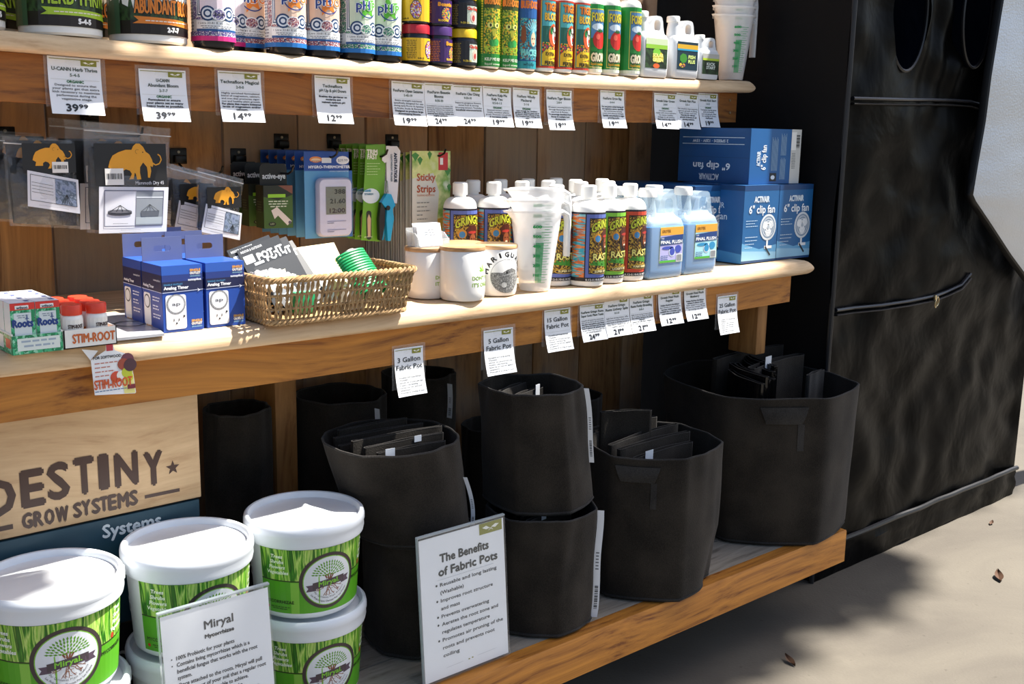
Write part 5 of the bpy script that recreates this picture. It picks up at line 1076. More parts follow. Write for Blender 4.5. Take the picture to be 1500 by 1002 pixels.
pack('white and orange card leaning in the middle of the basket', (bx_ + .034, by_ - .004, zb + .010), (-.66, -.06, .05), .092, .116, .002, '#e6d6a8', a_twist, group=gK)
# coil of green twist tie
t = thing('twist_tie_coil', 'coil of green garden twist tie lying in the right half of the basket', 'twist tie', (bx_ + .070, by_ - .022, zb + .040)); t.rotation_euler = (-.70, -.15, .10); t.scale = (1.2, 1.15, 1.1)
m = MB(); pts = [(.026 * math.cos(k * .42), -.014 + .0115 * math.sin(k * .42), -.030 + .0000 * k + k * .078 / 240) for k in range(241)]
m.tube(pts, .0024, 6); m.build('tie_wire', mat('#1f9a5c', .35), t); m = MB(); m.lathe([(.010, -.034), (.010, .052)], 16, 0, -.014); m.build('core', mat('#d8d4c4', .6), t)
# crumpled red and white bag at the left end of the basket
t = thing('plastic_bag', 'crumpled clear bag with red and white print at the left end of the basket', 'bag', (bx_ - bL / 2 + .030, by_ - .010, bz_ + .052))
m = MB(); m.grid(lambda u, v: (-.026 + .060 * u, -.055 + .10 * v, .016 * math.sin(PI * u) * math.sin(PI * v) + .016 * nz(u * 4, v * 4, 1.5, 4) + .018), 26, 26)
m.build('film', film('bagfilm', '#ffffff', .45, .15, .8, 90), t)
m = MB(); m.grid(lambda u, v: (-.022 + .050 * u, -.050 + .09 * v, .008 + .012 * nz(u * 4, v * 4, 1.3, 7)), 14, 14); m.build('printed_insert', pattern('redwhite', ['#eef0ee', '#eef0ee', '#d8402e', '#f2f2ee', '#2a8a5a', '#f2f2ee'], 0.9 * 60), t)
for dx, dy, c_, lb in ((.02, .045, '#d23a2c', 'red rolled packet in the basket'), (.10, .03, '#e8e8e2', 'white rolled packet low in the basket'), (.18, .02, '#e2e4e0', 'white packet low at the right of the basket'), (.06, -.02, '#1f8a5c', 'green rolled packet low in the basket'), (.15, -.035, '#e0e0dc', 'white packet pressed against the basket front')):
    t = thing('seed_packet', lb, 'packet', (bx_ - bL / 2 + .03 + dx, by_ + dy, bz_ + .0075)); m = MB(); m.box(-.020, .020, -.010, .010, 0, .038, .004); m.build('packet_body', mat(c_, .4), t)
# ---- root gel cartons in their tray -------------------------------------------
ROOTG = pattern('rootgreen', ['#1f8a5a', '#3fae7a', '#1a7a50', '#8fd0ae', '#2a9a66'], 300)
def roots():
    z = ZM(.45); a = onZ(19, 521, z); Y = a.y; X0 = a.x; X1 = onY(93, 514, Y).x; D = .125; hh = onY(19, 493, Y).z - z; H = onY(16, 447, Y + .004).z - z; W = X1 - X0
    T = thing('display_tray', 'green and white printed carton tray holding the root product boxes', 'tray', (X0 + W / 2, Y + D / 2, z))
    g = mat('#e8ece6', .5); m = MB(); th = .0015
    MB().box(-W / 2, W / 2, -D / 2, -D / 2 + th, 0, hh).build('front_wall', g, T, smooth=False); MB().box(-W / 2, W / 2, D / 2 - th, D / 2, 0, hh).build('rear_wall', g, T, smooth=False)
    for s in (-1, 1): MB().box(s * (W / 2 - th) - (th if s < 0 else 0) + (0 if s < 0 else 0), s * (W / 2 - th) + (0 if s < 0 else th), -D / 2, D / 2, 0, hh * 1.1).build('side_wall', g, T, smooth=False)
    MB().box(-W / 2, W / 2, -D / 2, D / 2, 0, th).build('bottom', g, T, smooth=False)
    A = Art(); A.rect(0, 0, W, hh, ROOTG, 0); A.rect(W * .10, hh * .18, W * .94, hh * .84, '#dfe8e2', 1); A.lines(W * .52, hh * .62, W * .72, 2, hh * .25, '#9fb0c0', 2); A.build('front_print', S_front(-W / 2, -D / 2, 0), T)
    A = Art(); A.rect(0, 0, D, hh, ROOTG, 0); A.rect(D * .1, hh * .2, D * .7, hh * .9, '#e6ebe6', 1); A.rect(D * .78, hh * .3, D * .95, hh * .8, '#d2503a', 1); A.build('side_print', S_left(-W / 2, D / 2, 0), T)
    w = W * .48; d = D * .235; pr = None
    for r in range(4):
        for c in range(2):
            loc = (X0 + W * (.255 + .495 * c), Y + .004 + d * (r + .5) + .0012 * r, z + .0018); lb = '%s root product box in row %s of the green tray' % (('left', 'right')[c], ('one (front)', 'two', 'three', 'four (rear)')[r])
            if pr is None:
                t = thing('root_product_box', lb, 'box', loc, 0, 'root product boxes'); MB().box(-w / 2, w / 2, -d / 2, d / 2, 0, H, .0006).build('box_body', mat('#e9eeee', .4), t, smooth=False)
                A = Art(); A.rect(0, 0, w, H, ROOTG, 0); A.rect(0, H * .86, w, H, '#d9342e', 1); A.rect(w * .2, H * .88, w * .75, H * .95, '#eef0ee', 2); A.text('wilson', w * .48, H * .885, H * .05, '#22344a', 3, w=w * .45, bold=.0002); A.rect(w * .14, H * .3, w * .84, H * .80, '#d5dfe2', 1)
                A.text('Roots', w * .48, H * .52, H * .15, '#1b3f86', 3, w=w * .82, bold=.0008); A.line(w * .66, H * .55, w * .66, H * .76, w * .03, '#1b3f86', 4); A.line(w * .58, H * .68, w * .74, H * .68, w * .03, '#1b3f86', 4); A.lines(w * .5, H * .74, w * .5, 2, H * .04, '#7a8a9a', 2)
                A.build('front_print', S_front(-w / 2, -d / 2, 0), t); A = Art(); A.rect(0, 0, w, d, '#e8e8ee', 0); A.rect(w * .7, d * .3, w * .9, d * .7, '#3a4a8a', 1); A.build('top_print', S_top(-w / 2, -d / 2, H), t); pr = t
            else: rename_copy(pr, loc, 0, lb)
    # rooting powder bottles in a white carton
    Xa = onY(95, 514, Y).x; Xb = onY(172, 500, Y).x; W2 = Xb - Xa; h2 = onY(95, 485, Y).z - z; D2 = .115
    T = thing('display_tray', 'white carton tray lettered in orange holding the orange-capped bottles', 'tray', (Xa + W2 / 2, Y + .001 + D2 / 2, z))
    w_ = mat('#eceae4', .5)
    MB().box(-W2 / 2, W2 / 2, -D2 / 2, -D2 / 2 + th, 0, h2).build('front_wall', w_, T, smooth=False); MB().box(-W2 / 2, W2 / 2, D2 / 2 - th, D2 / 2, 0, h2).build('rear_wall', w_, T, smooth=False)
    for s in (-W2 / 2, W2 / 2 - th): MB().box(s, s + th, -D2 / 2, D2 / 2, 0, h2).build('side_wall', w_, T, smooth=False)
    MB().box(-W2 / 2, W2 / 2, -D2 / 2, D2 / 2, 0, th).build('bottom', w_, T, smooth=False)
    A = Art(); A.text('STIM-ROOT', W2 * .56, h2 * .28, h2 * .48, '#c8642a', 1, w=W2 * .80, bold=.0006); A.build('front_print', S_front(-W2 / 2, -D2 / 2, 0), T)
    r = min(W2 * .235, .0165); Hb = onY(108, 455, Y + .01).z - z; pr = None
    for row in range(4):
        for c in range(2):
            loc = (Xa + W2 * (.25 + .49 * c) - (.002 if c else 0), Y + .003 + r + row * (D2 - 2 * r - .006) / 3, z + .0018); lb = '%s orange-capped bottle in row %s of the white tray' % (('left', 'right')[c], ('one (front)', 'two', 'three', 'four (rear)')[row])
            if pr is None:
                t = thing('rooting_powder_bottle', lb, 'bottle', loc, -.1, 'orange-capped rooting powder bottles'); m = MB(); m.lathe([(r * .9, 0), (r * .92, .002), (r * .92, Hb * .72), (r * .88, Hb * .80), (r * .7, Hb * .86), (r * .7, Hb * .9)], 28); m.build('bottle_body', WHITEPL, t)
                m = MB(); m.lathe([(r * .86, Hb * .84), (r * .88, Hb * 1.08), (r * .82, Hb * 1.11), (0, Hb * 1.11)], 28, rf=lambda a, z: 1 + .012 * (1 if int(a / (2 * PI) * 28 + .5) % 2 else -1)); m.build('cap', mat('#e0432a', .35), t)
                A = Art(); ww = r * 2.6; A.rect(-ww, Hb * .12, ww, Hb * .72, '#f2efe8', 0); A.rect(-ww, Hb * .22, ww, Hb * .42, '#f0952a', 1); A.text('STIM-ROOT', r * .1, Hb * .50, Hb * .10, '#4a3a3a', 2, w=r * 1.3, bold=.0003); A.ell(r * .2, Hb * .32, r * .3, Hb * .06, '#c86a3a', 2); A.build('label_print', S_cyl(r * .92), t, du=.006); pr = t
            else: rename_copy(pr, loc, -.1 + .3 * c, lb)
    # shelf talker hanging from it
    Yw = 1.590; P = lambda px, py: onY(px, py, Yw)
    a = P(133, 578); T = thing('shelf_talker', 'cut-out promotional card with fruit picture hanging over the middle fascia at left', 'card', (a.x, Yw, a.z))
    o = [(P(px, py).x - a.x, P(px, py).z - a.z) for px, py in ((139, 579), (198, 576), (199, 574), (191, 520), (168, 513), (163, 497), (155, 497), (155, 513), (133, 528))]
    MB().prism(o, -.0006, .0006).build('card', PAPER, T, smooth=False)
    c0 = lambda px, py: (P(px, py).x - a.x, P(px, py).z - a.z)
    A = Art(); A.poly([c0(198, 575), c0(191, 521), c0(176, 530), c0(182, 576)], '#e3dc8a', 1)
    for px, py, rr, c in ((186, 526, .010, '#6a3a4a'), (180, 533, .009, '#9a4a3a'), (190, 534, .010, '#4a2f3a'), (170, 552, .009, '#d2503a'), (177, 549, .007, '#e8e4dc'), (185, 545, .008, '#b8c23a'), (188, 552, .007, '#c9c83a')): q = c0(px, py); A.ell(q[0], q[1], rr, rr, c, 2 + (px * 7 % 11) * .35, 14)
    q = c0(138, 571); A.text('STIM-ROOT', q[0], q[1], .014, '#cf5a2c', 7, 'l', w=.057, bold=.0005); q = c0(136, 527); A.text('FOR SOFTWOOD', q[0], q[1], .0042, '#30343c', 3, 'l', w=.042, bold=.0002)
    q = c0(138, 534)
    for k in range(6): A.lines(q[0], q[1] - .0065 * k, .036 - .003 * k, 1, .004, '#c07a6a', 3, al='l', seed=k)
    q = c0(139, 575); A.lines(q[0], q[1], .05, 1, .003, '#3a6a9a', 3, al='l'); q = c0(160, 507); A.rect(q[0] - .005, q[1] - .007, q[0] + .005, q[1] + .006, '#c03a4a', 2); q = c0(192, 566); A.rect(q[0] - .006, q[1] - .003, q[0] + .006, q[1] + .004, '#7a2a3a', 4)
    A.build('card_print', S_front(0, -.0006, 0), T)
    T2 = thing('paper_flag', 'small folded white paper corner poking out beside the shelf talker', 'paper', P(120, 512)); o = [(P(px, py).x - P(120, 512).x, P(px, py).z - P(120, 512).z) for px, py in ((120, 512), (144, 514), (133, 528))]
    MB().prism(o, .001, .002).build('paper', PAPER, T2, smooth=False)
roots()
# ---- magazine lying by the timers
z = ZM(.65) + .0005; q = [onZ(px, py, z) for px, py in ((166, 500), (241, 492), (205, 462), (150, 462))]
t = thing('magazine', 'thin silver-grey magazine with a ring motif lying flat beside the timer cartons', 'magazine', q[0])
MB().prism([((p - q[0]).x, (p - q[0]).y) for p in q], 0, .004, axis='Z').build('pages', mat('#a9abb0', .25), t, smooth=False)
A = Art(); c = (q[0] + q[1] + q[2] + q[3]) / 4 - q[0]; A.ring(c.x, c.y, .026, .004, '#2a2c32', 1); A.lines(c.x, c.y - .035, .06, 1, .004, '#3a3c42', 1); A.build('cover_print', S_top(0, 0, .004), t)
# ================================================================ LOW TRAY
def felt(name, col):
    m, n, l, b = newmat(name); b.inputs['Roughness'].default_value = .95; b.inputs['Specular IOR Level'].default_value = .15
    b.inputs['Sheen Weight'].default_value = .08; b.inputs['Sheen Roughness'].default_value = .5
    tc = N(n, 'ShaderNodeTexCoord'); a = N(n, 'ShaderNodeTexNoise', Scale=420.0, Detail=3.0); l.new(tc.outputs['Object'], a.inputs['Vector']); g = N(n, 'ShaderNodeTexNoise', Scale=9.0, Detail=4.0); l.new(tc.outputs['Object'], g.inputs['Vector'])
    rp = N(n, 'ShaderNodeValToRGB'); c = hexc(col); rp.color_ramp.elements[0].position = .35; rp.color_ramp.elements[0].color = tuple(x * .65 for x in c[:3]) + (1,); rp.color_ramp.elements[1].position = .75; rp.color_ramp.elements[1].color = tuple(x * 1.9 for x in c[:3]) + (1,)
    mx = N(n, 'ShaderNodeMath', operation='MULTIPLY_ADD'); l.new(a.outputs['Fac'], mx.inputs[0]); mx.inputs[1].default_value = .6; l.new(g.outputs['Fac'], mx.inputs[2])
    sb = N(n, 'ShaderNodeMath', operation='SUBTRACT'); l.new(mx.outputs[0], sb.inputs[0]); sb.inputs[1].default_value = .25; l.new(sb.outputs[0], rp.inputs[0]); l.new(rp.outputs[0], b.inputs['Base Color'])
    bp = N(n, 'ShaderNodeBump', Strength=.5, Distance=.0015); l.new(a.outputs['Fac'], bp.inputs['Height']); l.new(bp.outputs[0], b.inputs['Normal']); return m
FELT = felt('felt_black', '#25211c'); FELT2 = felt('felt_edge', '#2c2a28'); TAGM = mat('#dfe2e6', .45)
def barcode(A, x, y, w, h, l=1, c='#1a1c20', seed=0, vert=False):
    rn = random.Random(seed); k = 0
    while k < 1:
        q = rn.choice((.02, .035, .05))
        if vert: A.rect(x, y + h * k, x + w, y + h * min(1, k + q), c, l)
        else: A.rect(x + w * k, y, x + w * min(1, k + q), y + h, c, l)
        k += q + rn.choice((.02, .03, .045))
def fpot(label, X, Y, rb, rt, z0, z1, lean=(0, 0), fac=7, a0=0, group='black fabric pots', crease=.55, seed=0, rimw=.004, patch=None, tag_=None, wavy=.004, dent=None):
    T = thing('fabric_pot', label, 'fabric pot', (X, Y, z0), 0, group); h = z1 - z0; rn = random.Random(seed)
    ang = sorted([(a0 + (k + rn.uniform(-.18, .18)) * 2 * PI / fac) % (2 * PI) for k in range(fac)])
    def rad(a):
        a %= 2 * PI
        for i in range(fac):
            p, q = ang[i], ang[(i + 1) % fac] + (2 * PI if i == fac - 1 else 0)
            aa = a if a >= ang[0] else a + 2 * PI
            if p <= aa <= q: m = (p + q) / 2; return 1 - crease * (1 - math.cos((q - p) / 2) / math.cos(aa - m))
        return 1
    def pt(a, t, off=0):
        r = (rb + (rt - rb) * t) * rad(a) + off; r *= (1 - .03 * max(0, 1 - t / .05) ** 2)
        if dent: r -= dent[2] * math.exp(-(((a - dent[0] + PI) % (2 * PI) - PI) / dent[1]) ** 2) * max(0, 1 - t / dent[3]) ** .8
        r += wavy * nz(math.cos(a) * 2 + X * 7, math.sin(a) * 2 + t * 1.5, 1.6, seed) * (.4 + t)
        zz = h * t + (.005 * nz(math.cos(a), math.sin(a), 1.2, seed + 5) if t > .9 else 0) * (t - .9) * 10
        return (r * math.cos(a) + lean[0] * t, r * math.sin(a) + lean[1] * t, zz)
    NA = 96; m = MB(); rings = []
    for t in (0, .015, .04, .08, .16, .28, .4, .52, .64, .76, .88, .95, 1): rings.append([pt(2 * PI * k / NA, t) for k in range(NA)])
    for t, o in ((1, -rimw), (.9, -rimw), (.7, -rimw)): rings.append([pt(2 * PI * k / NA, t, o) for k in range(NA)])
    rings.append([(lean[0] * .7, lean[1] * .7, h * .7)] * NA)
    m.loft(rings, cap=False); m.add([pt(2 * PI * k / NA, 0) for k in range(NA)], [tuple(range(NA - 1, -1, -1))]); m.build('pot_wall', FELT, T)
    m = MB(); m.tube([pt(2 * PI * k / NA, 1, -rimw / 2) for k in range(NA)], rimw * .62, 6, closed=True); m.build('rim_edge', FELT2, T)
    m = MB(); m.tube([(lambda p: (p[0], p[1], p[2] + .003))(pt(2 * PI * k / NA, .012, .001)) for k in range(NA)], .003, 6, closed=True); m.build('base_seam', FELT2, T)
    if patch:
        pa, pw = patch; m = MB(); m.grid(lambda u, v: (lambda p: p)(pt(pa + pw * (u - .5) * (1 - .25 * (1 - v)), .84 + .11 * v, .003 + .004 * math.sin(PI * v))), 10, 4); m.build('handle_strap', FELT2, T, fix=False)
        m = MB(); m.grid(lambda u, v: pt(pa + pw * (.30 + .14 * u), .66 + .18 * v, .0015), 3, 5); m.build('strap_end', FELT2, T, fix=False)
    if tag_:
        ta, t0, t1, wd, out = tag_
        sf = lambda u, v, o: (lambda p: (p[0] + math.cos(ta) * (u + wd / 2 + out * math.sin(PI * v / LT)) + math.sin(ta) * (o + .003), p[1] + math.sin(ta) * (u + wd / 2 + out * math.sin(PI * v / LT)) - math.cos(ta) * (o + .003), p[2]))(pt(ta, t0 + (t1 - t0) * v / LT, .001))
        LT = h * (t1 - t0); m = MB(); m.grid(lambda u, v: sf((u - .5) * wd, v * LT, 0), 2, 12); tg = m.build('care_label', TAGM, T, fix=False)
        A = Art(); barcode(A, -wd * .25, LT * .08, wd * .5, LT * .22, vert=True, seed=seed); A.lines(0, LT * .6, wd * .5, 6, LT * .03, '#6a6e74', 1); A.build('label_print', sf, T, dv=LT / 12)
    return T, pt
fpot('largest black fabric pot at the right end of the tray', 2.318, 1.640, .226, .252, ZT + .001, .583, lean=(-.015, .01), fac=6, a0=-.75, seed=1, patch=(-2.25, .5))
fpot('large black fabric pot with a dented lower corner, second from the right', 1.79, 1.572, .166, .167, ZT + .001, .525, fac=6, a0=-.95, seed=2, dent=(-.95, .30, .022, .40), patch=(-2.55, .6), )
fpot('black fabric pot standing beside the benefits sign, lower of its pair', 1.452, 1.562, .112, .116, ZT + .001, .447, fac=7, a0=-1.85, seed=3, tag_=(-.80, .02, .98, .014, .002))
fpot('empty-mouthed black fabric pot stacked upper middle', 1.462, 1.583, .116, .105, .452, .704, lean=(-.035, -.01), fac=6, a0=-1.6, seed=4, tag_=(-.80, .35, .99, .010, .002))
fpot('black fabric pot half hidden behind the benefits sign', 1.205, 1.648, .112, .116, ZT + .001, .428, fac=7, a0=-1.2, seed=5)
fpot('black fabric pot crammed with folded sheets, stacked on the left', 1.185, 1.648, .115, .132, .434, .628, lean=(-.05, .0), fac=9, a0=.2, seed=6, crease=.35, tag_=(-.80, -.02, .60, .008, .008))
for lb, X, Y, r, zt, sd in (('black fabric pot in the dark behind the plywood edge', .957, 1.925, .068, .655, 11), ('black fabric pot in the dark behind the crammed pot, left', 1.215, 1.955, .100, .640, 12), ('black fabric pot in the dark behind the crammed pot, right', 1.425, 1.955, .085, .660, 13), ('black fabric pot in the shadow behind the middle pair', 1.90, 1.95, .090, .540, 14), ('black fabric pot low in the shadow behind the dented one', 1.66, 1.95, .090, .50, 15)):
    fpot(lb, X, Y, r * .95, r, ZT + .001, zt, fac=7, a0=sd, seed=sd, tag_=(-1.3, .80, .97, .014, .002) if sd in (12, 13) else None, crease=.4)
PLB = mat('#0b0b0d', .14, bump=.5, bscale=60)
def folded(label, X, Y, z0, h, L, gap, rz, bend=0, m_=None, name='folded_fabric_pot', tagpos=None, tilt=0, group='folded fabric pots tucked into the standing ones'):
    T = thing(name, label, 'folded pot', (X, Y, z0), rz, group); T.rotation_euler = (tilt, 0, rz)
    path = []; n = 14
    for s in (1, -1):
        for k in range(n + 1):
            x = -L / 2 + L * k / n; x *= s * -1 if False else 1
            x = (-L / 2 + L * k / n) * (1 if s > 0 else -1); path.append((x, s * gap / 2 + bend * (1 - (2 * x / L) ** 2) + .0015 * math.sin(9 * x / L + s)))
        for k in range(1, 4): a = k / 4 * PI; path.append(((L / 2 + gap / 2 * math.sin(a)) * (1 if s > 0 else -1), s * gap / 2 * math.cos(a)))
    K = len(path); inn = []
    for i in range(K):
        a, b = Vector(path[i - 1]), Vector(path[(i + 1) % K]); d = (b - a).normalized(); nn = Vector((-d.y, d.x)); inn.append((path[i][0] - nn.x * .0015, path[i][1] - nn.y * .0015))
    out = [(path[i][0], path[i][1]) for i in range(K)]
    R = [[(x, y, 0) for x, y in out], [(x, y, h) for x, y in out], [(x, y, h) for x, y in inn], [(x, y, 0) for x, y in inn]]
    m = MB(); m.loft(R, cap=False); m.build('folded_body', m_ or FELT, T)
    m = MB(); m.tube([((out[i][0] + inn[i][0]) / 2, (out[i][1] + inn[i][1]) / 2, h) for i in range(K)], .0011, 5, closed=True); m.build('folded_edge', FELT2, T)
    if tagpos: x, w, hh = tagpos; MB().box(x, x + w, -gap / 2 - .0025 + bend * (1 - (2 * x / L) ** 2), -gap / 2 - .0015 + bend * (1 - (2 * x / L) ** 2), h - hh * .6, h + hh * .4).build('paper_label', TAGM, T, smooth=False)
    return T
rn = random.Random(9)
for k in range(6):
    folded('folded pot edge %s of the crammed pot' % ['nearest the viewer', 'second from the front', 'third from the front', 'fourth from the front', 'fifth from the front', 'rearmost'][k], 1.132 + .004 * (k % 3), 1.575 + .028 * k, .56, .066 + .006 * (k % 3), (.14, .17, .19, .20, .19, .15)[k], .010, -.06 + .05 * (k % 2), .004, tagpos=[(-.06, .02, .016), (.02, .016, .012), None, (-.02, .02, .012), None, None][k])
for k in range(2): folded(['folded pot leaning inside the upper middle pot', 'folded pot flat against the back inside the upper middle pot'][k], 1.435 + .01 * k, 1.60 + .04 * k, .635, .045 + .006 * k, .12, .012, .3, .006, tagpos=(.035, .016, .026) if k == 0 else None)
for k in range(3): folded(['folded pot in the lower middle pot, front', 'folded pot in the lower middle pot, centre', 'folded pot in the lower middle pot, right'][k], 1.44 + .012 * k, 1.525 + .03 * k, .385, .058, .13, .012, .15, .004, tagpos=(-.03, .014, .012) if k == 0 else None)
for k in range(5):
    folded(['folded pot in the dented pot, front one with white label', 'folded pot in the dented pot, second', 'folded pot in the dented pot, third', 'folded pot in the dented pot, tall leaning flap', 'folded pot in the dented pot, rear'][k], (1.775, 1.785, 1.79, 1.765, 1.80)[k], 1.515 + .036 * k, .44, (.078, .090, .095, .145, .10)[k], (.19, .23, .25, .11, .22)[k], .014, (.05, .02, .12, -.5, .05)[k], .008, tagpos=(-.07, .026, .026) if k == 0 else None)
for k in range(7): folded('glossy bagged pot %s in the largest pot' % ['one from the left', 'two from the left', 'three from the left', 'four from the left', 'five from the left', 'six from the left', 'seven from the left'][k], 2.175 + .026 * k, 1.60 + .012 * k, .50, .115 + .012 * math.sin(k * 1.3), .16, .014, 1.15 + .06 * math.sin(k * 2), .010, m_=PLB, name='bagged_fabric_pot', group='bagged pots in the largest pot')
folded('big folded pot with a white label in the largest pot', 2.36, 1.64, .505, .12, .25, .026, .12, .012, tagpos=(-.075, .030, .055)); folded('small grey-tipped folded pot in the largest pot', 2.42, 1.56, .52, .080, .09, .012, .2, .004, m_=FELT2); folded('rear folded pot in the largest pot', 2.36, 1.73, .50, .135, .30, .02, .05, .012)
# wooden dowel end
p = onY(1254, 769, 1.70); t = thing('wooden_dowel', 'round wooden rod end poking out behind the largest pot', 'rod', (p.x, p.y, p.z)); MB().tube([(-.30, 0, 0), (-.1, 0, 0), (.006, 0, 0), (.010, 0, 0)], [.0135, .0135, .0135, .010], 16).build('rod', mat('#b79468', .6), t, rot=(0, 0, 0))
# ---- green pails -----------------------------------------------------------
def pail(label, X, Y, z0, rz=0, first=None):
    if first: return rename_copy(first, (X, Y, z0), rz, label)
    T = thing('fertilizer_pail', label, 'pail', (X, Y, z0), rz, 'green-labelled white pails'); R = .106; h = .170
    PL = mat('#e9edf0', .28, var=.02); LD = film('lid_plastic', '#e6ecf2', .88, .3)
    m = MB(); m.lathe([(.084, 0), (.088, .003), (.090, .01), (.0985, .150), (.0985, .158)], 64); m.build('pail_body', PL, T)
    m = MB(); m.lathe([(.0985, .132), (.1035, .133), (.105, .140), (.1045, .150), (.106, .153), (.106, .160), (.1045, .1665), (.1015, .169), (.098, .1685), (.0955, .165), (.0945, .157), (.091, .155), (.088, .157), (.086, .155), (.04, .1545), (0, .155)], 64, closed=True); m.build('lid', mat('#dfe4ea', .3, var=.02), T)
    m = MB(); m.box(-.012, .012, -.003, .003, 0, .016, .002); m.build('lid_tab', PL, T, loc=(.1055, .012, .140), rot=(0, 0, PI / 2 - .1))
    A = Art(); w = .128; wl = .106; y0, y1 = .012, .130; ym = .072
    A.rect(-wl, y0, w, y1, '#57a51e', 0); A.rect(-wl, ym, w, y1, GRASS, 1); A.rect(-wl, ym - .001, w, ym + .0012, '#2c3a18', 2)
    A.rect(-.052, y0, -.038, ym - .002, '#86bf45', 1)
    for k, s in enumerate(('Trees', 'Shrubs', 'Flowers', 'Vegetables')): A.text(s, -.074, y1 - .016 - .0098 * k, .0062, '#f4f8ee', 4, bold=.0003, slant=.15); A.text(s, .100, y1 - .016 - .0098 * k, .0062, '#f4f8ee', 4, bold=.0003, slant=.15)
    A.text('MYCORRHIZAE', -.073, .030, .0058, '#253014', 4, w=.052, bold=.0002); A.ell(-.096, .0215, .003, .003, '#c8281e', 4, 6); A.lines(-.072, .0225, .036, 2, .0035, '#2c3a18', 4)
    A.text('MYCORRHIZAE', .088, .055, .0058, '#253014', 4, w=.052, bold=.0002); A.ell(.086, .078, .004, .005, '#b83a2a', 4, 6)
    A.rect(-.165, .060, -.140, .085, '#e9ecee', 0); barcode(A, -.162, .066, .019, .010, 1, seed=4); A.text('$49.99', -.1525, .079, .004, '#33363a', 2, w=.014)
    cx, cy = .012, .069; R_ = .050
    A.ell(cx, cy, R_, R_ * 1.03, '#3f3436', 5, 48); A.ell(cx, cy, R_ * .88, R_ * .91, '#7fbf3a', 6, 48); A.ell(cx, cy, R_ * .85, R_ * .88, '#dfe3e8', 7, 48)
    g = random.Random(3)
    for ring_, n_ in ((.10, 3), (.20, 7), (.31, 11), (.42, 15), (.52, 17)):
        for k in range(n_):
            a = PI * (.04 + .92 * (k + .5) / n_) ; x = cx + R_ * ring_ * 1.05 * math.cos(a) * 1.02; y = cy + R_ * .16 + R_ * ring_ * 1.02 * math.sin(a); q = a; L = R_ * .068
            A.poly([(x - L * math.cos(q), y - L * math.sin(q)), (x - L * .45 * math.sin(q), y + L * .45 * math.cos(q)), (x + L * math.cos(q), y + L * math.sin(q)), (x + L * .45 * math.sin(q), y - L * .45 * math.cos(q))], '#5e9a28', 8)
    for a in (60, 78, 100, 120): A.line(cx, cy - R_ * .05, cx + R_ * .30 * math.cos(math.radians(a)), cy + R_ * .26 * math.sin(math.radians(a)), R_ * .05, '#7a4a36', 8)
    for k in range(9):
        a = math.radians(200 + 17.5 * k); x, y = cx, cy - R_ * .16
        for s in range(5):
            a2 = a + g.uniform(-.5, .5); x2, y2 = x + R_ * .10 * math.cos(a2), y + R_ * .085 * math.sin(a2); A.line(x, y, x2, y2, R_ * .022, '#8a5a44', 8)
            if s in (1, 3): A.line(x2, y2, x2 + R_ * .09 * math.cos(a2 + .9), y2 + R_ * .07 * math.sin(a2 + .9), R_ * .016, '#8a5a44', 8)
            x, y = x2, y2
    bow = lambda x, y: (x, y + .10 * (x - cx) - 1.6 * 0 * (x - cx) ** 2 + (.0018 * math.cos((x - cx) / R_ * 2.2)))
    rb = []
    for k in range(13): x = cx - R_ * .56 + R_ * 1.12 * k / 12; rb.append(bow(x, cy - R_ * .10 + .0062))
    for k in range(12, -1, -1): x = cx - R_ * .56 + R_ * 1.12 * k / 12; rb.append(bow(x, cy - R_ * .10 - .0062))
    for s in (-1, 1): A.poly([bow(cx + s * R_ * .45, cy - R_ * .16 + .0055), bow(cx + s * R_ * .78, cy - R_ * .14 + .0058), bow(cx + s * R_ * .70, cy - R_ * .14), bow(cx + s * R_ * .78, cy - R_ * .14 - .0058), bow(cx + s * R_ * .45, cy - R_ * .16 - .0065)], '#5a4a5a', 9)
    A.poly(rb, '#4a3f46', 10); A.text('Miryal.', cx, cy - R_ * .10 - .0036, .0088, '#7ec23a', 12, w=R_ * .72, bold=.0004, warp=bow)
    for word, rr, hh in (('Par Quintessa Plant Products', .62, .0034), ('Les Probiotiques Chanceux Pour Les Plantes', .76, .0034)):
        n_ = len(word)
        for k, ch in enumerate(word):
            if ch == ' ': continue
            a = math.radians(215 + 115 * k / (n_ - 1)); x, y = cx + R_ * rr * math.cos(a), cy + R_ * rr * math.sin(a); A.text(ch, x, y - hh / 2, hh, '#4a4446', 9, rot=a + PI / 2)
    A.build('label_print', S_cyl(.0899, .0993, .15), T, du=.010, base=.0002, step=.0001)
    return T
pz = (ZT + .001, ZT + .1712)
P1 = pail('upper green-labelled pail of the left stack, cut by the picture edge', .483, 1.60, pz[1], -.24)
pail('lower green-labelled pail of the left stack', .484, 1.598, pz[0], -.24, P1)
pail('upper green-labelled pail of the middle stack', .704, 1.606, pz[1], -.12, P1); pail('lower pail of the middle stack, turned so its barcode side shows', .704, 1.604, pz[0], .95, P1)
pail('upper green-labelled pail of the right stack', .925, 1.612, pz[1], -.22, P1); pail('lower green-labelled pail of the right stack', .928, 1.612, pz[0], -.22, P1)
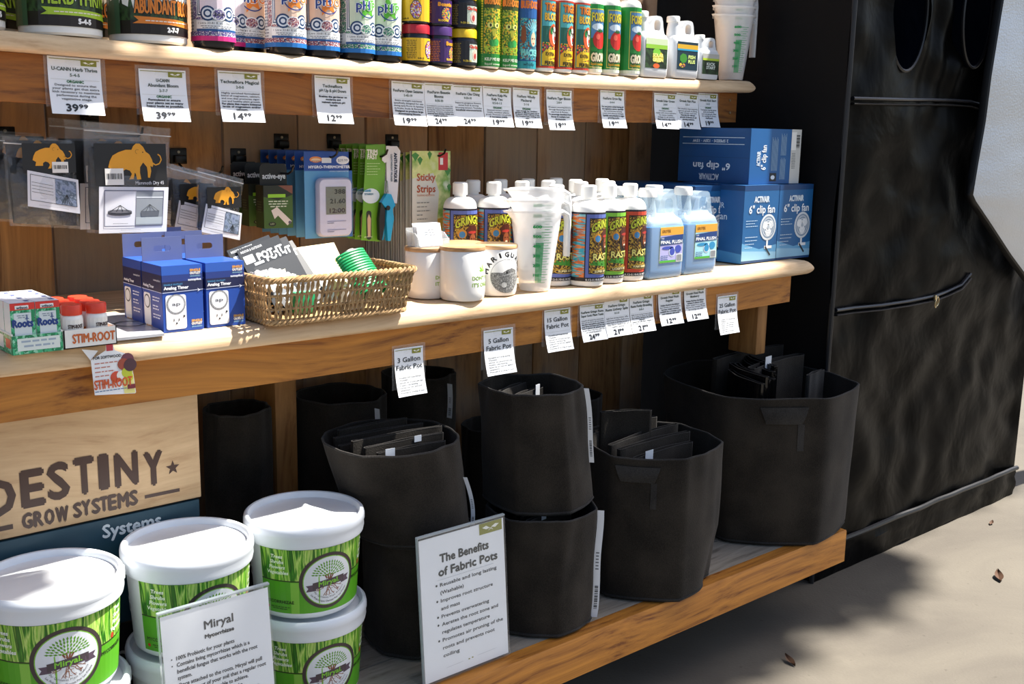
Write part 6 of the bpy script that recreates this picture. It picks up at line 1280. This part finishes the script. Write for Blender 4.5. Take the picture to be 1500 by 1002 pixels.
# ---- acrylic sign holders ---------------------------------------------------
def holder(label, x0, x1, Yb, w, h, lean, art, kind):
    T = thing('sign_holder', label, 'sign', (x0, Yb, ZT + .001)); rot = (-lean, 0, 0)
    AC2 = film('acrylic_sheet', '#e8eef2', .02, .05)
    e = thing('x', None, None) if False else None
    tl = math.tan(lean)
    P_ = lambda u, v, o: (u, v * math.sin(lean) - o * math.cos(lean), v * math.cos(lean) + o * math.sin(lean) * -1 + .002)
    def slab(name, u0, u1, v0, v1, o0, o1, m):
        vs = [P_(u, v, o) for u in (u0, u1) for v in (v0, v1) for o in (o0, o1)]; b = MB(); b.add(vs, [(0, 1, 3, 2), (4, 6, 7, 5), (0, 4, 5, 1), (2, 3, 7, 6), (0, 2, 6, 4), (1, 5, 7, 3)]); return b.build(name, m, T, smooth=False)
    slab('insert_paper', .004, w - .002, .004, h - .007, .0016, .0022, mat('#f0f3f6', .5, var=.02)); slab('front_sheet', 0, w, 0, h, .0036, .0052, AC2); slab('rear_sheet', 0, w, 0, h, -.001, .0006, AC2); slab('top_edge', 0, w, h - .002, h + .0006, -.001, .0052, film('acrylic_edge', '#c8d2d6', .5, .1))
    slab('left_edge', -.0006, .0008, 0, h, -.001, .0052, film('acrylic_edge', '#c8d2d6', .5, .1))
    m = MB(); m.add([(0, 0, .001), (w, 0, .001), (w, .052, .001), (0, .052, .001), (0, 0, .003), (w, 0, .003), (w, .052, .003), (0, .052, .003)], [(3, 2, 1, 0), (4, 5, 6, 7), (0, 1, 5, 4), (1, 2, 6, 5), (2, 3, 7, 6), (3, 0, 4, 7)]); m.build('foot', AC2, T, smooth=False)
    A = Art(); art(A, w, h); A.build('lettering', P_, T, base=.0023, step=.00015); return T
def a_ben(A, w, h):
    c = '#14242a'; leaf_logo(A, w * .70, h * .90, w * .27, h * .075)
    A.text('The Benefits', w * .52, h * .795, h * .055, c, 2, w=w * .56, bold=.0009); A.text('of Fabric Pots', w * .56, h * .705, h * .055, c, 2, w=w * .68, bold=.0009); A.line(w * .2, h * .68, w * .85, h * .68, .0005, '#aab0b4', 2)
    y = .635
    for s in ('•Reusable and long lasting', ' (Washable)', '•Improves root structure', ' and mass', '•Prevents overwatering', '•Aerates the root zone and', ' regulates temperature', '•Promotes air pruning of the', ' roots and prevents root', ' coiling'):
        b = s[0] == '•'; t = s[1:]
        if b: A.ell(w * .19, h * (y + .012), .0022, .0022, '#22282c', 2, 10)
        A.text(t, w * .23, h * y, h * .0235, '#23292e', 2, 'l', w=w * .0262 * len(t), bold=.0002); y -= .0535
    A.line(w * .25, h * .075, w * .45, h * .078, .0004, '#aab0b4', 2); A.line(w * .62, h * .080, w * .85, h * .083, .0004, '#aab0b4', 2); A.ell(w * .52, h * .078, .0022, .0012, '#8a8b2c', 2, 8); A.ell(w * .56, h * .08, .0022, .0012, '#8a8b2c', 2, 8)
def a_mir(A, w, h):
    c = '#3a3c40'; A.text('Miryal', w * .52, h * .845, h * .045, c, 2, w=w * .26, bold=.0005); A.text('Mycorrhizae', w * .52, h * .795, h * .020, c, 2, w=w * .26, bold=.0006)
    y = .725
    for s in ('·100% Probiotic for your plants', '·Contains living mycorrhizae which is a', 'beneficial fungus that works with the root', 'system.', '·Once attached to the roots, Miryal will pull', 'nutrients out of your soil that a regular root', 'system would not be able to achieve.', '·Enhanced water & nutrient uptake.', '·Protects plants against diseases & toxins.', 'Improves root mass and soil', 'structure over time.'):
        b = s[0] == '·'; t = s[1:] if b else s
        if b: A.ell(w * .09, h * (y + .01), .0012, .0012, '#55585c', 2, 8)
        A.text(t, w * .13, h * y, h * .021, '#45484c', 2, 'l', w=w * .0172 * len(t), bold=.00025); y -= .036 if not s.startswith('system.') else .040
a = onY(622, 999, 1.478); b = onY(585, 790, 1.478)
Yb = 1.470; xb = onZ(620, 999, ZT + .003).x; xb2 = onZ(745, 958, ZT + .003)
holder('acrylic sign holder headed The Benefits of Fabric Pots', onY(620, 996, Yb).x, 0, Yb, .206, .282, .085, a_ben, 0)
holder('acrylic sign holder with a page of grey text in front of the green-labelled pails', onY(231, 890, 1.475).x - .004, 0, 1.446, .184, .288, .09, a_mir, 1)
# ---- dry leaves on the ground
for px, py, s, r, lb in ((1463, 848, .03, .6, 'curled brown dead leaf on the concrete'), (1157, 971, .022, 1.2, 'small twig-like leaf on the concrete near the lower edge'), (1452, 768, .016, .2, 'tiny brown leaf on the concrete beside the tent')):
    p = onZ(px, py, FZ); T = thing('dead_leaf', lb, 'leaf', (p.x, p.y, FZ), r, 'dead leaves on the concrete')
    m = MB(); m.grid(lambda u, v: ((u - .5) * 2 * s, (v - .5) * s * .8 * math.sin(PI * min(.98, max(.02, u))), .001 + s * .5 * abs(v - .5) + .4 * s * u * u), 8, 4); m.build('leaf_blade', mat('#4a2f1a', .8), T, fix=False)
# ================================================================ THINGS HANGING FROM WALL HOOKS
HK = mat('#0d0d0e', .35, .3)
def hook(label, px, py, tp):
    p = onY(px, py, 2.124); L = 2.128 - onX(tp, py + 8, p.x).y + .012; T = thing('wall_hook', label, 'hook', (p.x, 2.128, p.z), 0, 'black hooks on the plank wall')
    MB().box(-.018, .018, -.003, 0, -.014, .018, .002).build('plate', HK, T); MB().box(-.012, .012, -.016, -.003, -.012, .004, .002).build('socket', HK, T)
    MB().tube([(0, -.004, -.014), (0, -.03, -.026), (0, -L * .5, -.028), (0, -L + .02, -.027), (0, -L + .005, -.021), (0, -L, -.012)], .0022, 8).build('rod', HK, T)
    MB().tube([(0, -.0035, .010), (0, -.0045, .010)], .003, 8).build('screw', mat('#9a8f7c', .4, .8), T); return T, p
def tip(px, X): return onX(px, 215, X).y
# --- sticky strips -----------------------------------------------------------
H1, p1 = hook('black hook carrying the sticky strip packs', 575, 208, 648)
Yf = onX(648, 228, p1.x).y + .02
def strip_pack(label, i, Y, first=None, dz=0):
    a = onY(602, 221, Yf); b = onY(658, 221, Yf); w = b.x - a.x; h = .30
    loc = (p1.x + .0, Y, a.z + dz - h)
    if first: return rename_copy(first, loc, random.uniform(-.05, .05), label)
    T = thing('sticky_strip_pack', label, 'package', loc, 0, 'hanging sticky strip packs'); o = a.x - p1.x
    MB().box(o, o + w, -.004, .004, 0, h, .0008).build('packet', mat('#b9b6ac', .45), T, smooth=False)
    A = Art(); A.rect(0, .0, w, h, '#dcdcd2', 0); A.poly([(0, h), (w, h), (w, h * .45), (w * .66, h * .5), (w * .70, h * .70), (w * .55, h * .84), (0, h * .80)], pattern('leafy', ['#e9edc8', '#c6d878', '#e2e6a0', '#7fae4a', '#eef0d8'], 14, (1, 1), kind='NOISE', detail=4), 1)
    for x, y, r_ in ((.08, .97, .10), (.2, .94, .07), (.45, .98, .06), (.93, .86, .09), (.97, .74, .06)): A.poly([(w * (x - r_), h * y), (w * x, h * (y + .02)), (w * (x + r_), h * y), (w * x, h * (y - .045))], '#3f8a3a', 2)
    A.rect(w * .68, h * .86, w * .93, h * .99, '#c8242c', 3); A.rect(w * .72, h * .90, w * .80, h * .95, '#eef0ee', 4)
    A.text('Sticky', w * .12, h * .785, h * .052, '#b8542a', 4, 'l', w=w * .48, bold=.0005); A.text('Strips', w * .12, h * .70, h * .052, '#b8542a', 4, 'l', w=w * .48, bold=.0005); A.text('TRAMPAS ADHESIVAS', w * .12, h * .67, h * .014, '#d98a5a', 4, 'l', w=w * .46)
    for k in range(10): A.lines(w * .12, h * (.62 - .03 * k), w * (.35 if k not in (3, 7) else .2), 1, h * .016, '#8a8d88', 4, al='l', seed=k)
    A.poly([(w * .66, h * .50), (w * .95, h * .52), (w * .93, h * .36), (w * .95, h * .22), (w * .66, h * .21), (w * .69, h * .36)], '#d9b24a', 3)
    for k in range(6): A.line(w * .67, h * (.24 + .05 * k), w * .94, h * (.25 + .05 * k), .0005, '#b88f2c', 4)
    for k in range(9): A.line(w * (.6 + .04 * k), h * .10, w * (.58 + .05 * k), h * (.19 + .02 * (k % 3)), .0015, '#5a8a3a', 4)
    A.rect(0, 0, w, h * .06, '#b8502a', 3)
    A.build('front_print', S_front(o, -.004, 0), T); A = Art(); A.rect(0, 0, .008, h, '#8a857c', 0); A.rect(0, 0, .004, h, '#efede6', 1); A.rect(0, 0, .008, h * .12, '#b8461e', 2); A.build('edge_print', S_left(o, .004, 0), T); return T
f0 = strip_pack('front sticky strip pack with leafy print and orange lettering', 0, Yf)
ordn = ['second', 'third', 'fourth', 'fifth', 'sixth', 'seventh', 'eighth', 'ninth', 'tenth', 'eleventh', 'twelfth']
for k in range(10): strip_pack('sticky strip pack, %s behind the front one' % ordn[k], k, Yf + .0215 * (k + 1), f0, -.0035 * (k + 1))
# --- pruner cards --------------------------------------------------------------
H2_, p2 = hook('black hook carrying the pruner cards', 490, 208, 563)
Y2 = onX(563, 213, p2.x).y + .015
def q2(px, py, Y=None): p = onY(px, py, Y or Y2); return p
def pruner(label, Y, first=None):
    o = q2(531, 355); 
    if first: return rename_copy(first, (o.x, Y, o.z), 0, label)
    T = thing('pruner_pack', label, 'package', (o.x, Y, o.z), 0, 'hanging pruner packs'); L = lambda px, py: (q2(px, py).x - o.x, q2(px, py).z - o.z)
    MB().prism([L(*p) for p in ((529, 352), (536, 213), (563, 211), (566, 214), (562, 290), (556, 354))], -.0006, .0006).build('backing_card', mat('#6aa52c', .35), T, smooth=False)
    MB().prism([L(*p) for p in ((564, 214), (580, 214), (585, 221), (580, 298), (566, 296))], -.004, -.0028).build('white_flap', mat('#dfe0e8', .35), T, smooth=False)
    A = Art(); q = L(537, 226); A.text('TRIM', q[0], q[1], .010, '#f2f4ea', 2, 'l', w=.026, bold=.0006); q = L(538, 233); A.text('FAST', q[0], q[1], .010, '#f2f4ea', 2, 'l', w=.024, bold=.0006)
    for k in range(5): q = L(537, 240 + 4 * k); A.lines(q[0], q[1], .035, 1, .003, '#cfe0a8', 2, al='l', seed=k)
    q = L(543, 287); A.ell(q[0], q[1], .022, .016, '#d9e6ee', 1); q = L(533, 281); A.text('CURVED', q[0], q[1], .004, '#3a9ac0', 3, 'l', w=.017, bold=.0003); q = L(533, 286); A.text('TITANIUM', q[0], q[1], .004, '#3a7a9a', 3, 'l', w=.022, bold=.0002)
    q = L(540, 330); 
    A.poly([(q[0] + x, q[1] + y) for x, y in rrect(.013, .062, .006)], '#2a3024', 1)
    A.poly([(q[0] - .003, q[1] - .024), (q[0] + .004, q[1] - .024), (q[0] + .005, q[1] + .014), (q[0], q[1] + .024), (q[0] - .004, q[1] + .014)], '#c8a98a', 2)
    q = L(531, 348); A.text('gardening', q[0] + .004, q[1], .003, '#e6f0d8', 2, 'l', w=.02)
    A.build('card_print', S_front(0, -.0006, 0), T)
    A = Art(); q = L(576, 224); A.text('ANTI-FATIGUE', q[0] - .001, q[1], .0075, '#23304a', 2, 'l', w=.062, rot=-PI / 2, bold=.0006); q = L(571, 226); A.text('LIGHTWEIGHT PRUNER', q[0] - .001, q[1], .0045, '#5a6a7a', 2, 'l', w=.058, rot=-PI / 2, bold=.0002)
    A.build('flap_print', S_front(0, -.004, 0), T)
    bl = mat('#1e9fd0', .3); dk = mat('#15181c', .35)
    m = MB(); m.prism([L(*p) for p in ((553, 296), (561, 283), (567, 284), (573, 300), (569, 306), (571, 320), (566, 352), (562, 352), (560, 322), (561, 306))], -.016, -.006); m.build('blue_handle', bl, T)
    m = MB(); m.prism([L(*p) for p in ((553, 296), (559, 306), (558, 330), (554, 352), (551, 351), (550, 320))], -.014, -.005); m.build('blue_handle', dk, T, label='black-gripped left handle of the pruner')
    q = L(562, 304); MB().tube([(q[0], -.018, q[1]), (q[0], -.004, q[1])], .005, 12).build('spring', dk, T)
    q = L(563, 282); MB().prism([(q[0] - .004, q[1]), (q[0] + .003, q[1]), (q[0] + .001, q[1] + .024), (q[0] - .001, q[1] + .026)], -.012, -.010).build('blades', mat('#8a8f94', .25, .9), T)
    q = L(566, 232); m = MB(); m.lathe([(.0001, 0), (.009, .0004)], 14, rf=lambda a, z: 1 + .08 * math.cos(7 * a)); m.build('price_sticker', mat('#e6e6ea', .4), T, loc=(q[0] - .006, -.0045, q[1]), rot=(PI / 2, 0, 0))
    return T
pr0 = pruner('front pruner pack with bright blue handles on a lime card', Y2)
for k in range(4): pruner('lime pruner pack, %s behind the front one' % ordn[k], Y2 + .026 * (k + 1), pr0)
# --- hygro-thermometer packs -----------------------------------------------------
H3, p3 = hook('black hook carrying the thermometer packs', 413, 208, 490)
Y3 = onX(488, 232, p3.x).y + .012
def thermo(label, Y, first=None):
    o = onY(447, 350, Y3)
    if first: return rename_copy(first, (o.x, Y, o.z), 0, label)
    a = onY(449, 222, Y3); b = onY(519, 222, Y3); w = b.x - a.x; h = a.z - o.z
    T = thing('thermometer_pack', label, 'package', (o.x, Y, o.z), 0, 'hanging thermometer packs')
    MB().box(0, w, -.0006, .0006, 0, h, .0004).build('backing_card', mat('#3f7fb8', .35), T, smooth=False)
    A = Art(); A.rect(0, 0, w, h, '#5a9ac6', 0); A.rect(0, h * .78, w, h, '#1f4a9a', 1); A.rect(w * .93, 0, w, h, '#2a62a8', 1); A.ell(w * .24, h * .91, w * .13, h * .035, '#e08a4a', 2); A.ell(w * .24, h * .905, w * .10, h * .02, '#f0c9a0', 3); A.text('grower', w * .24, h * .885, h * .02, '#2a3a6a', 4, w=w * .18)
    A.text('HYGRO-THERMOMETER', w * .52, h * .81, h * .030, '#eef2f6', 3, w=w * .86, bold=.0004); A.text('HYGRO-THERMOMETRE', w * .72, h * .765, h * .016, '#dbe8f2', 3, w=w * .40); A.rect(w * .36, h * .87, w * .56, h * .93, '#dfe3e8', 2); A.ell(w * .8, h * .90, w * .14, h * .05, '#e9e9ea', 3, 12); A.text('$39.99', w * .8, h * .885, h * .03, '#6a6f7a', 4, w=w * .2)
    A.build('card_print', S_front(0, -.0006, 0), T)
    cx0, cx1, z0, z1 = w * .20, w * .90, h * .02, h * .70
    bod = mat('#c9cae0', .3); m = MB(); R = []
    for k, yy in ((.96, -.002), (1, -.005), (1, -.014), (.95, -.019)): R.append([((cx0 + cx1) / 2 + x * k, yy, (z0 + z1) / 2 + z * k) for x, z in rrect(cx1 - cx0, z1 - z0, .012, 5)])
    m.loft(R); dev = m.build('thermometer', bod, T)
    A = Art(); lx0, lx1, lz0, lz1 = w * .34, w * .76, h * .28, h * .60; A.rect(lx0, lz0, lx1, lz1, '#70766a', 1)
    A.text('388', lx1 - .002, h * .52, h * .05, '#23261f', 2, 'r', w=w * .22, bold=.0006); A.text('21.60', lx1 - .002, h * .41, h * .05, '#2c302a', 2, 'r', w=w * .32, bold=.0006); A.text('12:00', lx1 - .003, h * .30, h * .05, '#34272a', 2, 'r', w=w * .32, bold=.0006)
    for z in (.20, .10): A.line(w * .36, h * z, w * .76, h * z, .0014, '#8a8cae', 2); A.line(w * .36, h * (z - .02), w * .5, h * (z - .02), .001, '#4a4c6a', 2)
    A.build('display_print', S_front(0, -.0192, 0), T)
    m = MB(); R = []
    for k, yy in ((1.04, -.001), (1.04, -.017), (1.0, -.024)): R.append([((cx0 + cx1) / 2 + x * k, yy, (z0 + z1) / 2 + z * k) for x, z in rrect(cx1 - cx0, z1 - z0, .014, 5)])
    m.loft(R); m.build('clear_blister', film('blister2', '#ffffff', .0, .05, .5, 40), T); return T
th0 = thermo('front thermometer pack with grey display in a white case', Y3)
for k in range(5): thermo('blue thermometer pack, %s behind the front one' % ordn[k], Y3 + .036 * (k + 1), th0)
# --- small green and black motion light cartons ------------------------------------
H4, p4 = hook('black hook carrying the green-black cartons', 350, 230, 425)
Y4 = onX(423, 252, p4.x).y + .015
def eye(label, Y, first=None):
    o = onY(387, 335, Y4); 
    if first: return rename_copy(first, (o.x, Y, o.z), -.12, label)
    b = onY(427, 332, Y4); t = onY(387, 272, Y4); w = b.x - o.x; h = t.z - o.z; d = .040
    T = thing('lamp_carton', label, 'carton', (o.x, Y, o.z), -.12, 'hanging green and black cartons'); MB().box(0, w, 0, d, 0, h, .0006).build('carton_body', mat('#1a2418', .4), T, smooth=False)
    A = Art(); A.rect(0, 0, w, h, '#3d5c22', 0); A.poly([(0, h), (w, h), (w, h * .78), (w * .5, h * .66), (0, h * .74)], '#1b2216', 1); A.poly([(w * .5, h), (w, h), (w, h * .8)], '#7a4a3a', 2); A.rect(w * .15, h * .72, w * .75, h * .80, '#8fc832', 2); A.lines(w * .5, h * .62, w * .7, 3, h * .06, '#cfd8c0', 2)
    A.poly([(w * .25, h * .42), (w * .45, h * .50), (w * .95, h * .16), (w * .80, h * .06), (w * .48, h * .30), (w * .36, h * .22)], '#d8cfc6', 3); A.ell(w * .88, h * .13, w * .05, h * .04, '#5a5060', 4); A.ell(w * .28, h * .10, w * .13, h * .05, '#15180f', 2)
    A.text('LED', w * .28, h * .085, h * .04, '#b8c8a0', 3, w=w * .14); A.build('front_print', S_front(), T); A = Art(); A.rect(0, 0, d, h, '#1a2814', 0); A.rect(0, 0, d, h * .4, '#35501f', 1); A.lines(d * .5, h * .6, d * .6, 5, h * .06, '#5a6a4a', 2); A.build('side_print', S_left(0, d, 0), T)
    m = MB(); m.prism([(w * .02, h), (w * .02, h * 1.42), (w * .12, h * 1.5), (w * .88, h * 1.5), (w * .95, h * 1.40), (w * .95, h)], d * .5, d * .5 + .001); m.build('hang_tab', mat('#101210', .4), T, smooth=False)
    A = Art(); A.text('active-eye', w * .5, h * 1.15, h * .13, '#e6e8e6', 1, w=w * .78, bold=.0005); A.build('tab_print', S_front(0, d * .5, 0), T); return T
e0 = eye('front green and black carton with a white lamp picture', Y4)
for k in range(2): eye('green and black carton, %s behind the front one' % ordn[k], Y4 + .062 * (k + 1), e0)
# --- zip bags with folded drying nets ------------------------------------------------
NET = mat('#1a1d20', .45, bump=.8, bscale=90); ORG = '#e09a22'
MAM = [(825, 440), (838, 395), (860, 355), (905, 330), (960, 312), (1005, 312), (1018, 285), (1040, 266), (1068, 266), (1095, 290), (1112, 325), (1140, 345), (1160, 385), (1168, 425), (1160, 440), (1145, 430), (1150, 470), (1138, 520), (1122, 518), (1122, 480), (1118, 440), (1090, 405), (1065, 440), (1062, 480), (1070, 530), (1038, 532), (1030, 490), (1022, 480), (1012, 528), (978, 530), (1000, 490), (985, 465), (955, 455), (930, 470), (928, 500), (850, 500), (860, 460), (835, 445)]
def mammoth(A, x, y, w, l=3):
    k = w / 400
    P = [(x + (a - 825) * k, y + (530 - b) * k) for a, b in MAM]; A.poly(P, ORG, l)
    T = [(1150, 400), (1185, 425), (1215, 415), (1232, 385), (1222, 355), (1205, 345)]
    for (a, b), (c, d) in zip(T, T[1:]): A.line(x + (a - 825) * k, y + (530 - b) * k, x + (c - 825) * k, y + (530 - d) * k, 9 * k, ORG, l)
    A.ell(x + (1090 - 825) * k, y + (530 - 330) * k, 5 * k, 5 * k, '#2a1c08', l + 1, 6); A.ring(x + (1048 - 825) * k, y + (530 - 325) * k, 17 * k, 4 * k, '#a8701a', l + 1, 10, .8, 4.6)
def zipbag(label, pts, Y, ins, art, group, mam=None, rz=0, sticker=None, depth=.022, seed=1, first=None, shift=None, text=None):
    """pts: pixel corners tl, tr, br, bl of the bag on plane Y; ins: insert card corners"""
    Q = [onY(px, py, Y) for px, py in pts]; o = Q[3].copy()
    if first: return rename_copy(first, Vector(first.location) + Vector(shift), rz, label)
    T = thing('mesh_net_bag', label, 'bag', o, rz, group); Lc = [(q.x - o.x, q.z - o.z) for q in Q]
    def bl(u, v, C=Lc): tl, tr, br, b_ = C; x = (b_[0] * (1 - u) + br[0] * u) * (1 - v) + (tl[0] * (1 - u) + tr[0] * u) * v; z = (b_[1] * (1 - u) + br[1] * u) * (1 - v) + (tl[1] * (1 - u) + tr[1] * u) * v; return x, z
    def puff(u, v): return depth * max(0, math.sin(PI * min(1, max(0, u)))) ** .6 * (max(0, math.sin(PI * min(1, v / .82))) ** .6 if v < .82 else 0)
    F_ = lambda s, e: (lambda u, v: (lambda p: (p[0], s * (puff(u, v) + e) + .006 * nz(p[0] * 30, p[1] * 30, 1, seed) * (1 if e else .6) - .010, p[1]))(bl(u, v)))
    m = MB(); m.grid(F_(-1, .003), 22, 26); m.grid(F_(1, .003), 10, 12); m.build('clear_bag', film('bag', '#d4d6d8', .09, .05, 1.0, 26), T, fix=False)
    m = MB()
    def net(s): return lambda u, v: (lambda uu, vv: (lambda p: (p[0], s * puff(uu, vv) * .85 - .010 + .004 * nz(p[0] * 60, p[1] * 60, 1, seed + 3), p[1]))(bl(uu, vv)))(.05 + .9 * u, .03 + .74 * v)
    m.grid(net(-1), 18, 18); m.grid(net(1), 10, 10); m.build('folded_net', NET, T, fix=False)
    m = MB(); m.tube([(lambda p: (p[0], -.0135, p[1]))(bl(k / 10, .925)) for k in range(11)], .0012, 6); m.build('zip_seal', film('seal', '#ffffff', .5, .2), T)
    I = [onY(px, py, Y) for px, py in ins]; C = [(q.x - o.x, q.z - o.z) for q in I]; W = math.dist(C[3], C[2]); Hh = math.dist(C[3], C[0])
    fy = -.010 - depth * .95 - .004
    def S(u, v, off): x, z = bl(u / W, v / Hh, C); return (x, fy - off + .0015 * math.sin(u / W * 5 + seed), z)
    m = MB(); m.grid(lambda u, v: S(u * W, v * Hh, 0), 6, 6); m.build('insert_card', mat('#d9dae0', .4, var=.02), T, fix=False)
    A = Art(); art(A, W, Hh); A.build('card_print', S, T, du=W / 6)
    if mam:
        A = Art(); q = onY(mam[0], mam[1], Y); x, z = q.x - o.x, q.z - o.z; wd = onY(mam[0] + mam[2], mam[1], Y).x - q.x
        A.rect(x - wd * .25, z - wd * .12, x + wd * 1.12, z + wd * .66, '#17181b', 0); mammoth(A, x, z, wd)
        if text: A.text(text, x + wd * 1.05, z - wd * .10, wd * .065, '#d9dade', 3, 'r', w=wd * .55)
        if sticker: sx, sy, sw, sh = sticker; q2_ = onY(sx, sy, Y); A.rect(q2_.x - o.x, q2_.z - o.z, q2_.x - o.x + sw, q2_.z - o.z + sh, '#e6e4dc', 6); barcode(A, q2_.x - o.x + sw * .08, q2_.z - o.z + sh * .35, sw * .84, sh * .35, 7, seed=3)
        A.build('logo_print', lambda u, v, off: (u, fy + .0012 - off, v), T)
    return T
def a_hang(A, w, h):
    for x0, y0, x1, y1 in ((.07, .14, .93, .155), (.07, .91, .93, .925), (.07, .14, .08, .925), (.92, .14, .93, .925)): A.rect(w * x0, h * y0, w * x1, h * y1, '#4a4c66', 2)
    A.rect(w * .52, h * .15, w * .92, h * .91, '#8a9096', 1); A.rect(w * .52, h * .76, w * .92, h * .79, '#c9ced2', 2); A.rect(w * .52, h * .18, w * .92, h * .34, '#a8b0b2', 2)
    A.poly([(w * .60, h * .35), (w * .86, h * .35), (w * .87, h * .48), (w * .59, h * .47)], '#5a5f66', 3); 
    for k in range(5): A.line(w * .72, h * .62, w * (.60 + .065 * k), h * .47, .0007, '#2a2c30', 4)
    A.ell(w * .29, h * .42, w * .17, h * .045, '#3a3a40', 2, 20); A.rect(w * .12, h * .42, w * .46, h * .46, '#4a4a50', 2); A.ell(w * .29, h * .47, w * .17, h * .04, '#6a6a70', 3, 20)
    for k in range(4): A.line(w * .29, h * .60, w * (.15 + .09 * k), h * .47, .0010, '#26262a', 4)
    A.lines(w * .30, h * .20, w * .22, 1, h * .02, '#5a5c66', 2); A.lines(w * .45, h * .06, w * .3, 1, h * .018, '#8a8c94', 2)
def a_rope(A, w, h):
    for x0, y0, x1, y1 in ((.05, .18, .95, .195), (.05, .90, .95, .915), (.05, .18, .06, .915), (.94, .18, .95, .915)): A.rect(w * x0, h * y0, w * x1, h * y1, '#4a4c56', 2)
    A.rect(w * .54, h * .19, w * .94, h * .905, pattern('ropes', ['#5a6a8a', '#8a98b0', '#4a5a6a', '#a8b4c4'], 90, (1, 1), kind='NOISE', detail=4), 1); 
    for k in range(4): A.line(w * .08, h * (.70 - .09 * k), w * .50, h * (.69 - .09 * k), .0006, '#2a2c30', 2)
    for k in range(5): A.line(w * .76, h * .5, w * (.66 + .05 * k), h * .22, .0008, '#23252a', 3)
    A.lines(w * .3, h * .28, w * .12, 1, h * .02, '#5a5c66', 2); A.lines(w * .5, h * .08, w * .6, 1, h * .02, '#8a8c94', 2)
GB = 'clear zip bags with orange mammoth logo'
H5, p5 = hook('black hook carrying the large mammoth bag', 132, 176, 205); H6, p6 = hook('black hook carrying the small mammoth bags', 262, 230, 322); H7, p7 = hook('black hook carrying the left mammoth bags', 8, 200, 55)
B1 = zipbag('large clear bag with a mammoth logo and hanging-net card', [(118, 178), (246, 188), (240, 346), (124, 340)], 1.885, [(135, 272), (236, 273), (233, 337), (135, 340)], a_hang, GB, (149, 262, 76), sticker=(144, 270, .032, .028), depth=.020, seed=2, text='Mammoth Dry 45')

rename_copy(B1, Vector(B1.location) + Vector((-.012, .055, .003)), .0, 'large mammoth bag behind the front large one, its left edge showing'); rename_copy(B1, Vector(B1.location) + Vector((-.020, .11, .006)), .0, 'rearmost large mammoth bag against the wall')
B2 = zipbag('small-lettered mammoth bag at the far left, front one', [(0, 199), (102, 206), (114, 334), (12, 330)], 1.90, [(29, 248), (103, 262), (106, 311), (30, 300)], a_rope, GB, (38, 246, 56), sticker=(66, 252, .026, .018), depth=.024, seed=5)
rename_copy(B2, Vector(B2.location) + Vector((-.008, .055, .004)), -.04, 'mammoth bag second from the front at the far left'); rename_copy(B2, Vector(B2.location) + Vector((-.014, .11, .010)), -.02, 'rearmost mammoth bag at the far left')
B3 = zipbag('small mammoth bag with tilted card, right of the large bag', [(285, 244), (352, 262), (343, 351), (284, 338)], 1.89, [(292, 297), (344, 311), (341, 350), (285, 338)], a_rope, GB, (303, 299, 36), depth=.016, seed=8)
rename_copy(B3, Vector(B3.location) + Vector((-.030, .05, .004)), .05, 'small mammoth bag behind the tilted one'); rename_copy(B3, Vector(B3.location) + Vector((-.034, .10, .010)), .02, 'rearmost small mammoth bag near the wall hook')
